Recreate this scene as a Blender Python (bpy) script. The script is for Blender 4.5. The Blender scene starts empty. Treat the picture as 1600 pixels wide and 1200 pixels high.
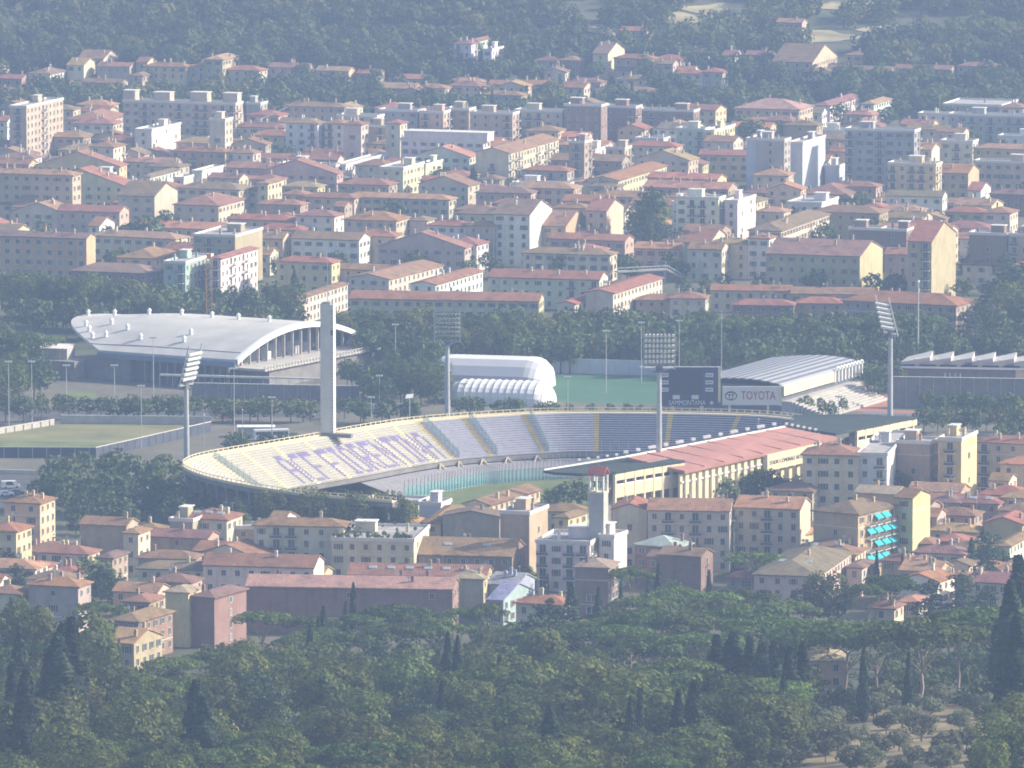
import bpy, math, random
import numpy as np
from mathutils import Vector, Matrix, noise

random.seed(7)
rng = np.random.default_rng(7)
S = bpy.context.scene
COL = S.collection
R = math.radians

# ------------------------------------------------------------------ camera
FPX, CAMZ = 12000.0, 285.0                    # focal length in photo pixels (1600 wide), camera height in metres
PITCH = math.atan(1480.0 / FPX)
cam = bpy.data.cameras.new('camera')
cam.sensor_width = 36.0
cam.lens = 36.0 * FPX / 1600.0
cam.clip_start, cam.clip_end = 5.0, 20000.0
camo = bpy.data.objects.new('camera', cam)
COL.objects.link(camo)
camo.location = (0, 0, CAMZ)
camo.rotation_euler = (math.pi / 2 - PITCH, 0, 0)
S.camera = camo

# ------------------------------------------------------------------ sky, sun, exposure
SUN_AZ, SUN_EL = R(9), R(30)                 # azimuth from +X (picture right) towards +Y (away)
sun_dir = Vector((math.cos(SUN_EL) * math.cos(SUN_AZ), math.cos(SUN_EL) * math.sin(SUN_AZ), math.sin(SUN_EL)))
W = bpy.data.worlds.new('World')
S.world = W
W.use_nodes = True
nt = W.node_tree
bg = nt.nodes['Background']
sky = nt.nodes.new('ShaderNodeTexSky')
sky.sky_type = 'NISHITA'
sky.sun_disc = False
sky.sun_elevation = SUN_EL
sky.sun_rotation = math.pi / 2 - SUN_AZ
sky.dust_density = 2.5
nt.links.new(sky.outputs[0], bg.inputs[0])
bg.inputs[1].default_value = 0.13
sl = bpy.data.lights.new('sun', 'SUN')
sl.energy = 5.0
sl.angle = R(0.5)
sl.color = (1.0, 0.90, 0.73)
so = bpy.data.objects.new('sun', sl)
COL.objects.link(so)
so.rotation_euler = sun_dir.to_track_quat('Z', 'Y').to_euler()
so.location = (600, 2000, 900)
S.view_settings.view_transform = 'Standard'
S.view_settings.look = 'None'
S.view_settings.exposure = 0.76
S.view_settings.gamma = 1.0
S.render.engine = 'CYCLES'
S.cycles.max_bounces = 4
S.cycles.diffuse_bounces = 2
S.cycles.glossy_bounces = 1
S.cycles.transmission_bounces = 3
S.cycles.transparent_max_bounces = 6
S.cycles.volume_bounces = 0
S.cycles.use_denoising = True
S.cycles.filter_width = 1.8
HAZE_DENSITY, HAZE_COLOR, HAZE_ANISO = 0.000126, (0.44, 0.62, 1.0), 0.0

# ------------------------------------------------------------------ projection helpers (photo pixel <-> place)
CP, SP = math.cos(PITCH), math.sin(PITCH)

def sstep(a, b, x):
    t = min(1.0, max(0.0, (x - a) / (b - a)))
    return t * t * (3 - 2 * t)

def H(x, y):
    """height of the ground"""
    z = 0.0
    if y < 1800:
        d = 1800 - y
        z += 0.085 * d * sstep(0, 60, d)
        z += 0.02 * d * sstep(0, 120, x) * sstep(40, 200, d)
    if y > 3230:
        d = y - 3230
        z += 0.13 * d * sstep(0, 80, d) if d < 1500 else 195 + 30 * (1 - math.exp(-(d - 1500) / 800))
        z += 5 * sstep(60, 260, d) * noise.noise((x * 0.006, y * 0.006, 3.1))
        z += 10 * sstep(0, 400, d) * sstep(-50, -250, x)
    return z

def ray(px, py):
    cx, cy = (px - 800) / FPX, (600 - py) / FPX
    # camera axes: right (1,0,0), up (0,SP,CP), forward (0,CP,-SP)
    return Vector((cx, CP + cy * SP, -SP + cy * CP))

def at(px, py, z=0.0):
    d = ray(px, py)
    t = (z - CAMZ) / d.z
    return Vector((d.x * t, d.y * t, z))

def atH(px, py, h=0.0):
    """place whose point h metres above the ground shows at this pixel"""
    z = h
    for _ in range(22):
        p = at(px, py, z)
        z = 0.5 * z + 0.5 * (H(p.x, p.y) + h)
    return at(px, py, z)

def depth_of(x, y, z):
    return y * CP + (CAMZ - z) * SP

def proj(x, y, z):
    d = depth_of(x, y, z)
    up = y * SP + (z - CAMZ) * CP
    return 800 + FPX * x / d, 600 - FPX * up / d

# ------------------------------------------------------------------ materials
def new_mat(name):
    m = bpy.data.materials.new(name)
    m.use_nodes = True
    t = m.node_tree
    return m, t, t.nodes['Principled BSDF']

def N(t, kind, **kw):
    n = t.nodes.new(kind)
    for k, v in kw.items():
        setattr(n, k, v)
    return n

def mixc(t, a, b, fac, mode='MIX'):
    n = t.nodes.new('ShaderNodeMix')
    n.data_type = 'RGBA'
    n.blend_type = mode
    for s, v in ((0, fac), (6, a), (7, b)):
        if hasattr(v, 'is_linked') or hasattr(v, 'links'):
            t.links.new(v, n.inputs[s])
        elif s == 0:
            n.inputs[s].default_value = v
        else:
            n.inputs[s].default_value = (*v, 1) if len(v) == 3 else v
    return n.outputs[2]

def noise_node(t, scale, detail=4.0, coord='Object', rough=0.6):
    tc = N(t, 'ShaderNodeTexCoord')
    n = N(t, 'ShaderNodeTexNoise')
    n.inputs['Scale'].default_value = scale
    n.inputs['Detail'].default_value = detail
    n.inputs['Roughness'].default_value = rough
    t.links.new(tc.outputs[coord], n.inputs['Vector'])
    return n.outputs['Fac']

def ramp(t, fac, stops):
    n = N(t, 'ShaderNodeValToRGB')
    e = n.color_ramp.elements
    while len(e) < len(stops):
        e.new(0.5)
    for el, (p, c) in zip(e, stops):
        el.position = p
        el.color = (*c, 1) if len(c) == 3 else c
    t.links.new(fac, n.inputs[0])
    return n.outputs[0]

def mat_simple(name, c, rough=0.8, var=0.18, scale=0.35, metal=0.0, spec=0.3):
    m, t, b = new_mat(name)
    f = noise_node(t, scale)
    lo = tuple(x * (1 - var) for x in c)
    hi = tuple(min(1, x * (1 + var)) for x in c)
    t.links.new(ramp(t, f, [(0.3, lo), (0.7, hi)]), b.inputs['Base Color'])
    b.inputs['Roughness'].default_value = rough
    b.inputs['Metallic'].default_value = metal
    b.inputs['Specular IOR Level'].default_value = spec
    return m

def mat_plaster():
    m, t, b = new_mat('plaster')
    oi = N(t, 'ShaderNodeObjectInfo')
    f = noise_node(t, 0.22, 5)
    f2 = noise_node(t, 1.7, 3)
    c = mixc(t, oi.outputs['Color'], ramp(t, f, [(0.3, (0.72, 0.70, 0.68)), (0.65, (1, 1, 1))]), 0.8, 'MULTIPLY')
    c = mixc(t, c, ramp(t, f2, [(0.35, (0.86, 0.85, 0.83)), (0.6, (1, 1, 1))]), 0.7, 'MULTIPLY')
    tc = N(t, 'ShaderNodeTexCoord'); mp = N(t, 'ShaderNodeMapping'); mp.inputs['Scale'].default_value = (0.45, 0.45, 0.07)
    t.links.new(tc.outputs['Object'], mp.inputs[0])
    n3 = N(t, 'ShaderNodeTexNoise'); n3.inputs['Scale'].default_value = 1.0; n3.inputs['Detail'].default_value = 5; t.links.new(mp.outputs[0], n3.inputs['Vector'])
    c = mixc(t, c, ramp(t, n3.outputs['Fac'], [(0.30, (0.72, 0.70, 0.67)), (0.5, (1, 1, 1))]), 0.6, 'MULTIPLY')
    t.links.new(c, b.inputs['Base Color'])
    b.inputs['Roughness'].default_value = 0.9
    b.inputs['Specular IOR Level'].default_value = 0.15
    return m

def mat_tiles(ribs=True):
    m, t, b = new_mat('clay_roof_tiles' if ribs else 'clay_roof_tiles_far')
    oi = N(t, 'ShaderNodeObjectInfo')
    tc = N(t, 'ShaderNodeTexCoord')
    sep = N(t, 'ShaderNodeSeparateXYZ'); t.links.new(tc.outputs['Normal'], sep.inputs[0])
    ax = N(t, 'ShaderNodeMath', operation='ABSOLUTE'); t.links.new(sep.outputs[0], ax.inputs[0])
    ay = N(t, 'ShaderNodeMath', operation='ABSOLUTE'); t.links.new(sep.outputs[1], ay.inputs[0])
    gt = N(t, 'ShaderNodeMath', operation='GREATER_THAN'); t.links.new(ax.outputs[0], gt.inputs[0]); t.links.new(ay.outputs[0], gt.inputs[1])
    sp = N(t, 'ShaderNodeSeparateXYZ'); t.links.new(tc.outputs['Object'], sp.inputs[0])
    mx = N(t, 'ShaderNodeMix'); t.links.new(gt.outputs[0], mx.inputs[0]); t.links.new(sp.outputs[0], mx.inputs[2]); t.links.new(sp.outputs[1], mx.inputs[3])
    mu = N(t, 'ShaderNodeMath', operation='MULTIPLY'); mu.inputs[1].default_value = 2 * math.pi / 0.42; t.links.new(mx.outputs[0], mu.inputs[0])
    sn = N(t, 'ShaderNodeMath', operation='SINE'); t.links.new(mu.outputs[0], sn.inputs[0])
    f = noise_node(t, 0.3, 6, rough=0.7)
    f2 = noise_node(t, 2.2, 3)
    c = mixc(t, oi.outputs['Color'], ramp(t, f, [(0.28, (0.45, 0.47, 0.50)), (0.5, (0.95, 0.95, 0.95)), (0.72, (1.3, 1.18, 1.02))]), 1.0, 'MULTIPLY')
    c = mixc(t, c, ramp(t, f2, [(0.3, (0.62, 0.61, 0.6)), (0.65, (1.15, 1.12, 1.08))]), 1.0, 'MULTIPLY')
    rr = N(t, 'ShaderNodeMapRange'); rr.inputs[1].default_value = -1; rr.inputs[3].default_value = 0.72; rr.inputs[4].default_value = 1.1
    t.links.new(sn.outputs[0], rr.inputs[0])
    c = mixc(t, c, rr.outputs[0], 0.45 if ribs else 0.0, 'MULTIPLY')
    t.links.new(c, b.inputs['Base Color'])
    bp = N(t, 'ShaderNodeBump'); bp.inputs['Strength'].default_value = 0.25; bp.inputs['Distance'].default_value = 0.06
    t.links.new(sn.outputs[0], bp.inputs['Height'])
    if ribs:
        t.links.new(bp.outputs[0], b.inputs['Normal'])
    b.inputs['Roughness'].default_value = 0.9
    b.inputs['Specular IOR Level'].default_value = 0.15
    return m

def mat_leaf(name, dark, mid, light, trans=0.3):
    light = (light[0] * 1.15, light[1] * 1.08, light[2] * 0.9)
    m, t, b = new_mat(name)
    oi = N(t, 'ShaderNodeObjectInfo')
    f = noise_node(t, 5.0, 4)
    ge = N(t, 'ShaderNodeNewGeometry')
    base = ramp(t, f, [(0.3, dark), (0.52, mid), (0.75, light)])
    hsv = N(t, 'ShaderNodeHueSaturation')
    mr = N(t, 'ShaderNodeMapRange'); mr.inputs[3].default_value = 0.475; mr.inputs[4].default_value = 0.515
    t.links.new(oi.outputs['Random'], mr.inputs[0]); t.links.new(mr.outputs[0], hsv.inputs['Hue'])
    mr2 = N(t, 'ShaderNodeMapRange'); mr2.inputs[3].default_value = 0.65; mr2.inputs[4].default_value = 1.4
    ml = N(t, 'ShaderNodeMath', operation='FRACT'); mm = N(t, 'ShaderNodeMath', operation='MULTIPLY'); mm.inputs[1].default_value = 7.31
    t.links.new(oi.outputs['Random'], mm.inputs[0]); t.links.new(mm.outputs[0], ml.inputs[0]); t.links.new(ml.outputs[0], mr2.inputs[0]); t.links.new(mr2.outputs[0], hsv.inputs['Value'])
    t.links.new(base, hsv.inputs['Color'])
    lf = ramp(t, ge.outputs['Random Per Island'], [(0.0, (0.74, 0.76, 0.74)), (1.0, (1.22, 1.18, 1.12))])
    c = mixc(t, hsv.outputs[0], lf, 1.0, 'MULTIPLY')
    t.links.new(c, b.inputs['Base Color'])
    b.inputs['Roughness'].default_value = 0.75
    b.inputs['Specular IOR Level'].default_value = 0.2
    tr = N(t, 'ShaderNodeBsdfTranslucent'); t.links.new(mixc(t, c, (1.5, 1.5, 0.7), 1.0, 'MULTIPLY'), tr.inputs[0])
    ms = N(t, 'ShaderNodeMixShader'); ms.inputs[0].default_value = trans
    t.links.new(b.outputs[0], ms.inputs[1]); t.links.new(tr.outputs[0], ms.inputs[2])
    t.links.new(ms.outputs[0], t.nodes['Material Output'].inputs[0])
    return m

def mat_clear(name, c, alpha, rough=0.2):
    m, t, b = new_mat(name)
    b.inputs['Base Color'].default_value = (*c, 1)
    b.inputs['Roughness'].default_value = rough
    b.inputs['Alpha'].default_value = alpha
    return m

M = {}
M['plaster'] = mat_plaster()
M['tiles'] = mat_tiles(True)
M['tiles_far'] = mat_tiles(False)
M['flat_roof'] = mat_simple('flat_roof_felt', (0.36, 0.34, 0.33), 0.9, 0.25)
M['cornice'] = mat_simple('pale_cornice', (0.62, 0.59, 0.54), 0.85, 0.1)
M['glass'] = mat_simple('window_glass', (0.055, 0.06, 0.075), 0.15, 0.3, spec=0.5)
M['frame'] = mat_simple('window_frame', (0.5, 0.48, 0.44), 0.7, 0.1)
M['sh_green'] = mat_simple('green_shutter', (0.06, 0.11, 0.09), 0.7, 0.2, 2)
M['sh_brown'] = mat_simple('brown_shutter', (0.16, 0.085, 0.06), 0.7, 0.2, 2)
M['sh_grey'] = mat_simple('grey_shutter', (0.25, 0.25, 0.25), 0.7, 0.2, 2)
M['rail'] = mat_simple('iron_rail', (0.10, 0.10, 0.11), 0.6, 0.1)
M['awning'] = mat_simple('turquoise_awning', (0.03, 0.42, 0.46), 0.8, 0.1)
M['metal'] = mat_simple('galvanised_steel', (0.42, 0.43, 0.45), 0.5, 0.12, metal=0.3)
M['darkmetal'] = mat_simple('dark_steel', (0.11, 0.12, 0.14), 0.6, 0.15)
M['white'] = mat_simple('white_paint', (0.8, 0.8, 0.78), 0.6, 0.06)
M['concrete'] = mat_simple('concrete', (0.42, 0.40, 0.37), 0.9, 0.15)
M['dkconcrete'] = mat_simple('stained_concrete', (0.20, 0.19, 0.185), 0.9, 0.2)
M['cream'] = mat_simple('cream_concrete', (0.66, 0.57, 0.38), 0.85, 0.1)
M['solar'] = mat_simple('solar_glass', (0.30, 0.36, 0.38), 0.25, 0.1, spec=0.6)
M['net'] = mat_simple('scaffold_net', (0.50, 0.52, 0.58), 0.8, 0.08)
M['bark'] = mat_simple('bark', (0.17, 0.125, 0.095), 0.95, 0.25, 3)
M['palebark'] = mat_simple('pale_bark', (0.30, 0.23, 0.18), 0.95, 0.25, 3)
M['broad'] = mat_leaf('broadleaf_leaves', (0.034, 0.056, 0.018), (0.078, 0.108, 0.030), (0.145, 0.165, 0.046))
M['autumn'] = mat_leaf('turning_leaves', (0.05, 0.072, 0.024), (0.098, 0.118, 0.035), (0.165, 0.168, 0.05))
M['pine'] = mat_leaf('pine_needles', (0.034, 0.066, 0.018), (0.074, 0.122, 0.030), (0.125, 0.172, 0.044), 0.25)
M['cypress'] = mat_leaf('cypress_leaves', (0.013, 0.025, 0.015), (0.022, 0.043, 0.022), (0.044, 0.069, 0.031), 0.125)
M['cedar'] = mat_leaf('cedar_needles', (0.022, 0.045, 0.03), (0.043, 0.073, 0.045), (0.073, 0.106, 0.062), 0.12)
M['olive'] = mat_leaf('olive_leaves', (0.075, 0.094, 0.062), (0.144, 0.163, 0.112), (0.237, 0.25, 0.181), 0.25)

WALLC = {'cream': (0.69, 0.61, 0.47), 'ochre': (0.55, 0.435, 0.265), 'yellow': (0.68, 0.58, 0.36), 'white': (0.80, 0.77, 0.70),
         'tan': (0.46, 0.37, 0.27), 'pink': (0.53, 0.425, 0.36), 'grey': (0.42, 0.40, 0.39), 'brick': (0.30, 0.21, 0.178),
         'beige': (0.61, 0.52, 0.40), 'orange': (0.56, 0.40, 0.25), 'blue': (0.40, 0.46, 0.54), 'green': (0.42, 0.50, 0.42), 'net': (0.50, 0.52, 0.58)}
ROOFC = {'red': (0.31, 0.175, 0.12), 'brown': (0.25, 0.17, 0.13), 'orange': (0.41, 0.245, 0.155), 'pale': (0.41, 0.30, 0.225),
         'grey': (0.30, 0.28, 0.27), 'green': (0.42, 0.55, 0.47), 'blue': (0.33, 0.40, 0.48)}

# ------------------------------------------------------------------ mesh helpers
class MB:
    def __init__(self):
        self.v, self.f, self.m = [], [], []
    def face(self, pts, m=0):
        n = len(self.v)
        self.v.extend([tuple(p) for p in pts])
        self.f.append(tuple(range(n, n + len(pts))))
        self.m.append(m)
    def box(self, x0, x1, y0, y1, z0, z1, m=0, skip=''):
        n = len(self.v)
        self.v.extend([(x0, y0, z0), (x1, y0, z0), (x1, y1, z0), (x0, y1, z0), (x0, y0, z1), (x1, y0, z1), (x1, y1, z1), (x0, y1, z1)])
        for k, q in (('b', (3, 2, 1, 0)), ('t', (4, 5, 6, 7)), ('f', (0, 1, 5, 4)), ('r', (1, 2, 6, 5)), ('k', (2, 3, 7, 6)), ('l', (3, 0, 4, 7))):
            if k not in skip:
                self.f.append(tuple(n + i for i in q)); self.m.append(m)
    def prism(self, poly, z0, z1, m=0):
        """vertical prism over a ground outline; z1 may be a list, one height per corner"""
        k = len(poly)
        zt = z1 if isinstance(z1, (list, tuple)) else [z1] * k
        zb = z0 if isinstance(z0, (list, tuple)) else [z0] * k
        n = len(self.v)
        self.v.extend([(p[0], p[1], b) for p, b in zip(poly, zb)] + [(p[0], p[1], z) for p, z in zip(poly, zt)])
        self.f.append(tuple(n + i for i in range(k))[::-1]); self.m.append(m)
        self.f.append(tuple(n + k + i for i in range(k))); self.m.append(m)
        for i in range(k):
            j = (i + 1) % k
            self.f.append((n + i, n + j, n + k + j, n + k + i)); self.m.append(m)
    def bar(self, a, b, r, m=0, sides=6, r2=None):
        a, b = Vector(a), Vector(b)
        d = (b - a)
        if d.length < 1e-6:
            return
        d.normalize()
        u = d.orthogonal().normalized(); w = d.cross(u)
        r2 = r if r2 is None else r2
        n = len(self.v)
        for c, rr in ((a, r), (b, r2)):
            for i in range(sides):
                t = 2 * math.pi * i / sides
                self.v.append(tuple(c + (u * math.cos(t) + w * math.sin(t)) * rr))
        for i in range(sides):
            j = (i + 1) % sides
            self.f.append((n + i, n + j, n + sides + j, n + sides + i)); self.m.append(m)
        self.f.append(tuple(n + i for i in range(sides))[::-1]); self.m.append(m)
        self.f.append(tuple(n + sides + i for i in range(sides))); self.m.append(m)
    def ball(self, c, r, m=0, seg=8, rings=5, rz=None):
        n = len(self.v); rz = rz or r
        for i in range(rings + 1):
            a = math.pi * i / rings - math.pi / 2
            for j in range(seg):
                t = 2 * math.pi * j / seg
                self.v.append((c[0] + r * math.cos(a) * math.cos(t), c[1] + r * math.cos(a) * math.sin(t), c[2] + rz * math.sin(a)))
        for i in range(rings):
            for j in range(seg):
                k = (j + 1) % seg
                self.f.append((n + i * seg + j, n + i * seg + k, n + (i + 1) * seg + k, n + (i + 1) * seg + j)); self.m.append(m)
    def mesh(self, name, mats):
        me = bpy.data.meshes.new(name)
        me.from_pydata(self.v, [], self.f)
        for k in mats:
            me.materials.append(M[k] if isinstance(k, str) else k)
        if len(mats) > 1:
            me.polygons.foreach_set('material_index', self.m)
        me.update()
        return me
    def build(self, name, mats, parent=None, color=None, loc=None):
        if isinstance(mats, str):
            mats = [mats]
        return link(name, self.mesh(name, mats), parent, color, loc)

def link(name, me, parent=None, color=None, loc=None, rot=None, scale=None):
    o = bpy.data.objects.new(name, me)
    COL.objects.link(o)
    if parent is not None:
        o.parent = parent
    if color:
        o.color = (*color, 1)
    if loc is not None:
        o.location = loc
    if rot is not None:
        o.rotation_euler = (0, 0, rot)
    if scale is not None:
        o.scale = scale
    return o

def empty(name, loc, rz=0.0):
    o = bpy.data.objects.new(name, None)
    COL.objects.link(o)
    o.location = loc
    o.rotation_euler = (0, 0, rz)
    o.empty_display_size = 1
    return o

def tag(o, label, cat=None, group=None, kind=None):
    o['label'] = label
    if cat: o['category'] = cat
    if group: o['group'] = group
    if kind: o['kind'] = kind
    return o

def structure(o, label=None):
    o['kind'] = 'structure'
    if label: o['label'] = label
    return o

def text_mesh(name, body, size, mat, parent, matrix, extrude=0.05, width=None):
    cu = bpy.data.curves.new(name, 'FONT')
    cu.body = body
    cu.size = size
    cu.extrude = extrude
    cu.align_x, cu.align_y = 'CENTER', 'CENTER'
    cu.resolution_u = 3
    cu.materials.append(M[mat])
    o = bpy.data.objects.new(name, cu)
    COL.objects.link(o)
    o.parent = parent
    bpy.context.view_layer.update()
    w = o.dimensions.x
    me = bpy.data.meshes.new_from_object(o.evaluated_get(bpy.context.evaluated_depsgraph_get()))
    bpy.data.objects.remove(o)
    if width and w > 0:
        matrix = matrix @ Matrix.Diagonal((width / w, 1, 1, 1))
    o = link(name, me, parent)
    o.matrix_local = matrix
    return o

# ------------------------------------------------------------------ the ground
def build_ground():
    xs = np.concatenate([np.linspace(-1500, -330, 14)[:-1], np.linspace(-330, 330, 56), np.linspace(330, 1500, 14)[1:]])
    ys = np.concatenate([np.linspace(-200, 1300, 20)[:-1], np.linspace(1300, 1900, 41)[:-1], np.linspace(1900, 3200, 27)[:-1], np.linspace(3200, 3800, 50)[:-1], np.linspace(3800, 6200, 40)])
    v = []
    for y in ys:
        for x in xs:
            v.append((x, y, H(x, y)))
    nx = len(xs)
    f = [(j * nx + i, j * nx + i + 1, (j + 1) * nx + i + 1, (j + 1) * nx + i) for j in range(len(ys) - 1) for i in range(nx - 1)]
    m, t, b = new_mat('ground_earth_and_grass')
    n1 = noise_node(t, 0.012, 6, rough=0.65)
    n2 = noise_node(t, 0.15, 5)
    c = ramp(t, n1, [(0.32, (0.045, 0.062, 0.026)), (0.48, (0.075, 0.088, 0.042)), (0.60, (0.13, 0.12, 0.08)), (0.72, (0.10, 0.10, 0.08))])
    c = mixc(t, c, ramp(t, n2, [(0.3, (0.6, 0.62, 0.58)), (0.7, (1.15, 1.1, 1.05))]), 0.9, 'MULTIPLY')
    tc = N(t, 'ShaderNodeTexCoord'); sp = N(t, 'ShaderNodeSeparateXYZ'); t.links.new(tc.outputs['Object'], sp.inputs[0])
    fl = N(t, 'ShaderNodeMapRange'); fl.inputs[1].default_value = 1775; fl.inputs[2].default_value = 1805; t.links.new(sp.outputs[1], fl.inputs[0])
    litter = ramp(t, n2, [(0.3, (0.030, 0.038, 0.016)), (0.7, (0.062, 0.068, 0.028))])      # forest floor of the near slope
    c = mixc(t, litter, c, fl.outputs[0])
    t.links.new(c, b.inputs['Base Color'])
    b.inputs['Roughness'].default_value = 0.95
    me = bpy.data.meshes.new('ground')
    me.from_pydata(v, [], f)
    me.materials.append(m)
    for p in me.polygons: p.use_smooth = True
    o = link('ground', me)
    structure(o, 'wide plain rising to a wooded hill far off and a slope near by')
build_ground()

def sheet(name, pts, z, mat, label=None, kind='structure'):
    b = MB()
    b.face([(p.x, p.y, z) for p in pts])
    o = b.build(name, mat)
    o['kind'] = kind
    if label: o['label'] = label
    return o

# ------------------------------------------------------------------ haze: one closed box of even air
hb = MB(); hb.box(-1650, 1650, -300, 6300, -3, 306)
hm = bpy.data.materials.new('hazy_air'); hm.use_nodes = True
ht = hm.node_tree
for n in list(ht.nodes):
    if n.type != 'OUTPUT_MATERIAL': ht.nodes.remove(n)
pv = ht.nodes.new('ShaderNodeVolumePrincipled')
pv.inputs['Color'].default_value = (*HAZE_COLOR, 1)
pv.inputs['Density'].default_value = HAZE_DENSITY
pv.inputs['Anisotropy'].default_value = HAZE_ANISO
ht.links.new(pv.outputs[0], ht.nodes['Material Output'].inputs['Volume'])
hz = hb.build('haze', [hm])
tag(hz, 'pale blue haze filling the whole valley', None, None, 'stuff')
# ------------------------------------------------------------------ windows, balconies, chimneys (shared meshes)
def win_mesh(kind, sh):
    b = MB()
    w, h = 0.5, 0.78
    if kind == 'shut':
        b.box(-w, -0.02, -0.09, -0.01, -h, h, 1); b.box(0.02, w, -0.09, -0.01, -h, h, 1)
    else:
        b.face([(-w, -0.02, -h), (w, -0.02, -h), (w, -0.02, h), (-w, -0.02, h)], 0)
        b.box(-0.03, 0.03, -0.06, -0.02, -h, h, 2)
    b.box(-w - 0.1, -w, -0.12, 0, -h, h, 2); b.box(w, w + 0.1, -0.12, 0, -h, h, 2)
    b.box(-w - 0.1, w + 0.1, -0.12, 0, h, h + 0.1, 2)
    b.box(-w - 0.15, w + 0.15, -0.2, 0, -h - 0.1, -h, 2)
    if kind == 'open':
        b.box(-w - 0.58, -w - 0.11, -0.08, -0.01, -h, h, 1); b.box(w + 0.11, w + 0.58, -0.08, -0.01, -h, h, 1)
    return b.mesh('window_' + kind, ['glass', sh, 'frame'])
WIN = {(k, s): win_mesh(k, s) for k in ('plain', 'open', 'shut') for s in ('sh_green', 'sh_brown', 'sh_grey')}

def make_balcony():
    b = MB()
    b.box(-1.5, 1.5, -1.15, 0, -0.16, 0, 0)
    for x in np.linspace(-1.47, 1.47, 9):
        b.box(x - 0.02, x + 0.02, -1.13, -1.09, 0, 0.95, 1)
    b.box(-1.5, 1.5, -1.15, -1.08, 0.95, 1.02, 1)
    for s in (-1, 1):
        b.box(s * 1.48 - 0.02, s * 1.48 + 0.02, -1.08, 0, 0.95, 1.02, 1)
        b.box(s * 1.48 - 0.02, s * 1.48 + 0.02, -1.08, 0, 0.3, 0.36, 1)
    b.box(-1.5, 1.5, -1.13, -1.1, 0.05, 0.62, 1)
    return b.mesh('balcony', ['cornice', 'rail'])
BALC = make_balcony()

def make_chimney():
    b = MB()
    b.box(-0.35, 0.35, -0.3, 0.3, -1.2, 0.9, 0)
    b.box(-0.45, 0.45, -0.4, 0.4, 0.9, 1.02, 0)
    b.box(-0.3, 0.3, -0.25, 0.25, 1.02, 1.3, 1)
    return b.mesh('chimney', ['plaster', 'tiles'])
CHIM = make_chimney()
def make_aerial():
    b = MB()
    b.bar((0, 0, -0.5), (0, 0, 2.6), 0.04, 0, 4)
    b.bar((-0.7, 0, 2.4), (0.7, 0, 2.4), 0.03, 0, 4)
    for x in (-0.6, -0.2, 0.2, 0.6):
        b.bar((x, -0.35, 2.4), (x, 0.35, 2.4), 0.02, 0, 4)
    return b.mesh('aerial', ['metal'])
AER = make_aerial()
def make_dish():
    b = MB()
    n = 10
    for k in range(n):
        a, c = 2 * math.pi * k / n, 2 * math.pi * (k + 1) / n
        b.face([(0, 0, 0.9), (0.45 * math.cos(a), -0.18, 0.9 + 0.45 * math.sin(a)), (0.45 * math.cos(c), -0.18, 0.9 + 0.45 * math.sin(c))])
    b.bar((0, 0.05, -0.3), (0, 0.05, 0.9), 0.04, 1, 4); b.bar((0, 0, 0.6), (0, -0.5, 0.85), 0.025, 1, 4)
    return b.mesh('satellite_dish', ['white', 'metal'])
DISH = make_dish()
def make_skylight():
    b = MB()
    b.box(-0.6, 0.6, -0.5, 0.5, -0.1, 0.12, 1); b.box(-0.5, 0.5, -0.4, 0.4, 0.12, 0.15, 0)
    return b.mesh('skylight', ['solar', 'metal'])
SKYL = make_skylight()
def make_awning():
    b = MB()
    b.face([(-1.6, -0.05, 1.1), (1.6, -0.05, 1.1), (1.6, -1.25, 0.1), (-1.6, -1.25, 0.1)][::-1], 0)
    b.face([(-1.6, -1.25, 0.1), (1.6, -1.25, 0.1), (1.6, -1.25, -0.15), (-1.6, -1.25, -0.15)][::-1], 0)
    b.box(-1.62, 1.62, -0.12, 0, 1.08, 1.22, 1)
    return b.mesh('awning', ['awning', 'metal'])
AWN = make_awning()

BUILT = []
FOOT = []          # footprints (x, y, radius)

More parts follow.
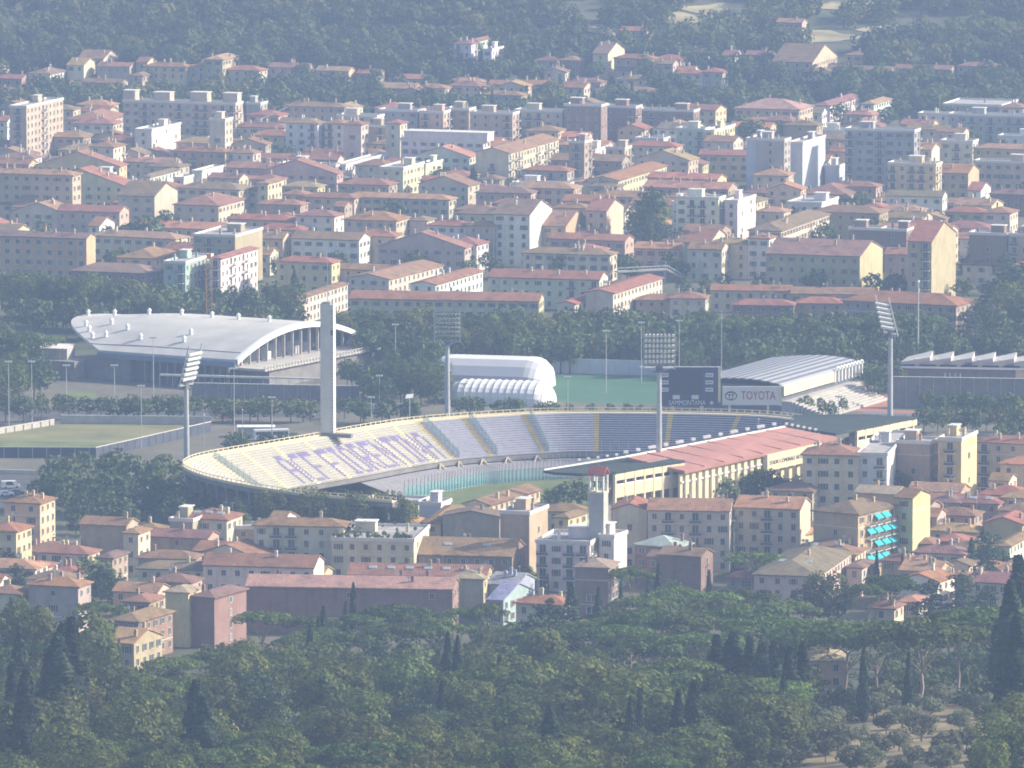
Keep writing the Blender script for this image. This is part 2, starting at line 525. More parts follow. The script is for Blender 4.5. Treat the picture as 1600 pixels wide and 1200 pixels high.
def roof_solid(kind, L, Wd, h, pitch, ov=0.6, th=0.28, apex=None):
    b = MB()
    a, c = L / 2 + ov, Wd / 2 + ov
    zt = h + th
    if kind in ('hip', 'pyramid'):
        if kind == 'pyramid':
            r0 = r1 = (0.0, 0.0)
        elif L >= Wd:
            r0, r1 = (-(a - c), 0.0), (a - c, 0.0)
        else:
            r0, r1 = (0.0, -(c - a)), (0.0, c - a)
        rise = min(a, c) * pitch
        e = [(-a, -c), (a, -c), (a, c), (-a, c)]
        for i in range(4):
            j = (i + 1) % 4
            b.face([(*e[i], h), (*e[j], h), (*e[j], zt), (*e[i], zt)])
        b.face([(*p, h) for p in e][::-1])
        E = [(*p, zt) for p in e]
        A, B = (*r0, zt + rise), (*r1, zt + rise)
        if kind == 'pyramid' or abs(L - Wd) < 0.02:
            for i in range(4):
                b.face([E[i], E[(i + 1) % 4], A])
        elif L >= Wd:
            b.face([E[0], E[1], B, A]); b.face([E[1], E[2], B]); b.face([E[2], E[3], A, B]); b.face([E[3], E[0], A])
        else:
            b.face([E[0], E[1], A]); b.face([E[1], E[2], B, A]); b.face([E[2], E[3], B]); b.face([E[3], E[0], A, B])
        return b, zt + rise
    if kind == 'gable':            # ridge along x, gables left and right
        go = 0.3
        a = L / 2 + go
        rise = c * pitch
        pr = [(-c, h), (0, h + rise), (c, h), (c, h + th), (0, h + rise + th), (-c, h + th)]
        for (p, q) in ((0, 1), (1, 2), (2, 3), (3, 4), (4, 5), (5, 0)):
            b.face([(-a, pr[p][0], pr[p][1]), (-a, pr[q][0], pr[q][1]), (a, pr[q][0], pr[q][1]), (a, pr[p][0], pr[p][1])])
        for s in (-1, 1):
            for quad in ((0, 1, 4, 5), (1, 2, 3, 4)):
                pts = [(s * a, pr[k][0], pr[k][1]) for k in quad]
                b.face(pts if s < 0 else pts[::-1])
        return b, h + rise + th
    if kind == 'gabled':           # ridge along depth, gables front and back
        go = 0.3
        c = Wd / 2 + go
        rise = a * pitch
        pr = [(-a, h), (0, h + rise), (a, h), (a, h + th), (0, h + rise + th), (-a, h + th)]
        for (p, q) in ((0, 1), (1, 2), (2, 3), (3, 4), (4, 5), (5, 0)):
            b.face([(pr[p][0], c, pr[p][1]), (pr[q][0], c, pr[q][1]), (pr[q][0], -c, pr[q][1]), (pr[p][0], -c, pr[p][1])])
        for s in (-1, 1):
            for quad in ((0, 1, 4, 5), (1, 2, 3, 4)):
                pts = [(pr[k][0], s * c, pr[k][1]) for k in quad]
                b.face(pts if s > 0 else pts[::-1])
        return b, h + rise + th
    # flat: slab with a low parapet
    o = 0.25
    a, c = L / 2 + o, Wd / 2 + o
    b.box(-a, a, -c, c, h, h + 0.3, 1)
    t = 0.3
    b.box(-a, a, -c, -c + t, h + 0.3, h + 0.95, 1); b.box(-a, a, c - t, c, h + 0.3, h + 0.95, 1)
    b.box(-a, -a + t, -c + t, c - t, h + 0.3, h + 0.95, 1); b.box(a - t, a, -c + t, c - t, h + 0.3, h + 0.95, 1)
    b.face([(-a + t, -c + t, h + 0.31), (a - t, -c + t, h + 0.31), (a - t, c - t, h + 0.31), (-a + t, c - t, h + 0.31)], 0)
    return b, h + 0.95

NUM = ['zero', 'one', 'two', 'three', 'four', 'five', 'six', 'seven', 'eight', 'nine', 'ten']

def bld(x0, x1, x2, y, h, wall='cream', roof='hip', rc='red', yaw=18.0, depth=None, side='win', front='win', bal=0, sh=None,
        pitch=0.32, note=None, kind=None, huts=(), awn=False, skyl=0, win_w=1.0, name=None, plants=False, hm=0.0):
    """front spans photo x0..x1, its right flank x1..x2; y = eave height at the front right corner; h = metres to the eave"""
    th = R(yaw)
    s, c = math.sin(th), math.cos(th)
    C = atH(x1, y, h)
    g = H(C.x, C.y)
    zt = g + h
    dep = depth_of(C.x, C.y, zt)
    u0 = (x0 - 800) / FPX
    L = (C.x - u0 * dep) / (c + u0 * s * CP)
    L = max(4.0, L)
    if depth is None:
        Wd = 11.0
        if x2 is not None and abs(s) > 0.02:
            u2 = (x2 - 800) / FPX
            den = s - u2 * c * CP
            if den > 0.03:
                Wd = (u2 * dep - C.x) / den
        Wd = min(62.0, max(8.5, Wd))
    else:
        Wd = depth
    ctr = Vector((C.x, C.y, 0)) - Vector((c, -s, 0)) * (L / 2) + Vector((s, c, 0)) * (Wd / 2)
    far = C.y > 2500
    gmin = min(H(ctr.x + dx, ctr.y + dy) for dx in (-L / 2, 0, L / 2) for dy in (-Wd / 2, 0, Wd / 2))
    st = max(1, int(round(h / 3.15)))
    nm = name or ('apartment_block' if st >= 4 else ('town_house' if st == 3 else ('house' if st == 2 else 'cottage')))
    e = empty(nm, (ctr.x, ctr.y, g), -th)
    wc = tuple(min(0.9, v * random.uniform(0.9, 1.08)) for v in WALLC[wall])
    base = min(-0.3, gmin - g - 0.3)
    # walls
    b = MB()
    if roof == 'gable':
        rz = (Wd / 2 + 0.6) * pitch
        k = rz * (Wd / 2) / (Wd / 2 + 0.6)
        zE = h + rz - k + 0.06
        pr = [(-Wd / 2, base), (Wd / 2, base), (Wd / 2, zE), (0, h + rz + 0.06), (-Wd / 2, zE)]
        b.face([(L / 2, p[0], p[1]) for p in pr]); b.face([(-L / 2, p[0], p[1]) for p in pr][::-1])
        b.face([(-L / 2, -Wd / 2, base), (L / 2, -Wd / 2, base), (L / 2, -Wd / 2, zE), (-L / 2, -Wd / 2, zE)])
        b.face([(L / 2, Wd / 2, base), (-L / 2, Wd / 2, base), (-L / 2, Wd / 2, zE), (L / 2, Wd / 2, zE)])
    elif roof == 'gabled':
        rz = (L / 2 + 0.6) * pitch
        k = rz * (L / 2) / (L / 2 + 0.6)
        zE = h + rz - k + 0.06
        pr = [(-L / 2, base), (L / 2, base), (L / 2, zE), (0, h + rz + 0.06), (-L / 2, zE)]
        b.face([(p[0], -Wd / 2, p[1]) for p in pr]); b.face([(p[0], Wd / 2, p[1]) for p in pr][::-1])
        b.face([(L / 2, -Wd / 2, base), (L / 2, Wd / 2, base), (L / 2, Wd / 2, zE), (L / 2, -Wd / 2, zE)])
        b.face([(-L / 2, Wd / 2, base), (-L / 2, -Wd / 2, base), (-L / 2, -Wd / 2, zE), (-L / 2, Wd / 2, zE)])
    else:
        b.box(-L / 2, L / 2, -Wd / 2, Wd / 2, base, h + 0.1)
    if wall == 'net':
        b.build('wall', 'net', e)
    else:
        b.build('wall', 'plaster', e, wc)
    # roof
    rb, top = roof_solid(roof, L, Wd, h, pitch)
    if roof == 'flat':
        ro = rb.build('roof', ['flat_roof', 'cornice'], e)
        for (fx, fy, fw, fd, fh) in huts or ([(random.uniform(-0.3, 0.3), 0.1, min(5, L * 0.35), min(4, Wd * 0.4), 2.6)] if h > 9 else []):
            hb_ = MB()
            cx, cy = fx * L, fy * Wd
            hb_.box(cx - fw / 2, cx + fw / 2, cy - fd / 2, cy + fd / 2, h + 0.3, h + 0.3 + fh, 0)
            hb_.box(cx - fw / 2 - 0.3, cx + fw / 2 + 0.3, cy - fd / 2 - 0.3, cy + fd / 2 + 0.3, h + 0.3 + fh, h + 0.55 + fh, 1)
            hb_.build('stair_hut', ['plaster', 'cornice'], ro, wc)
    else:
        rcol = tuple(v * random.uniform(0.82, 1.15) for v in ROOFC[rc])
        ro = rb.build('roof', 'tiles_far' if far else 'tiles', e, rcol)
    # chimneys, aerials, skylights
    nch = 0 if L < 6 else random.choice((1, 1, 2, 3)) + int(L > 30) * 2
    for _ in range(nch):
        cx, cy = random.uniform(-0.4, 0.4) * L, random.uniform(-0.28, 0.28) * Wd
        if roof == 'flat': cz = h + 0.9
        elif roof == 'gable': cz = h + 0.3 + (1 - abs(cy) / (Wd / 2 + 0.6)) * (Wd / 2 + 0.6) * pitch
        elif roof == 'gabled': cz = h + 0.3 + (1 - abs(cx) / (L / 2 + 0.6)) * (L / 2 + 0.6) * pitch
        else: cz = h + 0.3 + pitch * max(0.0, min(L / 2 + 0.6 - abs(cx), Wd / 2 + 0.6 - abs(cy)))
        link('chimney', CHIM, ro, wc, (cx, cy, cz + 0.2), 0, (1, 1, random.uniform(0.8, 1.2)))
        if random.random() < 0.3 and not far:
            link('satellite_dish', DISH, ro, None, (cx - 1.0, cy, cz + 0.1), random.uniform(-0.8, 0.8))
        if random.random() < 0.5 and not far:
            link('aerial', AER, ro, None, (cx + 1.2, cy, cz), random.uniform(0, 3))
    for k in range(skyl):
        cx, cy = (k + 0.5) / skyl * L * 0.8 - L * 0.4, -Wd * 0.22
        if roof == 'gable': cz = h + 0.3 + (1 - abs(cy) / (Wd / 2 + 0.6)) * (Wd / 2 + 0.6) * pitch
        else: cz = h + 0.3 + pitch * max(0.0, min(L / 2 + 0.6 - abs(cx), Wd / 2 + 0.6 - abs(cy)))
        o = link('skylight', SKYL, ro, None, (cx, cy, cz + 0.05), 0, (1.6, 1.4, 1))
        o.rotation_euler = (math.atan(pitch), 0, 0)
    # windows
    shk = sh or random.choice(('sh_green', 'sh_green', 'sh_brown', 'sh_brown', 'sh_grey'))
    main = random.choice(('open', 'shut', 'plain', 'plain'))
    def facade(width, rot, place, style, bmod):
        ncol = int(width / (3.3 if not far else 3.6))
        if ncol < 1 or style == 'blank':
            return
        if style == 'few':
            ncol = max(1, ncol // 3)
        gap = width / ncol
        fh = h / st
        bc = set(random.sample(range(ncol), min(ncol, max(1, int(ncol * bmod))))) if bmod else set()
        for r in range(st):
            z = r * fh + fh * 0.56
            if g + z < H(ctr.x, ctr.y) + 0.5: continue
            for k in range(ncol):
                x = -width / 2 + (k + 0.5) * gap
                if style == 'few' and random.random() < 0.4: continue
                kd = main if random.random() < 0.6 else random.choice(('plain', 'shut', 'open'))
                if k in bc: kd = 'plain'
                if kd == 'open' and gap < 2.6: kd = 'plain'
                sz = (1.05 * win_w, 1, 1.0 if r < st - 1 or st < 3 else 0.85)
                if k in bc: sz = (1.5, 1, 1.25)
                link('window', WIN[(kd, shk)], e, None, place(x, z), rot, sz)
                if k in bc and r > 0:
                    link('balcony', BALC, e, None, place(x, r * fh + 0.12), rot, (min(1.0, gap / 3.1), 1, 1))
                    if awn and random.random() < 0.55:
                        link('awning', AWN, e, None, place(x, r * fh + 1.6), rot, (min(1.0, gap / 3.4), 1, 1))
    facade(L, 0, lambda x, z: (x, -Wd / 2, z), front, bal)
    facade(Wd, math.pi / 2, lambda x, z: (L / 2, x, z), side, 0.8 if awn else (bal * 0.6 if side == 'win' else 0))
    # string course / cornice
    if st >= 3 and roof != 'gabled' and front != 'blank' and not far:
        for r in ((1, st - 1) if st > 3 else (1,)):
            cb = MB()
            z = r * h / st - 0.05
            cb.box(-L / 2 - 0.06, L / 2 + 0.06, -Wd / 2 - 0.06, Wd / 2 - 0.2, z, z + 0.18)
            cb.build('string_course', 'cornice', e)
    if plants:
        pb = MB()
        for _ in range(70):
            x = random.uniform(-L / 2 + 0.5, L / 2 - 0.5); yy = -Wd / 2 + random.uniform(0.2, 2.2) if random.random() < 0.75 else random.uniform(-Wd / 2, Wd / 2)
            r = random.uniform(0.35, 0.8); z = h + 0.95 + random.uniform(0, 0.7)
            for _k in range(7):
                d = Vector((random.gauss(0, 1), random.gauss(0, 1), random.gauss(0, 1))).normalized()
                u = d.orthogonal().normalized() * r * 0.45; w = d.cross(u)
                p = Vector((x, yy, z)) + d * r * 0.7
                pb.face([p - u - w, p + u - w, p + u + w, p - u + w])
        pl = pb.build('roof_garden_plants', 'broad', ro)
        pl['kind'] = 'stuff'
    px, py = (x0 + (x2 or x1)) / 2, y
    roofw = {'hip': 'hip roof', 'gable': 'gabled roof', 'gabled': 'front gable', 'flat': 'flat roof', 'pyramid': 'pyramid roof'}[roof]
    cw = {'red': 'red', 'brown': 'brown', 'orange': 'orange', 'pale': 'pale tile', 'grey': 'grey', 'green': 'pale green', 'blue': 'blue-grey'}[rc]
    attr = ('net-wrapped ' if wall == 'net' else wall + ' ') + NUM[min(10, st)] + '-storey ' + (kind or ('block' if st >= 4 else 'house'))
    attr += '' if (note and len(note.split()) > 8) else ', ' + (roofw if roof == 'flat' else cw + ' ' + roofw)
    BUILT.append(dict(e=e, px=px, py=py, attr=attr, note=note, st=st, D=C.y, cat=(kind or ('apartment block' if st >= 4 else 'house'))))
    n = max(1, int(max(L, Wd) / 8))
    for k in range(n):
        f = (k + 0.5) / n - 0.5
        p = (ctr.x + c * f * L, ctr.y - s * f * L) if L >= Wd else (ctr.x + s * f * Wd, ctr.y + c * f * Wd)
        FOOT.append((p[0], p[1], min(L, Wd) / 2 + 1.0))
    return e

ORD = ['', 'first', 'second', 'third', 'fourth', 'fifth', 'sixth', 'seventh', 'eighth', 'ninth', 'tenth', 'eleventh', 'twelfth', 'thirteenth', 'fourteenth', 'fifteenth']
def cell(px, py):
    if py < 125: row = 'on the far hillside'
    elif py < 190: row = 'at the hill foot'
    elif py < 260: row = 'in the far rows'
    elif py < 330: row = 'in the middle rows'
    elif py < 560: row = 'beyond the park trees'
    elif py < 800: row = 'just before the stadium'
    elif py < 870: row = 'in the near town'
    else: row = 'beside the near wood'
    if py < 560:
        cols = [(150, 'far left'), (290, 'above the white hall'), (450, 'left of the tall tower'), (600, 'above the tall tower'), (760, 'above the second floodlight'), (930, 'above the white dome'), (1090, 'above the scoreboard'), (1250, 'above the car sign'), (1420, 'above the right floodlight'), (9999, 'far right')]
    else:
        cols = [(130, 'far left'), (260, 'left of the stand'), (420, 'under the stand end'), (560, 'under the tower'), (760, 'under the lettered seats'), (900, 'left of the belfry'), (1060, 'around the belfry'), (1260, 'under the red roof'), (1420, 'under the right floodlight'), (9999, 'far right')]
    for x, w in cols:
        if px < x: return row, w
import re
def fit(a, rest):
    for cand in (a, a.split(',')[0], a.split(' ')[0] + ' ' + a.split(',')[0].split(' ')[-1]):
        lab = cand + ', ' + rest
        if len(re.findall(r"[A-Za-z']+", lab)) <= 16: break
    return lab
def label_buildings():
    cells = {}
    for b in BUILT:
        if b['note']:
            tag(b['e'], fit(b['attr'], b['note']), b['cat'])
        else:
            cells.setdefault(cell(b['px'], b['py']), []).append(b)
    for key, bs in cells.items():
        bs.sort(key=lambda q: q['px'])
        for i, b in enumerate(bs):
            same = [q for q in bs if q['attr'] == b['attr']]
            lab = ''
            if len(same) > 1:
                k = same.index(b) + 1
                lab += ORD[k] + ' of ' + NUM[min(10, len(same))] + ', '
            tag(b['e'], fit(b['attr'], lab + key[1] + ', ' + key[0]), b['cat'])
# ------------------------------------------------------------------ the town, read off the photograph in enlarged crops
def crop(ox, oy, k=540.0 / 1600.0):
    def f(x0, x1, x2, y, h, *a, **kw):
        return bld(ox + x0 * k, ox + x1 * k, None if x2 is None else ox + x2 * k, oy + y * k, h, *a, **kw)
    return f
A = crop(0, 0); B = crop(530, 0); Cc = crop(1060, 0); D_ = crop(0, 395); E = crop(530, 395); F = crop(1060, 395)
G = crop(0, 740); I = crop(530, 740); J = crop(1060, 740); P = crop(0, 0, 1.0)

# far hillside village
A(360, 478, 548, 275, 6, 'cream', 'gable', side='blank', note='cream end wall highest in the left village')
A(310, 388, 445, 305, 6.5, 'cream', 'gable', 'orange', side='blank')
A(130, 232, 305, 347, 8, 'white', 'hip', 'brown')
A(450, 600, 612, 312, 6, 'pink', 'gable')
A(630, 682, 725, 292, 7, 'cream', 'gable', 'brown', side='blank')
A(665, 860, 868, 316, 8, 'yellow', 'hip')
A(875, 950, 958, 312, 8, 'beige', 'hip')
A(945, 1030, 1110, 282, 13, 'ochre', 'hip', 'orange', note='tall villa above the left village')
A(1035, 1200, 1238, 332, 8, 'cream', 'hip')
A(1242, 1420, 1455, 318, 7, 'beige', 'gable')
A(1462, 1600, 1625, 332, 7, 'cream', 'gable', 'orange', side='blank')
A(380, 560, 570, 388, 6, 'pink', 'gable', 'brown')
A(-20, 100, 112, 368, 7, 'tan', 'gable')
A(215, 310, 318, 385, 5, 'pink', 'hip')
A(-40, 12, 45, 312, 6, 'white', 'gable', side='blank')
A(-20, 90, 100, 428, 7, 'tan', 'gable')
A(600, 660, 782, 356, 6, 'pink', 'hip', 'brown')
A(100, 215, 225, 398, 6, 'beige', 'hip')
B(-10, 44, 70, 334, 7, 'yellow', 'gable', 'orange', side='blank')
B(80, 180, 190, 345, 6, 'tan', 'gable')
B(530, 612, 640, 205, 13, 'white', 'hip', 'brown', bal=0.4)
B(612, 640, 715, 192, 10, 'white', 'hip', 'brown', note='bright villa among the hill trees')
B(690, 706, 760, 235, 12, 'white', 'flat')
B(500, 662, 668, 382, 6, 'tan', 'hip', 'orange', note='bright orange roof before the hill trees')
B(355, 490, 498, 412, 8, 'cream', 'hip')
B(660, 842, 866, 445, 9, 'pink', 'hip')
B(690, 820, 828, 395, 6, 'beige', 'gable')
B(830, 985, 995, 395, 6, 'cream', 'gable')
B(1055, 1210, 1218, 385, 6, 'beige', 'hip')
B(1175, 1245, 1322, 250, 11, 'cream', 'gable', 'brown', side='blank')
B(1272, 1450, 1460, 275, 11, 'tan', 'hip')
B(1450, 1545, 1555, 300, 10, 'pink', 'gable', 'brown')
B(1280, 1420, 1426, 372, 8, 'cream', 'hip', 'brown')
B(1205, 1262, 1268, 158, 6, 'pink', 'gable')
B(1300, 1424, 1434, 146, 6, 'tan', 'gable', side='blank')
B(1020, 1110, 1120, 282, 8, 'brick', 'hip')
B(1280, 1350, 1420, 330, 6, 'pink', 'gable', 'brown')
B(1565, 1640, 1650, 330, 7, 'white', 'gable')
Cc(455, 572, 587, 108, 10, 'pink', 'gable', side='blank', note='lone house with white end wall high on the hill')
Cc(-20, 108, 115, 345, 8, 'white', 'hip')
Cc(108, 205, 212, 338, 9, 'cream', 'hip')
Cc(435, 620, 735, 292, 8, 'beige', 'gable', 'brown')
Cc(30, 140, 150, 248, 6, 'beige', 'hip')
Cc(310, 425, 436, 258, 6, 'pink', 'gable', 'brown')
Cc(560, 690, 700, 335, 5, 'white', 'hip', 'brown')
Cc(690, 980, 990, 330, 5, 'brick', 'gable', 'brown')
Cc(1000, 1260, 1270, 325, 5, 'pink', 'gable')
Cc(1290, 1480, 1490, 312, 6, 'grey', 'hip', 'brown')
Cc(200, 262, 300, 262, 6, 'white', 'gable', 'brown')
Cc(770, 850, 860, 258, 6, 'tan', 'hip', 'brown')

# hill foot and far rows
A(45, 122, 292, 500, 24, 'pink', 'flat', note='tall flat block far left below the hill', bal=0.3)
A(570, 1090, 1106, 486, 22, 'beige', 'flat', bal=0.5, huts=[(-0.46, 0, 5, 5, 4), (-0.17, 0, 7, 5, 3.6), (0.16, 0, 7, 5, 4), (0.44, 0, 6, 5, 4)], note='long slab with four rooftop huts')
A(300, 480, 595, 560, 9, 'cream', 'hip')
A(130, 385, 396, 640, 10, 'pink', 'hip', 'brown')
A(415, 525, 581, 684, 14, 'cream', 'hip', bal=0.2)
A(290, 435, 460, 738, 9, 'grey', 'flat', win_w=1.5)
A(625, 702, 836, 608, 15, 'white', 'flat', side='few')
A(836, 962, 970, 640, 9, 'beige', 'flat')
A(970, 1042, 1076, 560, 22, 'cream', 'flat', front='few', note='narrow tower block left of the small crane')
A(1076, 1315, 1322, 595, 13, 'cream', 'hip')
A(1322, 1470, 1500, 575, 18, 'white', 'hip', bal=0.5)
A(1505, 1592, 1602, 575, 18, 'white', 'hip', bal=0.5)
A(1140, 1205, 1212, 485, 12, 'grey', 'flat', front='few')
A(1310, 1595, 1605, 500, 12, 'pink', 'hip', 'brown')
A(605, 785, 792, 725, 8, 'pink', 'gabled', 'brown', front='few')
A(790, 1042, 1048, 708, 13, 'ochre', 'hip', bal=0.4)
A(1048, 1172, 1180, 712, 14, 'cream', 'hip', bal=0.5)
A(-40, 335, 372, 815, 20, 'pink', 'hip', 'orange', win_w=1.3, note='broad four-row palazzo at the left edge')
A(362, 498, 503, 818, 13, 'net', 'flat', front='blank', side='blank', note='pale netting beside the left palazzo')
A(495, 590, 598, 880, 8, 'tan', 'hip', 'brown')
A(545, 715, 822, 912, 13, 'beige', 'gable', 'brown', side='blank', note='white blank end wall left of centre')
A(655, 695, 830, 822, 9, 'white', 'hip', 'brown')
A(830, 850, 895, 830, 9, 'cream', 'flat', side='blank')
A(898, 935, 1036, 800, 9, 'white', 'flat', front='blank', side='few')
A(860, 975, 1030, 897, 8, 'cream', 'gable', side='blank')
A(805, 1012, 1130, 955, 11, 'beige', 'hip', win_w=1.2)
A(1080, 1195, 1202, 885, 11, 'cream', 'hip')
A(1195, 1240, 1305, 852, 14, 'yellow', 'hip')
A(1055, 1352, 1366, 1025, 11, 'beige', 'hip')
A(1370, 1548, 1592, 1005, 13, 'white', 'hip', 'brown')
A(1195, 1390, 1398, 952, 9, 'tan', 'hip')
A(1400, 1640, 1650, 922, 9, 'cream', 'hip')
A(-40, 60, 126, 948, 9, 'yellow', 'hip')
A(60, 132, 320, 962, 9, 'cream', 'gable', 'brown')
A(-40, 400, 433, 1108, 17, 'ochre', 'gable', 'brown', side='blank', note='long block with bright end wall at left edge', win_w=1.4)
A(448, 460, 530, 1050, 8, 'white', 'gable', side='few')
A(895, 1088, 1215, 1100, 17, 'tan', 'flat', side='blank', bal=0.3, note='blank white flank behind the crane mast')
A(1175, 1282, 1290, 775, 9, 'cream', 'hip', 'orange')
A(1282, 1402, 1456, 770, 10, 'blue', 'flat', front='few', note='blue-white box in the middle rows')
A(1456, 1552, 1560, 775, 9, 'brick', 'flat', front='few')
A(1552, 1600, 1800, 770, 9, 'white', 'flat', note='bright white low range in the middle rows')
A(1300, 1410, 1416, 905, 8, 'pink', 'hip')
A(640, 760, 770, 770, 7, 'tan', 'gable', 'brown')
A(1370, 1560, 1570, 745, 7, 'tan', 'hip', 'brown')
A(170, 290, 300, 750, 9, 'grey', 'hip', 'brown')
A(0, 130, 180, 720, 9, 'beige', 'hip', 'brown')

B(-10, 175, 182, 545, 18, 'beige', 'flat', bal=0.3)
B(182, 362, 372, 520, 18, 'grey', 'flat')
B(372, 482, 492, 525, 18, 'beige', 'flat', bal=0.5)
B(492, 600, 606, 512, 18, 'tan', 'flat', bal=0.3)
B(606, 802, 812, 532, 18, 'pink', 'flat', bal=0.4)
B(812, 1034, 1040, 522, 17, 'beige', 'flat', bal=0.6)
B(1042, 1212, 1222, 495, 20, 'brick', 'flat', note='red brick slab at the hill foot')
B(1222, 1372, 1380, 502, 17, 'brick', 'flat', bal=0.3)
B(1380, 1640, 1650, 520, 14, 'brick', 'flat', bal=0.3)
B(20, 102, 110, 580, 20, 'cream', 'hip', 'brown', front='few')
B(110, 215, 222, 590, 15, 'tan', 'flat', bal=0.5)
B(215, 282, 292, 575, 20, 'cream', 'hip', front='few')
B(292, 445, 452, 590, 12, 'pink', 'gable', 'brown')
B(285, 668, 692, 660, 15, 'white', 'flat', huts=[(0.04, 0, 34, 8, 3.2)], note='long white-roofed block with a set-back top floor')
B(632, 785, 1075, 712, 17, 'cream', 'gabled', front='few', bal=0.7, pitch=0.28, note='bright side full of balconies in the middle rows')
B(1064, 1135, 1172, 664, 20, 'tan', 'flat', bal=0.5)
B(1172, 1185, 1242, 700, 13, 'white', 'flat', bal=0.5)
B(1235, 1322, 1330, 692, 15, 'beige', 'flat', bal=0.5)
B(1326, 1560, 1570, 682, 12, 'cream', 'hip')
B(700, 790, 798, 615, 10, 'grey', 'flat')
B(1030, 1200, 1210, 605, 10, 'pink', 'hip', 'brown')
B(1370, 1500, 1508, 650, 9, 'white', 'flat')
B(1150, 1292, 1762, 838, 11, 'cream', 'gabled', 'red', pitch=0.22, note='long sunlit terrace running away above the scoreboard')
B(188, 296, 392, 785, 14, 'cream', 'flat', win_w=1.3)
B(390, 400, 478, 770, 13, 'cream', 'flat', side='few')
B(110, 212, 218, 862, 10, 'pink', 'hip', front='few')
B(465, 602, 608, 812, 7, 'brick', 'hip')
B(640, 742, 748, 835, 8, 'tan', 'hip', 'brown')
B(850, 1056, 1064, 795, 11, 'pink', 'hip', bal=0.3)
B(800, 1052, 1060, 862, 10, 'white', 'flat', bal=0.3)
B(1062, 1155, 1162, 846, 10, 'cream', 'hip', 'orange', front='few')
B(1158, 1285, 1290, 868, 9, 'grey', 'hip', 'brown')
B(20, 508, 524, 928, 9, 'beige', 'hip', 'orange', note='long row under bright tiles, centre left')
B(535, 716, 736, 978, 9, 'yellow', 'hip')
B(702, 926, 934, 950, 9, 'brick', 'hip')
B(-10, 25, 30, 960, 9, 'tan', 'gable')
B(22, 264, 326, 1025, 14, 'beige', 'hip', 'red', sh='sh_grey')
B(326, 406, 412, 1025, 13, 'cream', 'hip', front='blank')
B(406, 590, 598, 1050, 13, 'white', 'hip', win_w=1.1)
B(592, 714, 718, 1050, 14, 'pink', 'hip')
B(716, 882, 985, 998, 18, 'white', 'gable', 'brown', side='blank', win_w=1.2, note='tall white house with grey window rows, centre')
B(882, 1048, 1150, 1050, 13, 'ochre', 'gable', side='blank')
B(990, 1142, 1150, 968, 13, 'cream', 'hip')
B(1142, 1238, 1316, 980, 17, 'cream', 'gable', side='blank', note='tall bright yellow end wall left of the dark conifer')
B(1308, 1322, 1370, 985, 13, 'cream', 'gable', 'brown')
B(1050, 1160, 1228, 1112, 8, 'cream', 'gable', 'brown', side='blank')
B(1160, 1262, 1322, 1148, 8, 'beige', 'gable', 'brown', side='blank')
B(1540, 1610, 1616, 945, 16, 'white', 'flat', bal=0.5)
B(1440, 1600, 1610, 858, 9, 'pink', 'hip', 'brown')

Cc(262, 560, 622, 510, 11, 'pink', 'hip', 'pale')
Cc(622, 702, 850, 492, 7, 'white', 'hip', 'brown')
Cc(846, 905, 985, 484, 8, 'white', 'hip', 'orange', note='small white house at the wood edge, far right')
Cc(1225, 1495, 1570, 495, 9, 'tan', 'flat', bal=0.3)
Cc(1110, 1250, 1260, 535, 9, 'white', 'flat')
Cc(1250, 1640, 1650, 545, 14, 'grey', 'flat', bal=0.5)
Cc(120, 165, 262, 612, 15, 'yellow', 'flat', bal=0.6)
Cc(-10, 118, 124, 605, 14, 'cream', 'flat', bal=0.4)
Cc(362, 490, 498, 655, 24, 'grey', 'flat', note='dark tower wrapped in blue netting', front='few')
Cc(318, 362, 365, 650, 24, 'net', 'flat', front='blank', side='blank', depth=14, note='narrow net strip on the dark tower')
Cc(512, 575, 680, 668, 22, 'net', 'flat', front='blank', side='blank', note='tallest pale netting, middle right')
Cc(430, 512, 516, 775, 12, 'net', 'flat', front='blank', side='blank', note='low left step of the pale netting')
Cc(680, 745, 750, 775, 11, 'net', 'flat', front='blank', side='blank', note='low right step of the pale netting')
Cc(486, 640, 648, 585, 24, 'tan', 'hip', 'brown', front='few')
Cc(340, 482, 488, 630, 20, 'tan', 'hip', 'brown')
Cc(692, 772, 778, 705, 13, 'beige', 'hip')
Cc(772, 1092, 1100, 612, 26, 'grey', 'flat', bal=0.4, note='big dark slab behind the yellow house')
Cc(642, 770, 776, 612, 14, 'white', 'flat')
Cc(1078, 1172, 1210, 696, 13, 'cream', 'gable', 'orange', side='blank')
Cc(1195, 1320, 1332, 615, 11, 'cream', 'gable', side='blank')
Cc(1215, 1362, 1370, 662, 14, 'cream', 'flat', bal=0.4)
Cc(1370, 1640, 1650, 760, 14, 'beige', 'flat', win_w=1.6, note='broad institute with large windows at right edge')
Cc(1366, 1640, 1650, 695, 17, 'ochre', 'hip', 'orange')
Cc(835, 965, 972, 782, 11, 'grey', 'flat', front='few')
Cc(970, 1192, 1202, 768, 19, 'yellow', 'flat', sh='sh_grey', bal=0.6, note='yellow block with many balconies, right')
Cc(1202, 1342, 1392, 805, 13, 'ochre', 'gable', side='blank', win_w=1.2)
Cc(1340, 1400, 1446, 885, 9, 'white', 'gable', side='few')
Cc(-60, 110, 116, 862, 8, 'pink', 'hip', 'brown')
Cc(110, 240, 248, 872, 8, 'tan', 'hip', 'brown')
Cc(-10, 185, 216, 925, 19, 'white', 'flat', bal=0.7, note='white balcony block right of the dark conifer')
Cc(216, 274, 357, 938, 18, 'white', 'flat', side='few', note='narrow tower with dazzling white flank')
Cc(300, 430, 438, 898, 8, 'pink', 'hip')
Cc(360, 490, 500, 985, 11, 'yellow', 'hip', 'pale')
Cc(505, 662, 740, 948, 11, 'white', 'flat', side='few')
Cc(560, 780, 856, 905, 9, 'tan', 'hip')
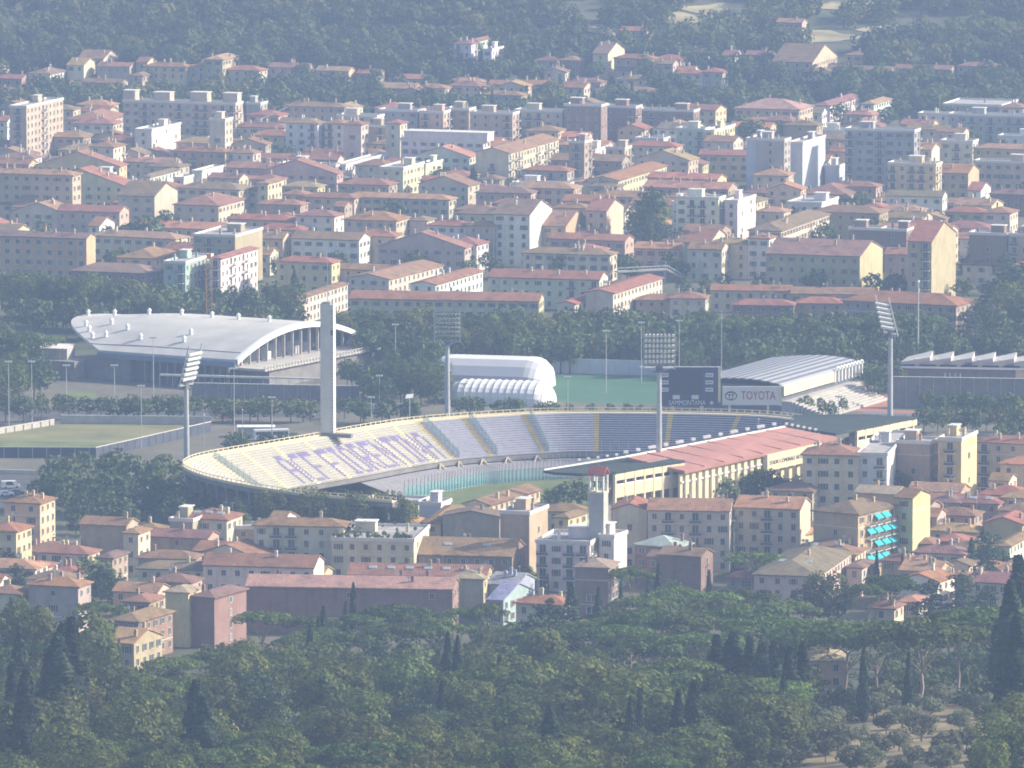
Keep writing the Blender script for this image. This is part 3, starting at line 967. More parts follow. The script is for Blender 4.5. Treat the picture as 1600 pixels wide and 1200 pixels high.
Cc(700, 915, 922, 868, 9, 'pink', 'hip', 'red')
Cc(325, 475, 722, 1072, 12, 'cream', 'hip', 'brown', win_w=1.2, note='long sunlit side above the car sign')
Cc(25, 145, 232, 1128, 11, 'beige', 'gable', 'brown', front='few')
Cc(142, 320, 328, 1132, 12, 'cream', 'hip', 'orange')
Cc(322, 420, 428, 1108, 14, 'white', 'hip', 'brown')
Cc(405, 840, 946, 1190, 14, 'ochre', 'gable', 'brown', side='blank', pitch=0.26, note='long ochre range with orange end wall')
Cc(790, 932, 938, 1068, 14, 'brick', 'flat', front='few')
Cc(932, 1056, 1062, 1072, 14, 'brick', 'flat', front='few')
Cc(1062, 1172, 1285, 1122, 22, 'tan', 'gable', 'red', side='blank', note='tall white flank behind the right floodlight', bal=0.3)
Cc(1345, 1520, 1528, 1092, 17, 'brick', 'flat', front='few')
Cc(1528, 1640, 1650, 1095, 17, 'pink', 'flat', bal=0.5)
Cc(840, 1090, 1098, 1018, 8, 'white', 'hip', 'red')
Cc(1098, 1232, 1240, 1018, 8, 'yellow', 'gabled', front='blank', note='yellow blank gable, right of centre')
Cc(1232, 1412, 1418, 988, 10, 'ochre', 'hip')
Cc(1412, 1535, 1572, 990, 11, 'cream', 'hip')
Cc(1098, 1170, 1282, 1050, 7, 'white', 'flat')
Cc(890, 1000, 1010, 935, 7, 'pink', 'hip')
Cc(1010, 1180, 1188, 935, 7, 'white', 'hip', 'brown')
Cc(1190, 1330, 1350, 945, 7, 'cream', 'hip')
Cc(1440, 1640, 1650, 905, 8, 'brick', 'hip', 'brown')
Cc(740, 850, 856, 985, 9, 'cream', 'gable')
Cc(855, 940, 950, 960, 8, 'white', 'hip')
Cc(1480, 1640, 1650, 640, 10, 'white', 'flat')

# behind the park trees
D_(330, 690, 756, 98, 9, 'brick', 'hip', 'brown', note='low red house left of the crane mast')
D_(760, 858, 985, 52, 13, 'green', 'flat', bal=0.6, note='pale green balcony block beside the crane mast')
D_(985, 1022, 1192, 30, 14, 'white', 'hip', bal=0.4, note='bright white house right of the crane mast')
D_(540, 720, 830, 30, 9, 'cream', 'hip')
D_(1280, 1535, 1562, 50, 11, 'yellow', 'hip', 'red', note='yellow house left of the tower mast')
D_(1536, 1890, 1900, 88, 8, 'cream', 'gable', 'red')
D_(1318, 1366, 1610, 222, 8.5, 'cream', 'gabled', 'brown', pitch=0.2)
E(50, 925, 935, 228, 9, 'beige', 'gable', 'red', yaw=8, depth=12, note='long front wing of the courtyard block')
E(1010, 1090, 1226, 240, 9, 'cream', 'gabled', 'red', pitch=0.25, yaw=20, note='sunlit right wing of the courtyard block')
E(1140, 1268, 1496, 190, 12, 'cream', 'gabled', 'red', pitch=0.2, yaw=20, front='blank', note='sunlit far right wing with blank front')
E(690, 1205, 1215, 128, 10, 'cream', 'gable', 'red', yaw=14, depth=12, bal=0.2, note='rear wing of the courtyard block')
E(330, 446, 665, 150, 9, 'white', 'gabled', 'red', pitch=0.2, yaw=20, note='sunlit inner wing of the courtyard block')
E(40, 230, 480, 125, 8.5, 'cream', 'gabled', 'red', pitch=0.2, yaw=22)
E(1375, 1660, 1670, 225, 8, 'tan', 'hip', 'red', yaw=8)
F(-40, 125, 140, 215, 9, 'cream', 'hip', 'red', yaw=8)
F(250, 532, 540, 247, 8, 'brick', 'hip', 'red', yaw=6)
F(545, 760, 768, 238, 8, 'tan', 'hip', 'red', yaw=6)
F(760, 1286, 1412, 248, 12, 'tan', 'hip', 'red', yaw=24, depth=16, win_w=1.2, note='long range with sunlit white end at right')
F(150, 520, 528, 180, 7, 'beige', 'gable', 'red', yaw=6)
F(522, 900, 908, 196, 7, 'pink', 'gable', 'red', yaw=6)
F(1405, 1482, 1492, 275, 8, 'brick', 'hip', 'brown')
F(1315, 1490, 1555, 62, 7, 'cream', 'gable', 'brown', side='blank')
F(1560, 1640, 1650, 60, 8, 'pink', 'hip', 'orange')

# just before the stadium
P(1254, 1340, 1386, 713, 17, 'cream', 'hip', 'red', yaw=10, depth=13, win_w=1.2, note='left half of the block before the red roof')
P(1340, 1386, 1420, 713, 17, 'white', 'flat', yaw=10, bal=0.95, side='blank', note='bright blank flank under the right floodlight')
F(760, 968, 975, 885, 11, 'cream', 'hip', 'red', yaw=10)
F(1012, 1165, 1206, 888, 18, 'tan', 'flat', front='few')
F(1206, 1310, 1382, 872, 20, 'yellow', 'flat', bal=0.9, side='few', note='yellow tower with bright slit-windowed flank')
F(1382, 1650, 1660, 890, 15, 'beige', 'hip', bal=0.3)
F(1070, 1092, 1156, 1020, 9, 'yellow', 'hip', 'brown')
F(1490, 1650, 1660, 985, 11, 'cream', 'hip', 'orange')
F(1440, 1530, 1540, 1060, 8, 'cream', 'gable', 'brown')
F(415, 620, 675, 1110, 8, 'tan', 'hip', 'brown')
I(1320, 1512, 1708, 72, 7, 'white', 'flat', front='few', side='few', yaw=14, huts=[(0.35, 0.0, 5, 4, 1.4)], note='low white pavilion right of the belfry')

# near town
G(20, 185, 255, 142, 15, 'yellow', 'hip', 'red', note='yellow house with sunlit flank at left edge')
G(-60, 75, 146, 272, 13, 'yellow', 'hip', 'red')
G(370, 585, 640, 246, 12, 'tan', 'gable', 'red', front='blank')
G(600, 640, 690, 280, 11, 'cream', 'hip', 'red')
G(175, 405, 446, 378, 8, 'cream', 'hip', 'red')
G(446, 520, 592, 395, 8, 'tan', 'hip', 'brown')
G(130, 362, 406, 528, 11, 'pink', 'hip', 'red', front='few', note='pink house above the cypress clump')
G(-60, 90, 142, 562, 9, 'cream', 'hip', 'red')
G(132, 262, 270, 602, 6, 'pink', 'hip', 'red')
G(100, 205, 215, 440, 6, 'beige', 'pyramid', 'red')
G(235, 350, 360, 462, 6, 'tan', 'hip', 'red')
G(785, 892, 966, 225, 11, 'tan', 'flat', front='blank', side='few', note='bare tan block under the stand end')
G(845, 1050, 1122, 218, 11, 'cream', 'hip', 'red', skyl=3)
G(968, 1222, 1228, 260, 8, 'orange', 'flat', yaw=8)
G(680, 960, 968, 305, 8, 'tan', 'gable', 'red', front='few')
G(1232, 1302, 1382, 235, 14, 'white', 'gable', 'red', front='blank', side='blank', note='tall white blank gable under the stand')
G(1175, 1592, 1604, 250, 15, 'cream', 'hip', 'red', yaw=8, bal=0.4, note='cream balcony block under the lettered seats')
G(640, 1010, 1020, 452, 9, 'cream', 'hip', 'brown', yaw=10)
G(640, 900, 910, 400, 9, 'tan', 'hip', 'red', yaw=10)
G(1000, 1300, 1310, 470, 8, 'white', 'hip', 'brown', yaw=10)
G(940, 1452, 1500, 440, 11, 'white', 'gable', 'red', yaw=10, side='blank', note='long roof ending in a white gable')
P(385, 707, 712, 922, 11, 'brick', 'gable', 'pale', yaw=6, depth=13, pitch=0.28, front='few', note='long brick range with ribbed tiles by the wood')
G(885, 992, 1140, 578, 12, 'brick', 'hip', 'brown', yaw=26, front='blank', side='few', note='brick corner block with white cornice')
G(765, 872, 882, 555, 13, 'yellow', 'hip', 'pale', front='blank', note='narrow yellow turret above brick wall')
G(505, 640, 800, 690, 9, 'brick', 'hip', 'red', yaw=24)
G(570, 690, 760, 600, 9, 'tan', 'hip', 'red')
G(490, 620, 750, 792, 6, 'tan', 'gable', 'orange', yaw=24)
G(700, 880, 890, 510, 9, 'pink', 'hip', 'brown')
I(-35, 345, 416, 318, 13, 'cream', 'flat', yaw=8, sh='sh_brown', side='few', plants=True, note='roof garden on top, brown shutters')
I(350, 800, 860, 388, 9, 'brick', 'gable', 'red', yaw=10, skyl=2, side='few', note='red roof in front of the roof garden')
I(40, 680, 690, 482, 9, 'tan', 'gable', 'red', yaw=7, skyl=6, depth=12, note='long low roof with a row of skylights')
I(525, 668, 688, 492, 9, 'yellow', 'hip', 'pale', front='blank', yaw=10)
I(572, 692, 930, 150, 8, 'cream', 'gabled', 'red', front='few', yaw=24)
I(395, 470, 570, 232, 10, 'ochre', 'hip', 'red', yaw=10)
I(480, 742, 750, 205, 12, 'tan', 'gabled', 'brown', front='blank', yaw=8, depth=9, pitch=0.2)
I(572, 742, 748, 250, 9, 'ochre', 'hip', 'brown', yaw=8, sh='sh_brown')
I(745, 880, 966, 192, 16, 'tan', 'flat', front='blank', side='few', yaw=20, note='tall bare tan block left of the belfry')
I(840, 1145, 1152, 180, 8, 'cream', 'hip', 'red', yaw=8)
I(998, 1060, 1146, 208, 9, 'yellow', 'hip', 'red', yaw=25)
I(912, 1160, 1240, 330, 12, 'white', 'flat', bal=0.8, yaw=14, huts=[(0.2, 0.1, 7, 5, 2.6)], note='terraced white block below the belfry')
I(1240, 1272, 1332, 300, 13, 'white', 'flat', side='blank', yaw=22)
I(1092, 1245, 1290, 440, 12, 'brick', 'hip', 'pale', yaw=14, front='few', win_w=2.2, note='brick lookout house with open loggia')
I(818, 1045, 1060, 612, 7, 'cream', 'hip', 'red')
I(690, 826, 905, 520, 7, 'blue', 'gable', 'blue', yaw=20)
I(690, 760, 900, 590, 6, 'blue', 'gable', 'blue', yaw=24)
I(180, 360, 366, 235, 8, 'tan', 'hip', 'orange')
I(0, 175, 182, 245, 8, 'white', 'hip', 'red')
I(370, 470, 478, 150, 10, 'net', 'flat', front='blank', side='blank')
I(120, 365, 372, 140, 9, 'grey', 'flat', front='few', note='flat house beside the pale netting')
I(1266, 1424, 1432, 172, 15, 'cream', 'gabled', 'red', yaw=8, front='few', depth=14, note='blank cream gable right of the belfry')
P(1012, 1140, 1148, 800, 15.5, 'cream', 'gable', 'orange', yaw=6, depth=13, bal=0.4, sh='sh_green', note='long balcony front right of the belfry')
P(1148, 1250, 1277, 797, 15.5, 'cream', 'gable', 'orange', yaw=14, depth=13, side='blank', bal=0.3, sh='sh_brown', note='white gable end under the red roof')
I(1370, 1555, 1600, 345, 9, 'brick', 'pyramid', 'green', yaw=30, pitch=0.45, win_w=1.6, note='church with pale green pyramid roof')
I(1425, 1545, 1580, 395, 7, 'brick', 'gable', 'brown', yaw=30)
CHAPEL = J(-90, 105, 155, 388, 8.5, 'brick', 'gable', 'brown', yaw=22, front='blank', side='few', note='chapel with tall cross on its end wall')
J(365, 565, 712, 292, 8, 'yellow', 'hip', 'orange', side='blank', yaw=25)
J(625, 832, 1005, 192, 17, 'ochre', 'hip', 'brown', yaw=32, front='few', awn=True, note='ochre block hung with turquoise awnings')
J(1005, 1085, 1166, 118, 19, 'yellow', 'gable', 'red', side='blank', yaw=30, awn=False, note='bright yellow end wall beside turquoise awnings')
J(820, 1010, 1020, 100, 17, 'ochre', 'gable', 'pale', yaw=20, front='few')
J(350, 642, 800, 480, 9, 'cream', 'hip', 'brown', yaw=14, skyl=2, note='broad brown roof behind the pines')
J(520, 820, 880, 382, 8, 'cream', 'hip', 'red', yaw=14, skyl=2)
J(780, 850, 910, 440, 7, 'cream', 'hip', 'brown')
J(225, 345, 360, 490, 5, 'tan', 'hip', 'red')
J(1090, 1322, 1362, 378, 9, 'cream', 'hip', 'brown')
J(1022, 1158, 1166, 430, 9, 'beige', 'gabled', 'brown', front='blank')
J(940, 1080, 1090, 412, 8, 'tan', 'hip', 'brown')
J(1228, 1345, 1352, 430, 7, 'cream', 'gabled', 'brown', front='few')
J(1165, 1380, 1388, 275, 7, 'beige', 'hip', 'orange')
J(1170, 1370, 1378, 200, 8, 'tan', 'hip', 'brown')
J(1165, 1300, 1308, 140, 8, 'grey', 'hip', 'brown')
J(1300, 1480, 1490, 145, 8, 'tan', 'hip', 'brown', skyl=2)
J(1415, 1592, 1650, 240, 9, 'tan', 'gabled', 'red', front='blank')
J(1500, 1660, 1670, 120, 9, 'cream', 'hip', 'orange')
J(1518, 1535, 1640, 340, 8, 'white', 'hip', 'red')
J(1375, 1470, 1478, 440, 6, 'pink', 'hip', 'red')
J(1470, 1565, 1640, 452, 6, 'tan', 'hip', 'orange')
J(1212, 1340, 1348, 492, 6, 'beige', 'hip', 'red')
J(1420, 1560, 1570, 500, 6, 'beige', 'hip', 'red')
J(1480, 1640, 1650, 180, 8, 'beige', 'hip', 'brown')
J(1060, 1180, 1190, 330, 7, 'tan', 'hip', 'brown')
J(1190, 1330, 1338, 320, 7, 'tan', 'hip', 'red')
J(880, 1000, 1010, 630, 6, 'cream', 'hip', 'red')
J(1020, 1112, 1120, 600, 6, 'tan', 'hip', 'orange')
J(595, 775, 785, 872, 9, 'ochre', 'hip', 'pale', yaw=4, note='shaded villa among the right pines')
G(300, 462, 470, 1036, 5, 'tan', 'pyramid', 'brown', front='blank', yaw=30, note='small pyramid-roofed lodge in the wood')
G(228, 300, 310, 1085, 4, 'tan', 'gable', 'red', front='blank')
G(-40, 45, 50, 850, 6, 'cream', 'hip', 'red', note='half-hidden house in left trees')
G(-60, 150, 160, 1150, 5, 'tan', 'hip', 'red', note='low red roof under the left trees')
# --- small houses that close the gaps between those read off the photograph
random.seed(77)
def filler(n, x0, x1, y0, y1, h0, h1, sd):
    made = 0
    for _ in range(n * 12):
        if made >= n: break
        px, py, h = random.uniform(x0, x1), random.uniform(y0, y1), random.choice((h0, (h0 + h1) / 2, h1))
        q = atH(px, py, h)
        wm = random.uniform(9, 17) if y0 < 200 or y0 > 700 else random.choice((random.uniform(10, 16), random.uniform(16, 34)))
        wpx = wm / (q.y * 1.01 / FPX)
        dp = random.uniform(9, 12)
        cx, cy = q.x - wpx * 0.5 * q.y / FPX, q.y + dp / 2
        rr = 6.5
        if any(abs(fx - cx) < fr + max(rr, wm / 2) - 1 and abs(fy - cy - 0.3 * (cx - fx)) < fr + rr - 1 for fx, fy, fr in FOOT): continue
        bld(px - wpx, px, None, py, h, random.choice(('cream', 'beige', 'white', 'tan', 'pink', 'yellow', 'cream')), random.choice(('hip', 'hip', 'gable', 'gable', 'gabled')), random.choice(('red', 'brown', 'red', 'orange')), yaw=random.uniform(10, 26), depth=dp)
        made += 1
filler(40, -10, 1610, 165, 205, 7, 12, 1)
filler(90, -10, 1610, 205, 300, 7, 12, 2)
filler(60, -10, 1610, 300, 400, 7, 11, 3)
filler(10, 600, 1100, 92, 150, 6, 8, 4)
filler(26, 1440, 1610, 770, 920, 6, 9, 5)
filler(12, -10, 640, 830, 930, 6, 8, 6)
cw_ = [c for c in CHAPEL.children if c.name.startswith('wall')][0]
cx_ = max(v.co.x for v in cw_.data.vertices)
cb_ = MB(); cb_.box(cx_ + 0.02, cx_ + 0.2, -0.22, 0.22, 2.2, 7.6); cb_.box(cx_ + 0.02, cx_ + 0.19, -1.1, 1.1, 5.4, 5.85)
cb_.build('wall_cross', 'sh_brown', CHAPEL)
label_buildings()
# ------------------------------------------------------------------ trees: shared trunks and crowns, unit height
def cards(points, normals, size, jit=0.6):
    n = len(points)
    nr = normals + rng.normal(0, jit, (n, 3))
    nr /= np.linalg.norm(nr, axis=1)[:, None] + 1e-9
    a = rng.normal(0, 1, (n, 3))
    u = np.cross(nr, a); u /= np.linalg.norm(u, axis=1)[:, None] + 1e-9
    w = np.cross(nr, u)
    s = (size * rng.uniform(0.6, 1.35, n))[:, None]
    t = s * rng.uniform(0.55, 1.0, n)[:, None]
    v = np.empty((n, 4, 3))
    v[:, 0] = points - u * s; v[:, 1] = points - w * t; v[:, 2] = points + u * s; v[:, 3] = points + w * t
    return v.reshape(-1, 3)

def quads_mesh(name, v, mat):
    n = len(v) // 4
    me = bpy.data.meshes.new(name)
    me.vertices.add(n * 4)
    me.vertices.foreach_set('co', v.astype(np.float32).ravel())
    me.loops.add(n * 4)
    me.loops.foreach_set('vertex_index', np.arange(n * 4, dtype=np.int32))
    me.polygons.add(n)
    me.polygons.foreach_set('loop_start', np.arange(0, n * 4, 4, dtype=np.int32))
    me.polygons.foreach_set('loop_total', np.full(n, 4, dtype=np.int32))
    me.materials.append(M[mat] if isinstance(mat, str) else mat)
    me.update(calc_edges=True)
    return me

def lobes_cards(lobes, n, size, jit=0.32, up=0.0):
    """leaf cards over the outside of a heap of lobes: (centre, radii)"""
    cs = np.array([l[0] for l in lobes]); rs = np.array([l[1] for l in lobes])
    area = (rs[:, 0] * rs[:, 1] + rs[:, 0] * rs[:, 2] * 2) ** 0.9
    k = rng.choice(len(lobes), int(n * 1.9), p=area / area.sum())
    d = rng.normal(0, 1, (len(k), 3)); d[:, 2] += up
    d /= np.linalg.norm(d, axis=1)[:, None]
    p = cs[k] + d * rs[k] * rng.uniform(0.72, 1.06, (len(k), 1))
    q = ((p[:, None, :] - cs[None]) / rs[None])
    inside = ((q ** 2).sum(2) < 0.45).any(1)
    keep = np.where(~inside)[0][:n]
    return cards(p[keep], d[keep], size, jit)

def crown_broad(seed, w=0.36, zc=0.6, hz=0.38, nl=26, n=2600, size=0.024, rough=1.0):
    r = np.random.default_rng(seed)
    lobes = []
    for _ in range(nl):
        d = r.normal(0, 1, 3); d /= np.linalg.norm(d)
        f = r.uniform(0.45, 0.86)
        c = np.array([d[0] * w * f, d[1] * w * f, zc + d[2] * hz * f])
        q = r.uniform(0.10, 0.18) * rough
        lobes.append((c, np.array([q * 1.15, q * 1.15, q])))
    lobes.append((np.array([0, 0, zc]), np.array([w * 0.6, w * 0.6, hz * 0.65])))
    return lobes_cards(lobes, n, size)

def crown_pine(seed, w=0.44, n=2400):
    r = np.random.default_rng(seed)
    lobes = []
    for _ in range(22):
        a = r.uniform(0, 2 * math.pi); f = math.sqrt(r.uniform(0, 1)) * 0.86
        lobes.append((np.array([math.cos(a) * w * f, math.sin(a) * w * f, 0.87 - 0.13 * f * f + r.uniform(-0.03, 0.025)]), np.array([0.125, 0.125, 0.06]) * r.uniform(0.75, 1.25)))
    return lobes_cards(lobes, n, 0.019, 0.45, up=0.35)

def crown_cypress(seed, rad=0.1, n=1900):
    r = np.random.default_rng(seed)
    z = r.beta(1.15, 1.2, n) * 0.95 + 0.03
    prof = rad * np.clip(np.minimum((z / 0.22) ** 0.6, ((1.0 - z) / 0.72) ** 0.75), 0.02, 1)
    a = r.uniform(0, 2 * math.pi, n)
    rr = prof * (0.82 + 0.2 * np.sin(a * 3 + z * 17 + seed) * 0.6 + r.uniform(-0.1, 0.14, n))
    p = np.stack([np.cos(a) * rr, np.sin(a) * rr, z], 1)
    nr = np.stack([np.cos(a), np.sin(a), np.full(n, 0.35)], 1)
    return cards(p, nr, 0.016, 0.45)

def crown_cedar(seed, n=2200):
    r = np.random.default_rng(seed)
    lobes = []
    for tier in range(7):
        z = 0.28 + tier * 0.1
        R_ = 0.36 * (1 - ((z - 0.25) / 0.85) ** 1.4)
        for _ in range(6):
            a = r.uniform(0, 2 * math.pi); f = r.uniform(0.35, 0.85)
            lobes.append((np.array([math.cos(a) * R_ * f, math.sin(a) * R_ * f, z + r.uniform(-0.02, 0.02)]), np.array([0.12, 0.12, 0.028]) * r.uniform(0.7, 1.2)))
    lobes.append((np.array([0, 0, 0.94]), np.array([0.06, 0.06, 0.07])))
    return lobes_cards(lobes, n, 0.018, 0.5, up=0.3)

def crown_fir(seed, n=2000):
    r = np.random.default_rng(seed)
    z = r.beta(1.0, 1.35, n) * 0.93 + 0.07
    R_ = 0.21 * (1 - z) ** 0.8 * (0.75 + 0.35 * np.abs(np.sin(z * 34)))
    a = r.uniform(0, 2 * math.pi, n)
    rr = R_ * r.uniform(0.55, 1.05, n) + 0.008
    p = np.stack([np.cos(a) * rr, np.sin(a) * rr, z], 1)
    nr = np.stack([np.cos(a), np.sin(a), np.full(n, 0.5)], 1)
    return cards(p, nr, 0.018, 0.5)

def trunk_mesh(seed, top, r0, limbs, lean=0.0, spread=0.25, zs=0.5, mat='bark'):
    r = random.Random(seed)
    b = MB()
    pts = [Vector((0, 0, -0.04))]
    k = 5
    for i in range(1, k + 1):
        f = i / k
        pts.append(Vector((lean * f + r.uniform(-1, 1) * 0.012, r.uniform(-1, 1) * 0.012, top * f)))
    for i in range(k):
        b.bar(pts[i], pts[i + 1], r0 * (1 - 0.12 * i), 0, 6, r0 * (1 - 0.12 * (i + 1)))
    for j in range(limbs):
        a = 2 * math.pi * (j + r.random() * 0.6) / limbs
        p0 = pts[k].lerp(pts[k - 2], r.random())
        b.bar(p0, (p0.x + math.cos(a) * spread, p0.y + math.sin(a) * spread, top + (1 - top) * zs * r.uniform(0.4, 1)), r0 * 0.42, 0, 5, r0 * 0.12)
    return b.mesh('trunk', [mat])

KIND = {}
for i in range(6):
    KIND.setdefault('broad', []).append((quads_mesh('crown', crown_broad(10 + i, w=(0.33, 0.42, 0.37, 0.46, 0.3, 0.4)[i], zc=(0.6, 0.56, 0.6, 0.55, 0.58, 0.6)[i], nl=(26, 14, 34, 18, 16, 40)[i], rough=(1.0, 1.5, 0.8, 1.35, 1.3, 0.75)[i]), 'broad'), trunk_mesh(i, 0.36, 0.022, 6)))
for i in range(3):
    KIND.setdefault('autumn', []).append((quads_mesh('crown', crown_broad(20 + i, w=0.36, rough=1.1), 'autumn'), trunk_mesh(10 + i, 0.36, 0.022, 6)))
for i in range(2):
    KIND.setdefault('tall', []).append((quads_mesh('crown', crown_broad(30 + i, w=0.22, zc=0.56, hz=0.43, nl=30, rough=0.85), 'broad'), trunk_mesh(20 + i, 0.34, 0.017, 5, spread=0.14)))
for i in range(3):
    KIND.setdefault('pine', []).append((quads_mesh('crown', crown_pine(40 + i, w=0.42 + 0.05 * i), 'pine'), trunk_mesh(30 + i, 0.62, 0.018, 7, lean=0.03 * (i - 1), spread=0.27, zs=0.6, mat='palebark')))
for i in range(3):
    KIND.setdefault('cypress', []).append((quads_mesh('crown', crown_cypress(50 + i, rad=0.085 + 0.018 * i), 'cypress'), trunk_mesh(40 + i, 0.2, 0.012, 0)))
for i in range(2):
    KIND.setdefault('cedar', []).append((quads_mesh('crown', crown_cedar(60 + i), 'cedar'), trunk_mesh(50 + i, 0.9, 0.02, 0)))
for i in range(2):
    KIND.setdefault('fir', []).append((quads_mesh('crown', crown_fir(70 + i), 'cypress'), trunk_mesh(60 + i, 0.9, 0.014, 0)))
for i in range(3):
    KIND.setdefault('olive', []).append((quads_mesh('crown', crown_broad(80 + i, w=0.46, zc=0.62, hz=0.36, nl=18, n=1800, size=0.034, rough=1.1), 'olive'), trunk_mesh(70 + i, 0.36, 0.035, 5, spread=0.3)))

TNAME = {'broad': 'broadleaf_tree', 'autumn': 'broadleaf_tree', 'tall': 'broadleaf_tree', 'pine': 'umbrella_pine', 'cypress': 'cypress_tree', 'cedar': 'cedar_tree', 'fir': 'conifer_tree', 'olive': 'olive_tree'}
TWORD = {'broad': 'green broadleaf tree', 'autumn': 'yellowing broadleaf tree', 'tall': 'tall narrow broadleaf tree', 'pine': 'umbrella pine', 'cypress': 'dark slender cypress', 'cedar': 'tiered dark cedar', 'fir': 'dark pointed conifer', 'olive': 'silvery olive tree'}
TREES = []
def tree_at(x, y, h, kind, where, w=1.0, note=None):
    TREES.append((x, y, h, kind, where, w, random.randrange(12), random.uniform(0, 6.28)))
def tree(px, ytop, h, kind, where, w=1.0, note=None):
    p = atH(px, ytop, h)
    return tree_at(p.x, p.y, h, kind, where, w, note)
def clear_of(x, y, r):
    for (fx, fy, fr) in FOOT:
        if abs(fx - x) < fr + r and abs(fy - y) < fr + r:
            return False
    return True
def belt(x0, y0, x1, y1, n, h0, h1, kinds, where, jy=6, check=False, w=1.0):
    for i in range(n):
        f = (i + random.uniform(0.1, 0.9)) / n
        h = random.uniform(h0, h1)
        px, py = x0 + (x1 - x0) * f, y0 + (y1 - y0) * f + random.uniform(-jy, jy)
        p = atH(px, py, h)
        if check and not clear_of(p.x, p.y, h * 0.15): continue
        tree_at(p.x, p.y, h, random.choice(kinds), where, w * random.uniform(0.85, 1.2))

# --- wood on the near slope: named trees first
NW = 'in the near wood'
for (px, yt, h, w) in ((410, 948, 14, 1.15), (480, 956, 13, 1.0), (600, 938, 15, 1.1), (650, 945, 14, 1.0), (330, 1012, 13, 1.0), (265, 1020, 13, 1.1), (215, 1045, 13, 1.1), (290, 1058, 13, 1.1), (205, 1070, 13, 0.9),
                       (985, 882, 13, 0.9), (1000, 925, 16, 1.0), (1060, 912, 16, 1.1), (1110, 918, 16, 1.1), (1165, 915, 15, 1.0), (1225, 932, 16, 1.1), (1020, 945, 17, 1.1), (1080, 950, 17, 1.1), (1140, 945, 17, 1.2),
                       (1200, 955, 18, 1.2), (1255, 963, 18, 1.1), (1320, 962, 20, 1.2), (1372, 970, 19, 1.0), (1440, 962, 20, 1.25), (1500, 948, 20, 1.0), (1560, 940, 21, 1.25), (1395, 892, 15, 1.0), (1355, 905, 14, 0.8),
                       (1040, 1032, 15, 0.9), (370, 1140, 12, 1.0), (430, 1135, 13, 1.0), (345, 1158, 10, 1.0), (760, 938, 14, 0.8), (960, 958, 15, 1.2), (985, 972, 15, 1.2), (940, 966, 14, 1.2), (1010, 985, 15, 1.2), (905, 978, 14, 1.2), (1045, 985, 15, 1.2), (870, 962, 13, 1.1), (975, 945, 15, 1.1), (500, 975, 13, 1.1), (470, 985, 12, 1.1), (540, 985, 13, 1.1), (615, 970, 14, 1.1), (690, 962, 14, 1.1), (1100, 985, 16, 1.2), (1290, 975, 17, 1.1), (1180, 935, 16, 1.2), (1130, 930, 16, 1.2), (720, 945, 13, 0.8), (560, 955, 14, 0.9), (1180, 858, 12, 1.2), (1225, 862, 11, 1.0), (170, 940, 12, 0.9), (150, 935, 11, 0.9)):
    tree(px, yt, h, 'pine', NW, w * (1.15 if px > 900 else 1.0))
for (px, yt, h) in ((552, 908, 16), (540, 938, 12), (484, 975, 15), (497, 960, 13), (893, 908, 19), (935, 915, 16), (1029, 878, 17), (1108, 888, 12), (1013, 898, 9), (505, 945, 15), (306, 1058, 22), (318, 1085, 19), (186, 998, 10), (860, 1098, 19), (1120, 990, 20), (1145, 985, 21), (1172, 992, 20), (1190, 1000, 20), (1210, 1000, 19), (1235, 1005, 19), (1255, 1000, 19), (1160, 1040, 17), (1225, 1045, 17), (1350, 1010, 16), (1420, 1015, 15), (1000, 1075, 17), (985, 1085, 17), (1060, 1075, 20), (1085, 1060, 20),
                    (1592, 868, 30), (1580, 905, 28), (100, 965, 26), (112, 962, 27), (90, 985, 25), (1410, 865, 12), (1370, 858, 11), (1590, 960, 26), (780, 1020, 17), (700, 985, 18), (715, 990, 18), (690, 1060, 16), (560, 1020, 13), (40, 1040, 22), (20, 1030, 22)):
    tree(px, yt, h, 'cypress', NW, random.uniform(1.5, 2.1) if h > 18 else 1.0)
for (px, yt, h) in ((1455, 905, 14), (1505, 892, 16), (1540, 915, 14), (860, 935, 18), (830, 960, 17), (400, 1045, 17), (425, 1070, 16), (30, 985, 20), (590, 1000, 14), (1545, 850, 15), (1518, 840, 13)):
    tree(px, yt, h, random.choice(('cedar', 'fir', 'cedar')), NW, 1.1)
for (px, yt, h, k) in ((1295, 892, 15, 'autumn'), (1270, 900, 13, 'autumn'), (1585, 1080, 13, 'autumn'), (1560, 1110, 12, 'autumn'), (1590, 1130, 12, 'broad'), (130, 958, 20, 'broad'), (60, 950, 20, 'broad'), (25, 930, 20, 'broad'), (1250, 985, 15, 'broad'), (155, 985, 18, 'tall'), (1545, 1150, 11, 'broad')):
    tree(px, yt, h, k, NW)
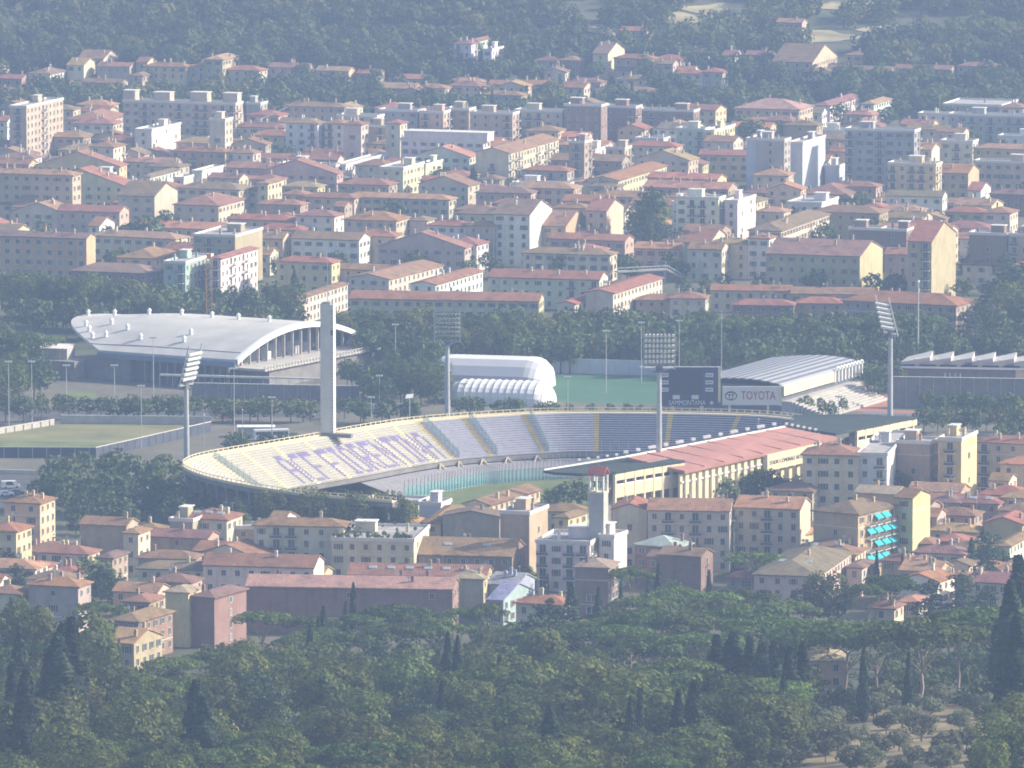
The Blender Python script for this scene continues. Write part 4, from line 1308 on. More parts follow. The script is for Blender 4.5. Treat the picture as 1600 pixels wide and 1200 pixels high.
# --- and the mass between them
def olive_zone(px, py):
    return px > 1200 + (1200 - py) * 2.2 and py > 1112
random.seed(11)
for row in range(17):
    py = 962 + row * 19
    for px in range(-30, 1660, 52):
        x = px + random.uniform(-22, 22); y = py + random.uniform(-9, 9)
        edge = 1000 if x < 330 else (965 if x < 900 else 958)
        if x < 330 and x > 150: edge = 1035
        if 330 <= x < 480: edge = 1000
        if y < edge: continue
        h = random.choice((random.uniform(8, 12), random.uniform(12, 18))) if y < 1090 else random.uniform(8.5, 14)
        if x > 1250 and y > 1010: h = random.uniform(5, 8)
        if x > 930 and y < 1015: h = random.uniform(6, 9)
        if 330 < x < 700 and y < 1000: h = random.uniform(6, 9)
        if olive_zone(x, y + h * 7.5): continue
        if 1250 < x < 1330 and 1000 < y < 1120 : continue
        if x < 170 and 1090 < y < 1160 and random.random() < 0.6: continue
        p = atH(x, y, h)
        if p.y > 1812 or not clear_of(p.x, p.y, 2.0): continue
        nz = noise.noise((x * 0.006, y * 0.01, 5.5))
        if nz > 0.25: kd = random.choice(('autumn', 'broad', 'broad', 'broad'))
        elif nz < -0.3: kd = random.choice(('cedar', 'broad', 'broad', 'tall', 'pine'))
        else: kd = random.choice(('broad', 'broad', 'broad', 'broad', 'tall', 'tall', 'autumn', 'pine'))
        if kd == 'cypress': h *= 1.35
        tree_at(p.x, p.y, h, kd, NW, random.uniform(1.05, 1.45))
def undergrowth():
    rnd = random.Random(3)
    base = [crown_broad(120 + i, w=0.6, zc=0.45, hz=0.5, nl=8, n=130, size=0.10, rough=2.2) for i in range(3)]
    out = []
    for _ in range(1500):
        px, py = rnd.uniform(-20, 1620), rnd.uniform(985, 1260)
        if px < 330 and py < 1060: continue
        if px > 1215 + (1215 - py) * 1.6 and py > 1108: continue
        p = atH(px, py, 0.0)
        if p.y > 1790 or not clear_of(p.x, p.y, 1.0): continue
        h = rnd.uniform(2.0, 4.8); a = rnd.uniform(0, 6.28); ca, sa = math.cos(a), math.sin(a); w = h * rnd.uniform(0.8, 1.4)
        b = rnd.choice(base)
        out.append(np.stack([(b[:, 0] * ca - b[:, 1] * sa) * w + p.x, (b[:, 0] * sa + b[:, 1] * ca) * w + p.y, b[:, 2] * h + p.z - 0.2], 1))
    m = mat_leaf('undergrowth_leaves', (0.024, 0.040, 0.016), (0.05, 0.072, 0.024), (0.09, 0.105, 0.035), 0.2)
    for n in m.node_tree.nodes:
        if n.type == 'TEX_NOISE': n.inputs['Scale'].default_value = 0.08
    o = link('undergrowth', quads_mesh('undergrowth', np.concatenate(out), m))
    tag(o, 'dark shrubby undergrowth covering the floor of the near wood', None, None, 'stuff')
undergrowth()
# --- olive grove
for (px, yb) in ((1300, 1142), (1345, 1170), (1372, 1192), (1405, 1175), (1290, 1192), (1410, 1140), (1455, 1128), (1440, 1160), (1480, 1190), (1500, 1150), (1425, 1200), (1385, 1150), (1520, 1120), (1540, 1140), (1465, 1108), (1330, 1212), (1510, 1178), (1250, 1200), (1240, 1180), (1365, 1125), (1320, 1118), (1405, 1220), (1290, 1160), (1560, 1175), (1470, 1215), (1220, 1205), (1535, 1205), (1310, 1180), (1360, 1210), (1430, 1120), (1550, 1125), (1380, 1110)):
    p = atH(px, yb, 0.0)
    tree_at(p.x, p.y, random.uniform(4.6, 6.6), 'olive', 'in the olive grove', random.uniform(1.0, 1.3))

# --- around the stadium and the sports grounds
random.seed(5)
PL = 'beside the training pitch'
belt(70, 705, 300, 712, 9, 9, 12, ('broad', 'broad', 'autumn'), PL, 8)
belt(50, 735, 345, 745, 12, 9, 12, ('broad', 'autumn', 'broad'), PL, 8)
belt(90, 765, 340, 768, 9, 8, 11, ('broad', 'broad'), PL, 8)
belt(20, 790, 230, 795, 6, 7, 9, ('broad',), PL, 8, True)
BS = 'below the curved stand'
belt(405, 762, 640, 772, 15, 14.5, 16, ('broad', 'broad', 'autumn'), BS, 4, w=0.8)
belt(300, 790, 405, 788, 6, 11, 12.5, ('broad',), BS, 4, w=0.8)
belt(420, 782, 640, 785, 10, 12, 14, ('broad', 'broad'), BS, 3, True, 0.8)
belt(340, 672, 480, 672, 5, 6, 8, ('broad', 'autumn'), 'behind the curved stand', 4)
TR = 'beside the red tribune roof'
for (px, yt, h) in ((1130, 742, 12), (1165, 728, 13), (1195, 730, 13), (1100, 752, 10), (1215, 740, 11), (880, 752, 9), (905, 748, 9), (860, 762, 7), (1245, 742, 9), (1405, 735, 11), (1450, 745, 9)):
    tree(px, yt, h, 'broad', TR)
HF = 'in the row before the white hall'
belt(100, 617, 500, 622, 20, 6.5, 8, ('broad', 'broad', 'autumn'), HF, 3, w=1.25)
belt(528, 622, 660, 625, 7, 6.5, 8, ('broad', 'autumn'), HF, 3, w=1.2)
belt(700, 620, 870, 625, 8, 5, 7, ('broad', 'autumn'), HF, 3, w=1.2)
belt(880, 628, 1010, 630, 5, 4, 5, ('broad', 'autumn'), HF, 2)
belt(-10, 545, 78, 560, 5, 13, 16, ('broad', 'autumn'), 'left of the white hall', 8)
belt(-10, 505, 75, 515, 4, 14, 16, ('broad', 'pine'), 'left of the white hall', 8)
belt(-10, 610, 100, 615, 5, 7, 9, ('broad',), 'left of the white hall', 4)
belt(530, 560, 600, 570, 4, 9, 11, ('autumn', 'autumn', 'broad'), 'between hall and dome', 4)
belt(608, 550, 690, 556, 5, 13.5, 14.5, ('broad',), 'between hall and dome', 4)
belt(560, 585, 680, 590, 7, 8, 9.5, ('broad', 'autumn'), 'between hall and dome', 4)
PK = 'in the park belt'
belt(-20, 425, 210, 435, 12, 14, 18, ('broad', 'broad', 'autumn'), PK, 9)
belt(170, 445, 470, 445, 15, 12, 16, ('broad', 'broad', 'tall'), PK, 9)
belt(10, 465, 470, 470, 17, 12, 15, ('broad',), PK, 8)
belt(520, 486, 1000, 486, 24, 13, 16, ('broad', 'broad', 'broad', 'autumn'), PK, 8)
belt(560, 502, 1080, 502, 26, 12, 15, ('broad', 'broad', 'tall'), PK, 8)
belt(580, 520, 1100, 520, 24, 10, 13, ('broad', 'broad', 'autumn'), PK, 7)
belt(600, 540, 720, 545, 5, 8, 10, ('broad',), PK, 5)
belt(890, 535, 1000, 537, 5, 7, 9, ('broad',), PK, 4)
belt(1000, 487, 1480, 487, 24, 12, 15, ('broad', 'broad', 'pine'), PK, 8)
belt(1090, 503, 1500, 503, 20, 11, 14, ('broad', 'broad', 'autumn'), PK, 7)
belt(1100, 525, 1600, 520, 22, 10, 13, ('broad', 'autumn', 'broad'), PK, 7)
belt(1060, 543, 1260, 540, 8, 8, 10, ('broad', 'autumn'), PK, 5)
belt(1500, 480, 1610, 470, 6, 13, 17, ('broad', 'cedar'), PK, 8)
belt(1540, 440, 1610, 435, 4, 15, 18, ('broad', 'cedar'), PK, 8)
belt(1340, 560, 1400, 570, 4, 9, 11, ('cedar', 'broad'), 'between the two small stands', 4)
belt(1440, 612, 1610, 618, 10, 7, 9, ('broad', 'broad'), 'by the running track', 5)
belt(1440, 632, 1610, 636, 9, 7, 9, ('broad',), 'by the running track', 4)
belt(1240, 615, 1330, 622, 5, 5, 7, ('broad', 'tall'), 'by the running track', 4)
belt(1560, 660, 1610, 662, 3, 6, 7, ('broad',), 'by the running track', 4)

# --- trees among the houses
TN = 'among the town houses'
for (px, yt, h, k, w) in ((1018, 292, 27, 'cedar', 1.0), (1015, 300, 24, 'tall', 1.2), (740, 262, 16, 'cypress', 2.0), (233, 335, 14, 'broad', 1.3), (265, 335, 13, 'broad', 1.3), (205, 345, 12, 'broad', 1.2), (548, 275, 10, 'pine', 1.2), (570, 278, 9, 'broad', 1.2), (500, 285, 9, 'broad', 1.2), (690, 260, 12, 'broad', 1.3),
                          (665, 262, 12, 'cedar', 1.2), (875, 392, 10, 'broad', 1.2), (1272, 420, 10, 'broad', 1.2), (1365, 425, 9, 'broad', 1.2), (1400, 425, 10, 'broad', 1.2), (695, 385, 10, 'broad', 1.2), (725, 388, 10, 'broad', 1.2), (1155, 178, 14, 'broad', 1.3), (1175, 185, 14, 'broad', 1.3), (460, 420, 11, 'fir', 1.2), (440, 405, 11, 'fir', 1.2), (120, 222, 10, 'broad', 1.4), (95, 230, 10, 'broad', 1.4),
                          (1290, 345, 12, 'broad', 1.0), (1510, 400, 9, 'broad', 1), (1570, 395, 14, 'cedar', 1.2), (1590, 410, 14, 'broad', 1.2), (1345, 300, 11, 'broad', 1.2), (860, 295, 9, 'broad', 1), (410, 375, 10, 'broad', 1.2), (250, 385, 10, 'broad', 1.2), (300, 380, 11, 'broad', 1.2), (930, 390, 10, 'broad', 1.1), (980, 395, 10, 'broad', 1.1), (55, 320, 9, 'broad', 1.2), (160, 318, 10, 'broad', 1.2), (1545, 830, 13, 'cedar', 1.2), (1390, 865, 8, 'cypress', 1), (1200, 862, 9, 'pine', 1.0), (158, 885, 12, 'cedar', 1.3), (145, 870, 11, 'broad', 1.3), (60, 815, 9, 'broad', 1.2), (15, 855, 9, 'broad', 1.2), (25, 880, 10, 'cedar', 1.2), (180, 895, 9, 'broad', 1), (825, 880, 8, 'tall', 1)):
    tree(px, yt, h, k, TN, w)
belt(150, 345, 420, 352, 10, 8, 11, ('broad', 'broad'), TN, 8, True)
belt(420, 398, 1100, 400, 16, 7, 9, ('broad', 'broad', 'autumn'), 'along the railway', 8, True)
belt(1000, 425, 1560, 430, 14, 7, 9, ('broad', 'broad', 'autumn'), 'along the railway', 8, True)
random.seed(21)
for _ in range(170):
    px, py = random.uniform(-10, 1610), random.uniform(165, 400)
    h = random.uniform(7, 11)
    p = atH(px, py, h)
    if clear_of(p.x, p.y, 2.5): tree_at(p.x, p.y, h, random.choice(('broad', 'broad', 'broad', 'autumn', 'tall')), TN, 1.15)
for _ in range(60):
    px, py = random.uniform(-10, 1610), random.uniform(790, 930)
    h = random.uniform(4.5, 7)
    p = atH(px, py, h)
    if p.y < 2000 and clear_of(p.x, p.y, 2.0): tree_at(p.x, p.y, h, random.choice(('broad', 'broad', 'cypress', 'autumn')), 'in gardens of the near town', 1.1)

# --- the far hill: nearest trees one by one, the rest one mass of wood
random.seed(33)
HT = 'at the foot of the far hill'
cnt = 0
for row in range(10):
    py = 70 + row * 10
    for px in range(-20, 1640, 38):
        x, y = px + random.uniform(-24, 24), py + random.uniform(-6, 6)
        h = random.uniform(8, 13)
        p = atH(x, y, h)
        dens = 0.75
        if x < 560 and 85 < y < 122: dens = 0.3
        if random.random() > dens: continue
        if not clear_of(p.x, p.y, 2.0): continue
        tree_at(p.x, p.y, h, random.choice(('broad', 'broad', 'broad', 'tall', 'autumn', 'cypress')), HT, random.uniform(1.0, 1.35))
        cnt += 1
# pale clearings on the far hill
CLEAR = []
def clearing(px, py, rx, ry):
    c = atH(px, py, 0)
    ax, ay = rx * c.y / FPX, ry * c.y / FPX / 0.21
    CLEAR.append((c.x, c.y, ax, ay))
    b = MB(); n, rg = 18, 5
    def Q(r, k):
        a = 2 * math.pi * k / n
        w = 1 + 0.22 * math.sin(3 * a + px) + 0.12 * math.sin(5 * a + py)
        x, y = c.x + math.cos(a) * ax * w * r / rg, c.y + math.sin(a) * ay * w * r / rg
        return (x, y, H(x, y) + 0.35)
    for r in range(rg):
        for k in range(n):
            b.face([Q(r, k), Q(r + 1, k), Q(r + 1, k + 1), Q(r, k + 1)])
    structure(b.build('hill_meadow', 'meadow'), 'pale dry meadow clearing high on the far hill')
M['meadow'] = mat_simple('dry_meadow', (0.36, 0.31, 0.17), 0.95, 0.35, 0.06)
for q in ((1130, 18, 52, 16), (1185, 62, 26, 8), (1330, 10, 60, 9), (1290, 58, 45, 10), (1400, 48, 50, 9), (1065, 30, 30, 10), (1010, 12, 28, 8), (840, 72, 24, 5), (930, 45, 20, 6), (1210, 30, 20, 8)):
    clearing(*q)
def far_wood():
    base = [crown_broad(90 + i, w=0.46, zc=0.5, hz=0.46, nl=10, n=260, size=0.065, rough=1.7) for i in range(4)]
    fir = crown_cypress(95, rad=0.16, n=160)
    fir = (fir.reshape(-1, 4, 3).mean(1, keepdims=True) + (fir.reshape(-1, 4, 3) - fir.reshape(-1, 4, 3).mean(1, keepdims=True)) * 3.2).reshape(-1, 3)
    out = []
    def add(x, y):
        h = random.uniform(8, 14)
        k = random.random()
        b = fir if k < 0.12 else random.choice(base)
        a = random.uniform(0, 6.28)
        ca, sa = math.cos(a), math.sin(a)
        w = h * random.uniform(0.9, 1.3)
        v = np.stack([(b[:, 0] * ca - b[:, 1] * sa) * w + x, (b[:, 0] * sa + b[:, 1] * ca) * w + y, b[:, 2] * h + H(x, y) - 0.4], 1)
        out.append(v)
    for _ in range(3300):
        y = 3330 + (random.random() ** 1.3) * 520 if random.random() < 0.72 else random.uniform(3215, 3340)
        x = random.uniform(-1, 1) * (0.075 * y)
        if not clear_of(x, y, 3.0): continue
        if not clear_of(x, y + 14, 1.0) and random.random() < 0.75: continue
        px, py = proj(x, y, H(x, y))
        if any(((x - cx) / ax) ** 2 + ((y + 6 - cy) / (ay + 6)) ** 2 < 1.1 for cx, cy, ax, ay in CLEAR): continue
        if px > 700 and noise.noise((x * 0.018, y * 0.03, 9.0)) > 0.3: continue
        add(x, y)
    m = mat_leaf('far_wood_leaves', (0.024, 0.042, 0.018), (0.055, 0.078, 0.028), (0.115, 0.125, 0.042), 0.25)
    for n in m.node_tree.nodes:
        if n.type == 'TEX_NOISE':
            n.inputs['Scale'].default_value = 0.03
    o = link('wooded_hillside', quads_mesh('wooded_hillside', np.concatenate(out), m))
    tag(o, 'dense hazy wood covering the far hillside', None, None, 'stuff')
far_wood()
# --- the 300 largest of a kind stand as trees of their own, the rest as one mass
PLANTED = {}
def plant_all():
    plant_each()
    for lab, L in PLANTED.items():
        L.sort(key=lambda q: q[0])
        if 1 < len(L) <= 15:
            for k, (_, e) in enumerate(L):
                new = lab + ', ' + ORD[k + 1] + ' from left'
                if len(re.findall(r"[A-Za-z']+", new)) <= 16: e['label'] = new
def plant_each():
    by = {}
    for t in TREES:
        px, py = proj(t[0], t[1], H(t[0], t[1]) + t[2])
        if px < -60 or px > 1660 or py > 1230: continue
        by.setdefault(TNAME[t[3]], []).append((t[2] / t[1], px, py, t))
    for nm, L in by.items():
        L.sort(key=lambda q: -q[0])
        for k, (_, px, py, t) in enumerate(L[:290]):
            x, y, h, kind, where, w, iv, rot = t
            cr, tr = KIND[kind][iv % len(KIND[kind])]
            e = empty(nm, (x, y, H(x, y)), rot)
            sc = (h * w, h * w, h)
            link('trunk', tr, e, None, (0, 0, 0), None, sc)
            link('crown', cr, e, None, (0, 0, 0), None, sc)
            size = 'tall ' if h > 15 else ('low ' if h < 8.5 else '')
            cols = [(160, 'far left'), (330, 'left'), (500, 'below the tower'), (680, 'below the lettered seats'), (860, 'left of the belfry'), (1040, 'below the belfry'), (1230, 'below the tribune'), (1400, 'below the right floodlight'), (9999, 'far right')] if py > 780 else \
                   [(160, 'far left'), (330, 'around the white hall'), (500, 'left of the tower'), (680, 'right of the tower'), (860, 'around the dome'), (1040, 'left of the scoreboard'), (1230, 'by the car sign'), (1400, 'left of the right floodlight'), (9999, 'far right')]
            cw = [c for q, c in cols if px < q][0]
            if 'grove' in where: cw = 'lower rows' if py > 1135 else 'upper rows'; cw += (', left' if px < 1340 else (', middle' if px < 1460 else ', right'))
            if 'near wood' in where: cw += ', front edge' if py > 1110 else (', mid slope' if py > 1020 else ', upper edge')
            word = size + TWORD[kind]
            if h > 15: word = word.replace('tall tall', 'tall')
            lab = word + ' ' + where + ', ' + cw
            tag(e, lab, 'tree', lab)
            PLANTED.setdefault(lab, []).append((px, e))
        rest = L[290:]
        if rest:
            low = {}
            out = []
            for (_, px, py, t) in rest:
                x, y, h, kind, where, w, iv, rot = t
                if kind not in low:
                    low[kind] = {'tall': crown_broad(31, w=0.22, zc=0.56, hz=0.43, nl=16, n=420, size=0.042), 'cypress': crown_cypress(51, n=300)}.get(kind)
                    if low[kind] is None: low[kind] = crown_broad(11, w=0.37, nl=18, n=480, size=0.046)
                    tk = MB(); tk.bar((0, 0, -0.03), (0, 0, 0.4), 0.02, 0, 4)
                    q = np.array([[tk.v[i] for i in f] for f in tk.f if len(f) == 4]).reshape(-1, 3)
                    low[kind] = np.concatenate([low[kind], q])
                b = low[kind]
                ca, sa = math.cos(rot), math.sin(rot)
                s_ = h * w
                out.append(np.stack([(b[:, 0] * ca - b[:, 1] * sa) * s_ + x, (b[:, 0] * sa + b[:, 1] * ca) * s_ + y, b[:, 2] * h + H(x, y)], 1))
            m = mat_leaf('town_tree_leaves', (0.030, 0.056, 0.024), (0.062, 0.10, 0.036), (0.11, 0.145, 0.05), 0.15)
            for n in m.node_tree.nodes:
                if n.type == 'TEX_NOISE': n.inputs['Scale'].default_value = 0.05
            o = link('distant_trees', quads_mesh('distant_trees', np.concatenate(out), m))
            tag(o, 'many small distant trees between the houses and in the park', None, None, 'stuff')
# ------------------------------------------------------------------ the stadium
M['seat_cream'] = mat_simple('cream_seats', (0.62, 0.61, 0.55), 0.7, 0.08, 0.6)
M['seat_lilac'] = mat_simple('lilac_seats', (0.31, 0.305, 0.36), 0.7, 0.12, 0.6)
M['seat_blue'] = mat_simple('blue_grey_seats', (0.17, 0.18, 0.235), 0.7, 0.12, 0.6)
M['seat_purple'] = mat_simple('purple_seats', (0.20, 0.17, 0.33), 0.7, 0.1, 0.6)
M['riser'] = mat_simple('step_concrete', (0.36, 0.34, 0.29), 0.9, 0.1)
M['aisle'] = mat_simple('yellow_stair_paint', (0.44, 0.36, 0.15), 0.8, 0.12)
M['palecon'] = mat_simple('pale_concrete', (0.60, 0.57, 0.51), 0.9, 0.1, 0.3)
M['palestair'] = mat_simple('pale_yellow_stair', (0.62, 0.56, 0.34), 0.8, 0.1)
M['teal'] = mat_clear('teal_safety_glass', (0.12, 0.40, 0.40), 0.55)
M['turf'] = mat_simple('football_turf', (0.12, 0.15, 0.055), 0.95, 0.3, 0.08)
M['dryturf'] = mat_simple('dry_turf', (0.18, 0.175, 0.08), 0.95, 0.35, 0.05)
M['astro'] = mat_simple('green_artificial_turf', (0.055, 0.14, 0.08), 0.9, 0.12, 0.1)
M['track'] = mat_simple('red_running_track', (0.36, 0.16, 0.125), 0.9, 0.12, 0.1)
M['asphalt'] = mat_simple('asphalt', (0.075, 0.075, 0.078), 0.9, 0.25, 0.15)
M['paving'] = mat_simple('dusty_paving', (0.135, 0.125, 0.095), 0.95, 0.25, 0.1)
M['redroof'] = mat_simple('red_metal_roof', (0.34, 0.16, 0.13), 0.75, 0.12, 0.15)
M['darkroof'] = mat_simple('dark_green_roof', (0.03, 0.045, 0.04), 0.9, 0.2, 0.2)
M['letters'] = mat_simple('dark_lettering', (0.05, 0.045, 0.05), 0.7, 0.05)
M['redpaint'] = mat_simple('red_lettering', (0.35, 0.03, 0.05), 0.6, 0.05)
M['panelwhite'] = mat_simple('sign_white', (0.62, 0.62, 0.62), 0.5, 0.05)
M['screen'] = mat_simple('dark_screen', (0.035, 0.045, 0.06), 0.4, 0.15, 0.5)
M['navy'] = mat_simple('navy_board', (0.05, 0.055, 0.12), 0.5, 0.1)
M['pvc'] = mat_simple('white_pvc_membrane', (0.66, 0.66, 0.64), 0.6, 0.05, 0.2)
M['greypvc'] = mat_simple('grey_pvc_membrane', (0.40, 0.41, 0.44), 0.6, 0.05, 0.2)
M['tealpvc'] = mat_simple('teal_pvc_membrane', (0.16, 0.42, 0.38), 0.6, 0.05, 0.2)
M['hallroof'] = mat_simple('white_hall_roof', (0.49, 0.475, 0.445), 0.8, 0.14, 0.12)
M['bluefascia'] = mat_simple('blue_fascia', (0.13, 0.19, 0.28), 0.6, 0.1)
M['screenblue'] = mat_simple('dark_screen_net', (0.06, 0.07, 0.10), 0.8, 0.2)
M['dullwhite'] = mat_simple('weathered_white', (0.42, 0.40, 0.37), 0.8, 0.15)
M['darkglass'] = mat_simple('dark_glazing', (0.05, 0.06, 0.08), 0.25, 0.2, spec=0.5)
M['orangesteel'] = mat_simple('orange_steel', (0.55, 0.25, 0.06), 0.6, 0.1)

def catmull(pts, n):
    out = []
    P_ = [pts[0] * 2 - pts[1]] + pts + [pts[-1] * 2 - pts[-2]]
    for i in range(1, len(P_) - 2):
        for k in range(n):
            t = k / n
            a, b, c, d = P_[i - 1], P_[i], P_[i + 1], P_[i + 2]
            out.append(0.5 * ((2 * b) + (c - a) * t + (2 * a - 5 * b + 4 * c - d) * t * t + (3 * b - a - 3 * c + d) * t ** 3))
    out.append(pts[-1])
    return out

RIMZ = 15.0
rim_px = [(615, 779), (560, 775), (480, 769), (400, 757), (335, 744), (299, 732), (290, 722), (312, 711), (370, 700), (430, 690), (490, 680), (560, 667), (640, 655), (720, 648), (800, 643), (880, 640), (980, 640), (1080, 641), (1180, 644), (1245, 650), (1300, 662)]
raw = catmull([Vector(at(x, y, RIMZ)) for x, y in rim_px], 10)
# resample evenly
seg = [0.0]
for i in range(1, len(raw)): seg.append(seg[-1] + (raw[i] - raw[i - 1]).length)
TOT = seg[-1]
def rim_at(s):
    s = max(0.0, min(TOT, s))
    lo = max(0, np.searchsorted(seg, s) - 1)
    lo = min(lo, len(raw) - 2)
    f = (s - seg[lo]) / max(1e-9, seg[lo + 1] - seg[lo])
    p = raw[lo].lerp(raw[lo + 1], f)
    return p
def frame_at(s):
    p = rim_at(s)
    a, b = rim_at(s - 6), rim_at(s + 6)
    d = (b - a); d.z = 0; d.normalize()
    return p, Vector((d.y, -d.x, 0))       # inward normal
def s_of_px(px, far=True):
    best, bs = 1e9, 0
    for k in range(0, 1200):
        s = TOT * k / 1200
        p = rim_at(s)
        q = proj(p.x, p.y, RIMZ)
        isfar = s > s_tip
        if isfar == far and abs(q[0] - px) < best:
            best, bs = abs(q[0] - px), s
    return bs
s_tip = min(range(0, 1200), key=lambda k: proj(*rim_at(TOT * k / 1200))[0]) / 1200 * TOT

stad = empty('stadium_stand', at(500, 760, 0))
tag(stad, 'big curved open stadium stand with lettered cream seats', 'stadium')
SO = stad.location
def L3(p, z=None):
    return (p[0] - SO.x, p[1] - SO.y, (p[2] if z is None else z) - SO.z)
ROWS, RUN, RISE = 17, 0.95, 0.52
def row_off(k): return 1.6 + k * RUN
def row_z(k): return RIMZ - 0.9 - k * RISE

def ring_pts(s0, s1, step=3.0):
    n = max(1, int(round((s1 - s0) / step)))
    return [frame_at(s0 + (s1 - s0) * i / n) for i in range(n + 1)]

def sector(s0, s1, mat):
    b = MB()
    fr = ring_pts(s0, s1)
    for k in range(ROWS):
        z, z2 = row_z(k), row_z(k + 1)
        for i in range(len(fr) - 1):
            (p, n), (q, m) = fr[i], fr[i + 1]
            a0, a1 = p + n * row_off(k), q + m * row_off(k)
            c0, c1 = p + n * (row_off(k + 1) - 0.3), q + m * (row_off(k + 1) - 0.3)
            e0, e1 = p + n * row_off(k + 1), q + m * row_off(k + 1)
            b.face([L3(a0, z), L3(a1, z), L3(c1, z), L3(c0, z)], 0)
            b.face([L3(c0, z), L3(c1, z), L3(e1, z - 0.06), L3(e0, z - 0.06)], 1)
            b.face([L3(e0, z - 0.06), L3(e1, z - 0.06), L3(e1, z2), L3(e0, z2)], 1)
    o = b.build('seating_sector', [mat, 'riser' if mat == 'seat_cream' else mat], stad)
    return o
def aisle(s, w=0.75):
    b = MB()
    (p, n), (q, m) = frame_at(s - w), frame_at(s + w)
    for k in range(ROWS):
        z, z2 = row_z(k) + 0.03, row_z(k + 1) + 0.03
        a0, a1, e0, e1 = p + n * row_off(k), q + m * row_off(k), p + n * row_off(k + 1), q + m * row_off(k + 1)
        b.face([L3(a0, z), L3(a1, z), L3(e1, z), L3(e0, z)])
        b.face([L3(e0, z), L3(e1, z), L3(e1, z2), L3(e0, z2)])
    b.build('aisle_stair', 'aisle' if s > s_of_px(630) else 'palestair', stad)
ais = [s_of_px(x) for x in (302, 318, 368, 418, 466, 560, 606, 646, 718, 814, 932, 1048, 1158)]
bounds = [0.0, s_tip * 0.4, s_tip * 0.75] + ais + [TOT]
for i in range(len(bounds) - 1):
    mid = proj(*rim_at((bounds[i] + bounds[i + 1]) / 2))[0]
    sm = (bounds[i] + bounds[i + 1]) / 2
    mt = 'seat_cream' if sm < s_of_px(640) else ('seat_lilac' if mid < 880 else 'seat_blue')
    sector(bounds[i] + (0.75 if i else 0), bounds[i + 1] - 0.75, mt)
for s in bounds[1:-1]:
    aisle(s)

def sweep(name, prof, s0, s1, mat, step=3.0, parent=None, closed=True):
    """prof: (inward offset, z) outline swept along the rim"""
    b = MB()
    fr = ring_pts(s0, s1, step)
    k = len(prof)
    for i in range(len(fr) - 1):
        (p, n), (q, m) = fr[i], fr[i + 1]
        for j in range(k if closed else k - 1):
            (o0, z0), (o1, z1) = prof[j], prof[(j + 1) % k]
            b.face([L3(p + n * o0, z0), L3(q + m * o0, z0), L3(q + m * o1, z1), L3(p + n * o1, z1)])
    if closed:
        for e, (p, n) in ((0, fr[0]), (1, fr[-1])):
            pts = [L3(p + n * o, z) for o, z in prof]
            b.face(pts if e else pts[::-1])
    return b.build(name, mat, parent or stad)
zf = row_z(ROWS); of = row_off(ROWS)
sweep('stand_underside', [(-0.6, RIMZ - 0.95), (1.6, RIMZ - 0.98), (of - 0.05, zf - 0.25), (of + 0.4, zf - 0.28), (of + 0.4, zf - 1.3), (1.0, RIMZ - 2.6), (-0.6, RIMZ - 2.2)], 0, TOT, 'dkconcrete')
sweep('rim_walkway', [(-0.9, RIMZ - 0.95), (-0.9, RIMZ - 0.7), (1.7, RIMZ - 0.7), (1.7, RIMZ - 0.95)], 0, TOT, 'cream')
sweep('rim_parapet', [(-0.8, RIMZ - 0.69), (-0.8, RIMZ - 0.25), (-0.5, RIMZ - 0.25), (-0.5, RIMZ - 0.69)], 0, TOT, 'cream')
sweep('rim_rail', [(-0.75, RIMZ + 0.35), (-0.75, RIMZ + 0.5), (-0.55, RIMZ + 0.5), (-0.55, RIMZ + 0.35)], 0, TOT, 'cream')
pm = MB(); pm.box(-0.12, 0.12, -0.08, 0.08, 0, 0.65); pme = pm.mesh('rail_post', ['cream'])
for k in range(int(TOT / 2.2)):
    p, n = frame_at(k * 2.2 + 0.5)
    link('rail_post', pme, stad, None, L3(p + n * -0.65, RIMZ - 0.28), math.atan2(n.y, n.x) + math.pi / 2)
cm = MB()
cm.box(-0.35, 0.35, -0.5, 0.5, 0, RIMZ - 2.3); cm.box(-0.55, 0.55, -0.8, 0.8, RIMZ - 3.2, RIMZ - 2.2)
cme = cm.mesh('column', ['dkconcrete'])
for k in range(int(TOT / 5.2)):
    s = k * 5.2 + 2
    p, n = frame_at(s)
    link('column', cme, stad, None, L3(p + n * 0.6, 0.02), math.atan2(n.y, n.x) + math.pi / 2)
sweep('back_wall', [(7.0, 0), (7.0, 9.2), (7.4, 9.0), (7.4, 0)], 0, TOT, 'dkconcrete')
# lower tier below the long stand and the far curve
sl0, sl1 = s_of_px(480), TOT
def lower():
    b = MB()
    fr = ring_pts(sl0, sl1)
    for k in range(15):
        o0, o1, z, z2 = of + 0.2 + k * 0.95, of + 0.2 + (k + 1) * 0.95, zf - 1.6 - k * 0.22, zf - 1.6 - (k + 1) * 0.22
        for i in range(len(fr) - 1):
            (p, n), (q, m) = fr[i], fr[i + 1]
            b.face([L3(p + n * o0, z), L3(q + m * o0, z), L3(q + m * (o1 - 0.25), z), L3(p + n * (o1 - 0.25), z)], 0)
            b.face([L3(p + n * (o1 - 0.25), z), L3(q + m * (o1 - 0.25), z), L3(q + m * o1, z2), L3(p + n * o1, z2)], 1)
    b.build('lower_tier', ['seat_lilac', 'dkconcrete'], stad)
lower()
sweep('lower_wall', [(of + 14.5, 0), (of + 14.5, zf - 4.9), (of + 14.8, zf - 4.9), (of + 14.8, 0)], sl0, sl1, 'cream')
sweep('glass_barrier', [(of + 15, 0.1), (of + 15, 3.6)], sl0, s_of_px(900), 'teal', closed=False)
bp_ = MB(); bp_.box(-0.07, 0.07, -0.07, 0.07, 0, 5.6); bpm = bp_.mesh('barrier_post', ['metal'])
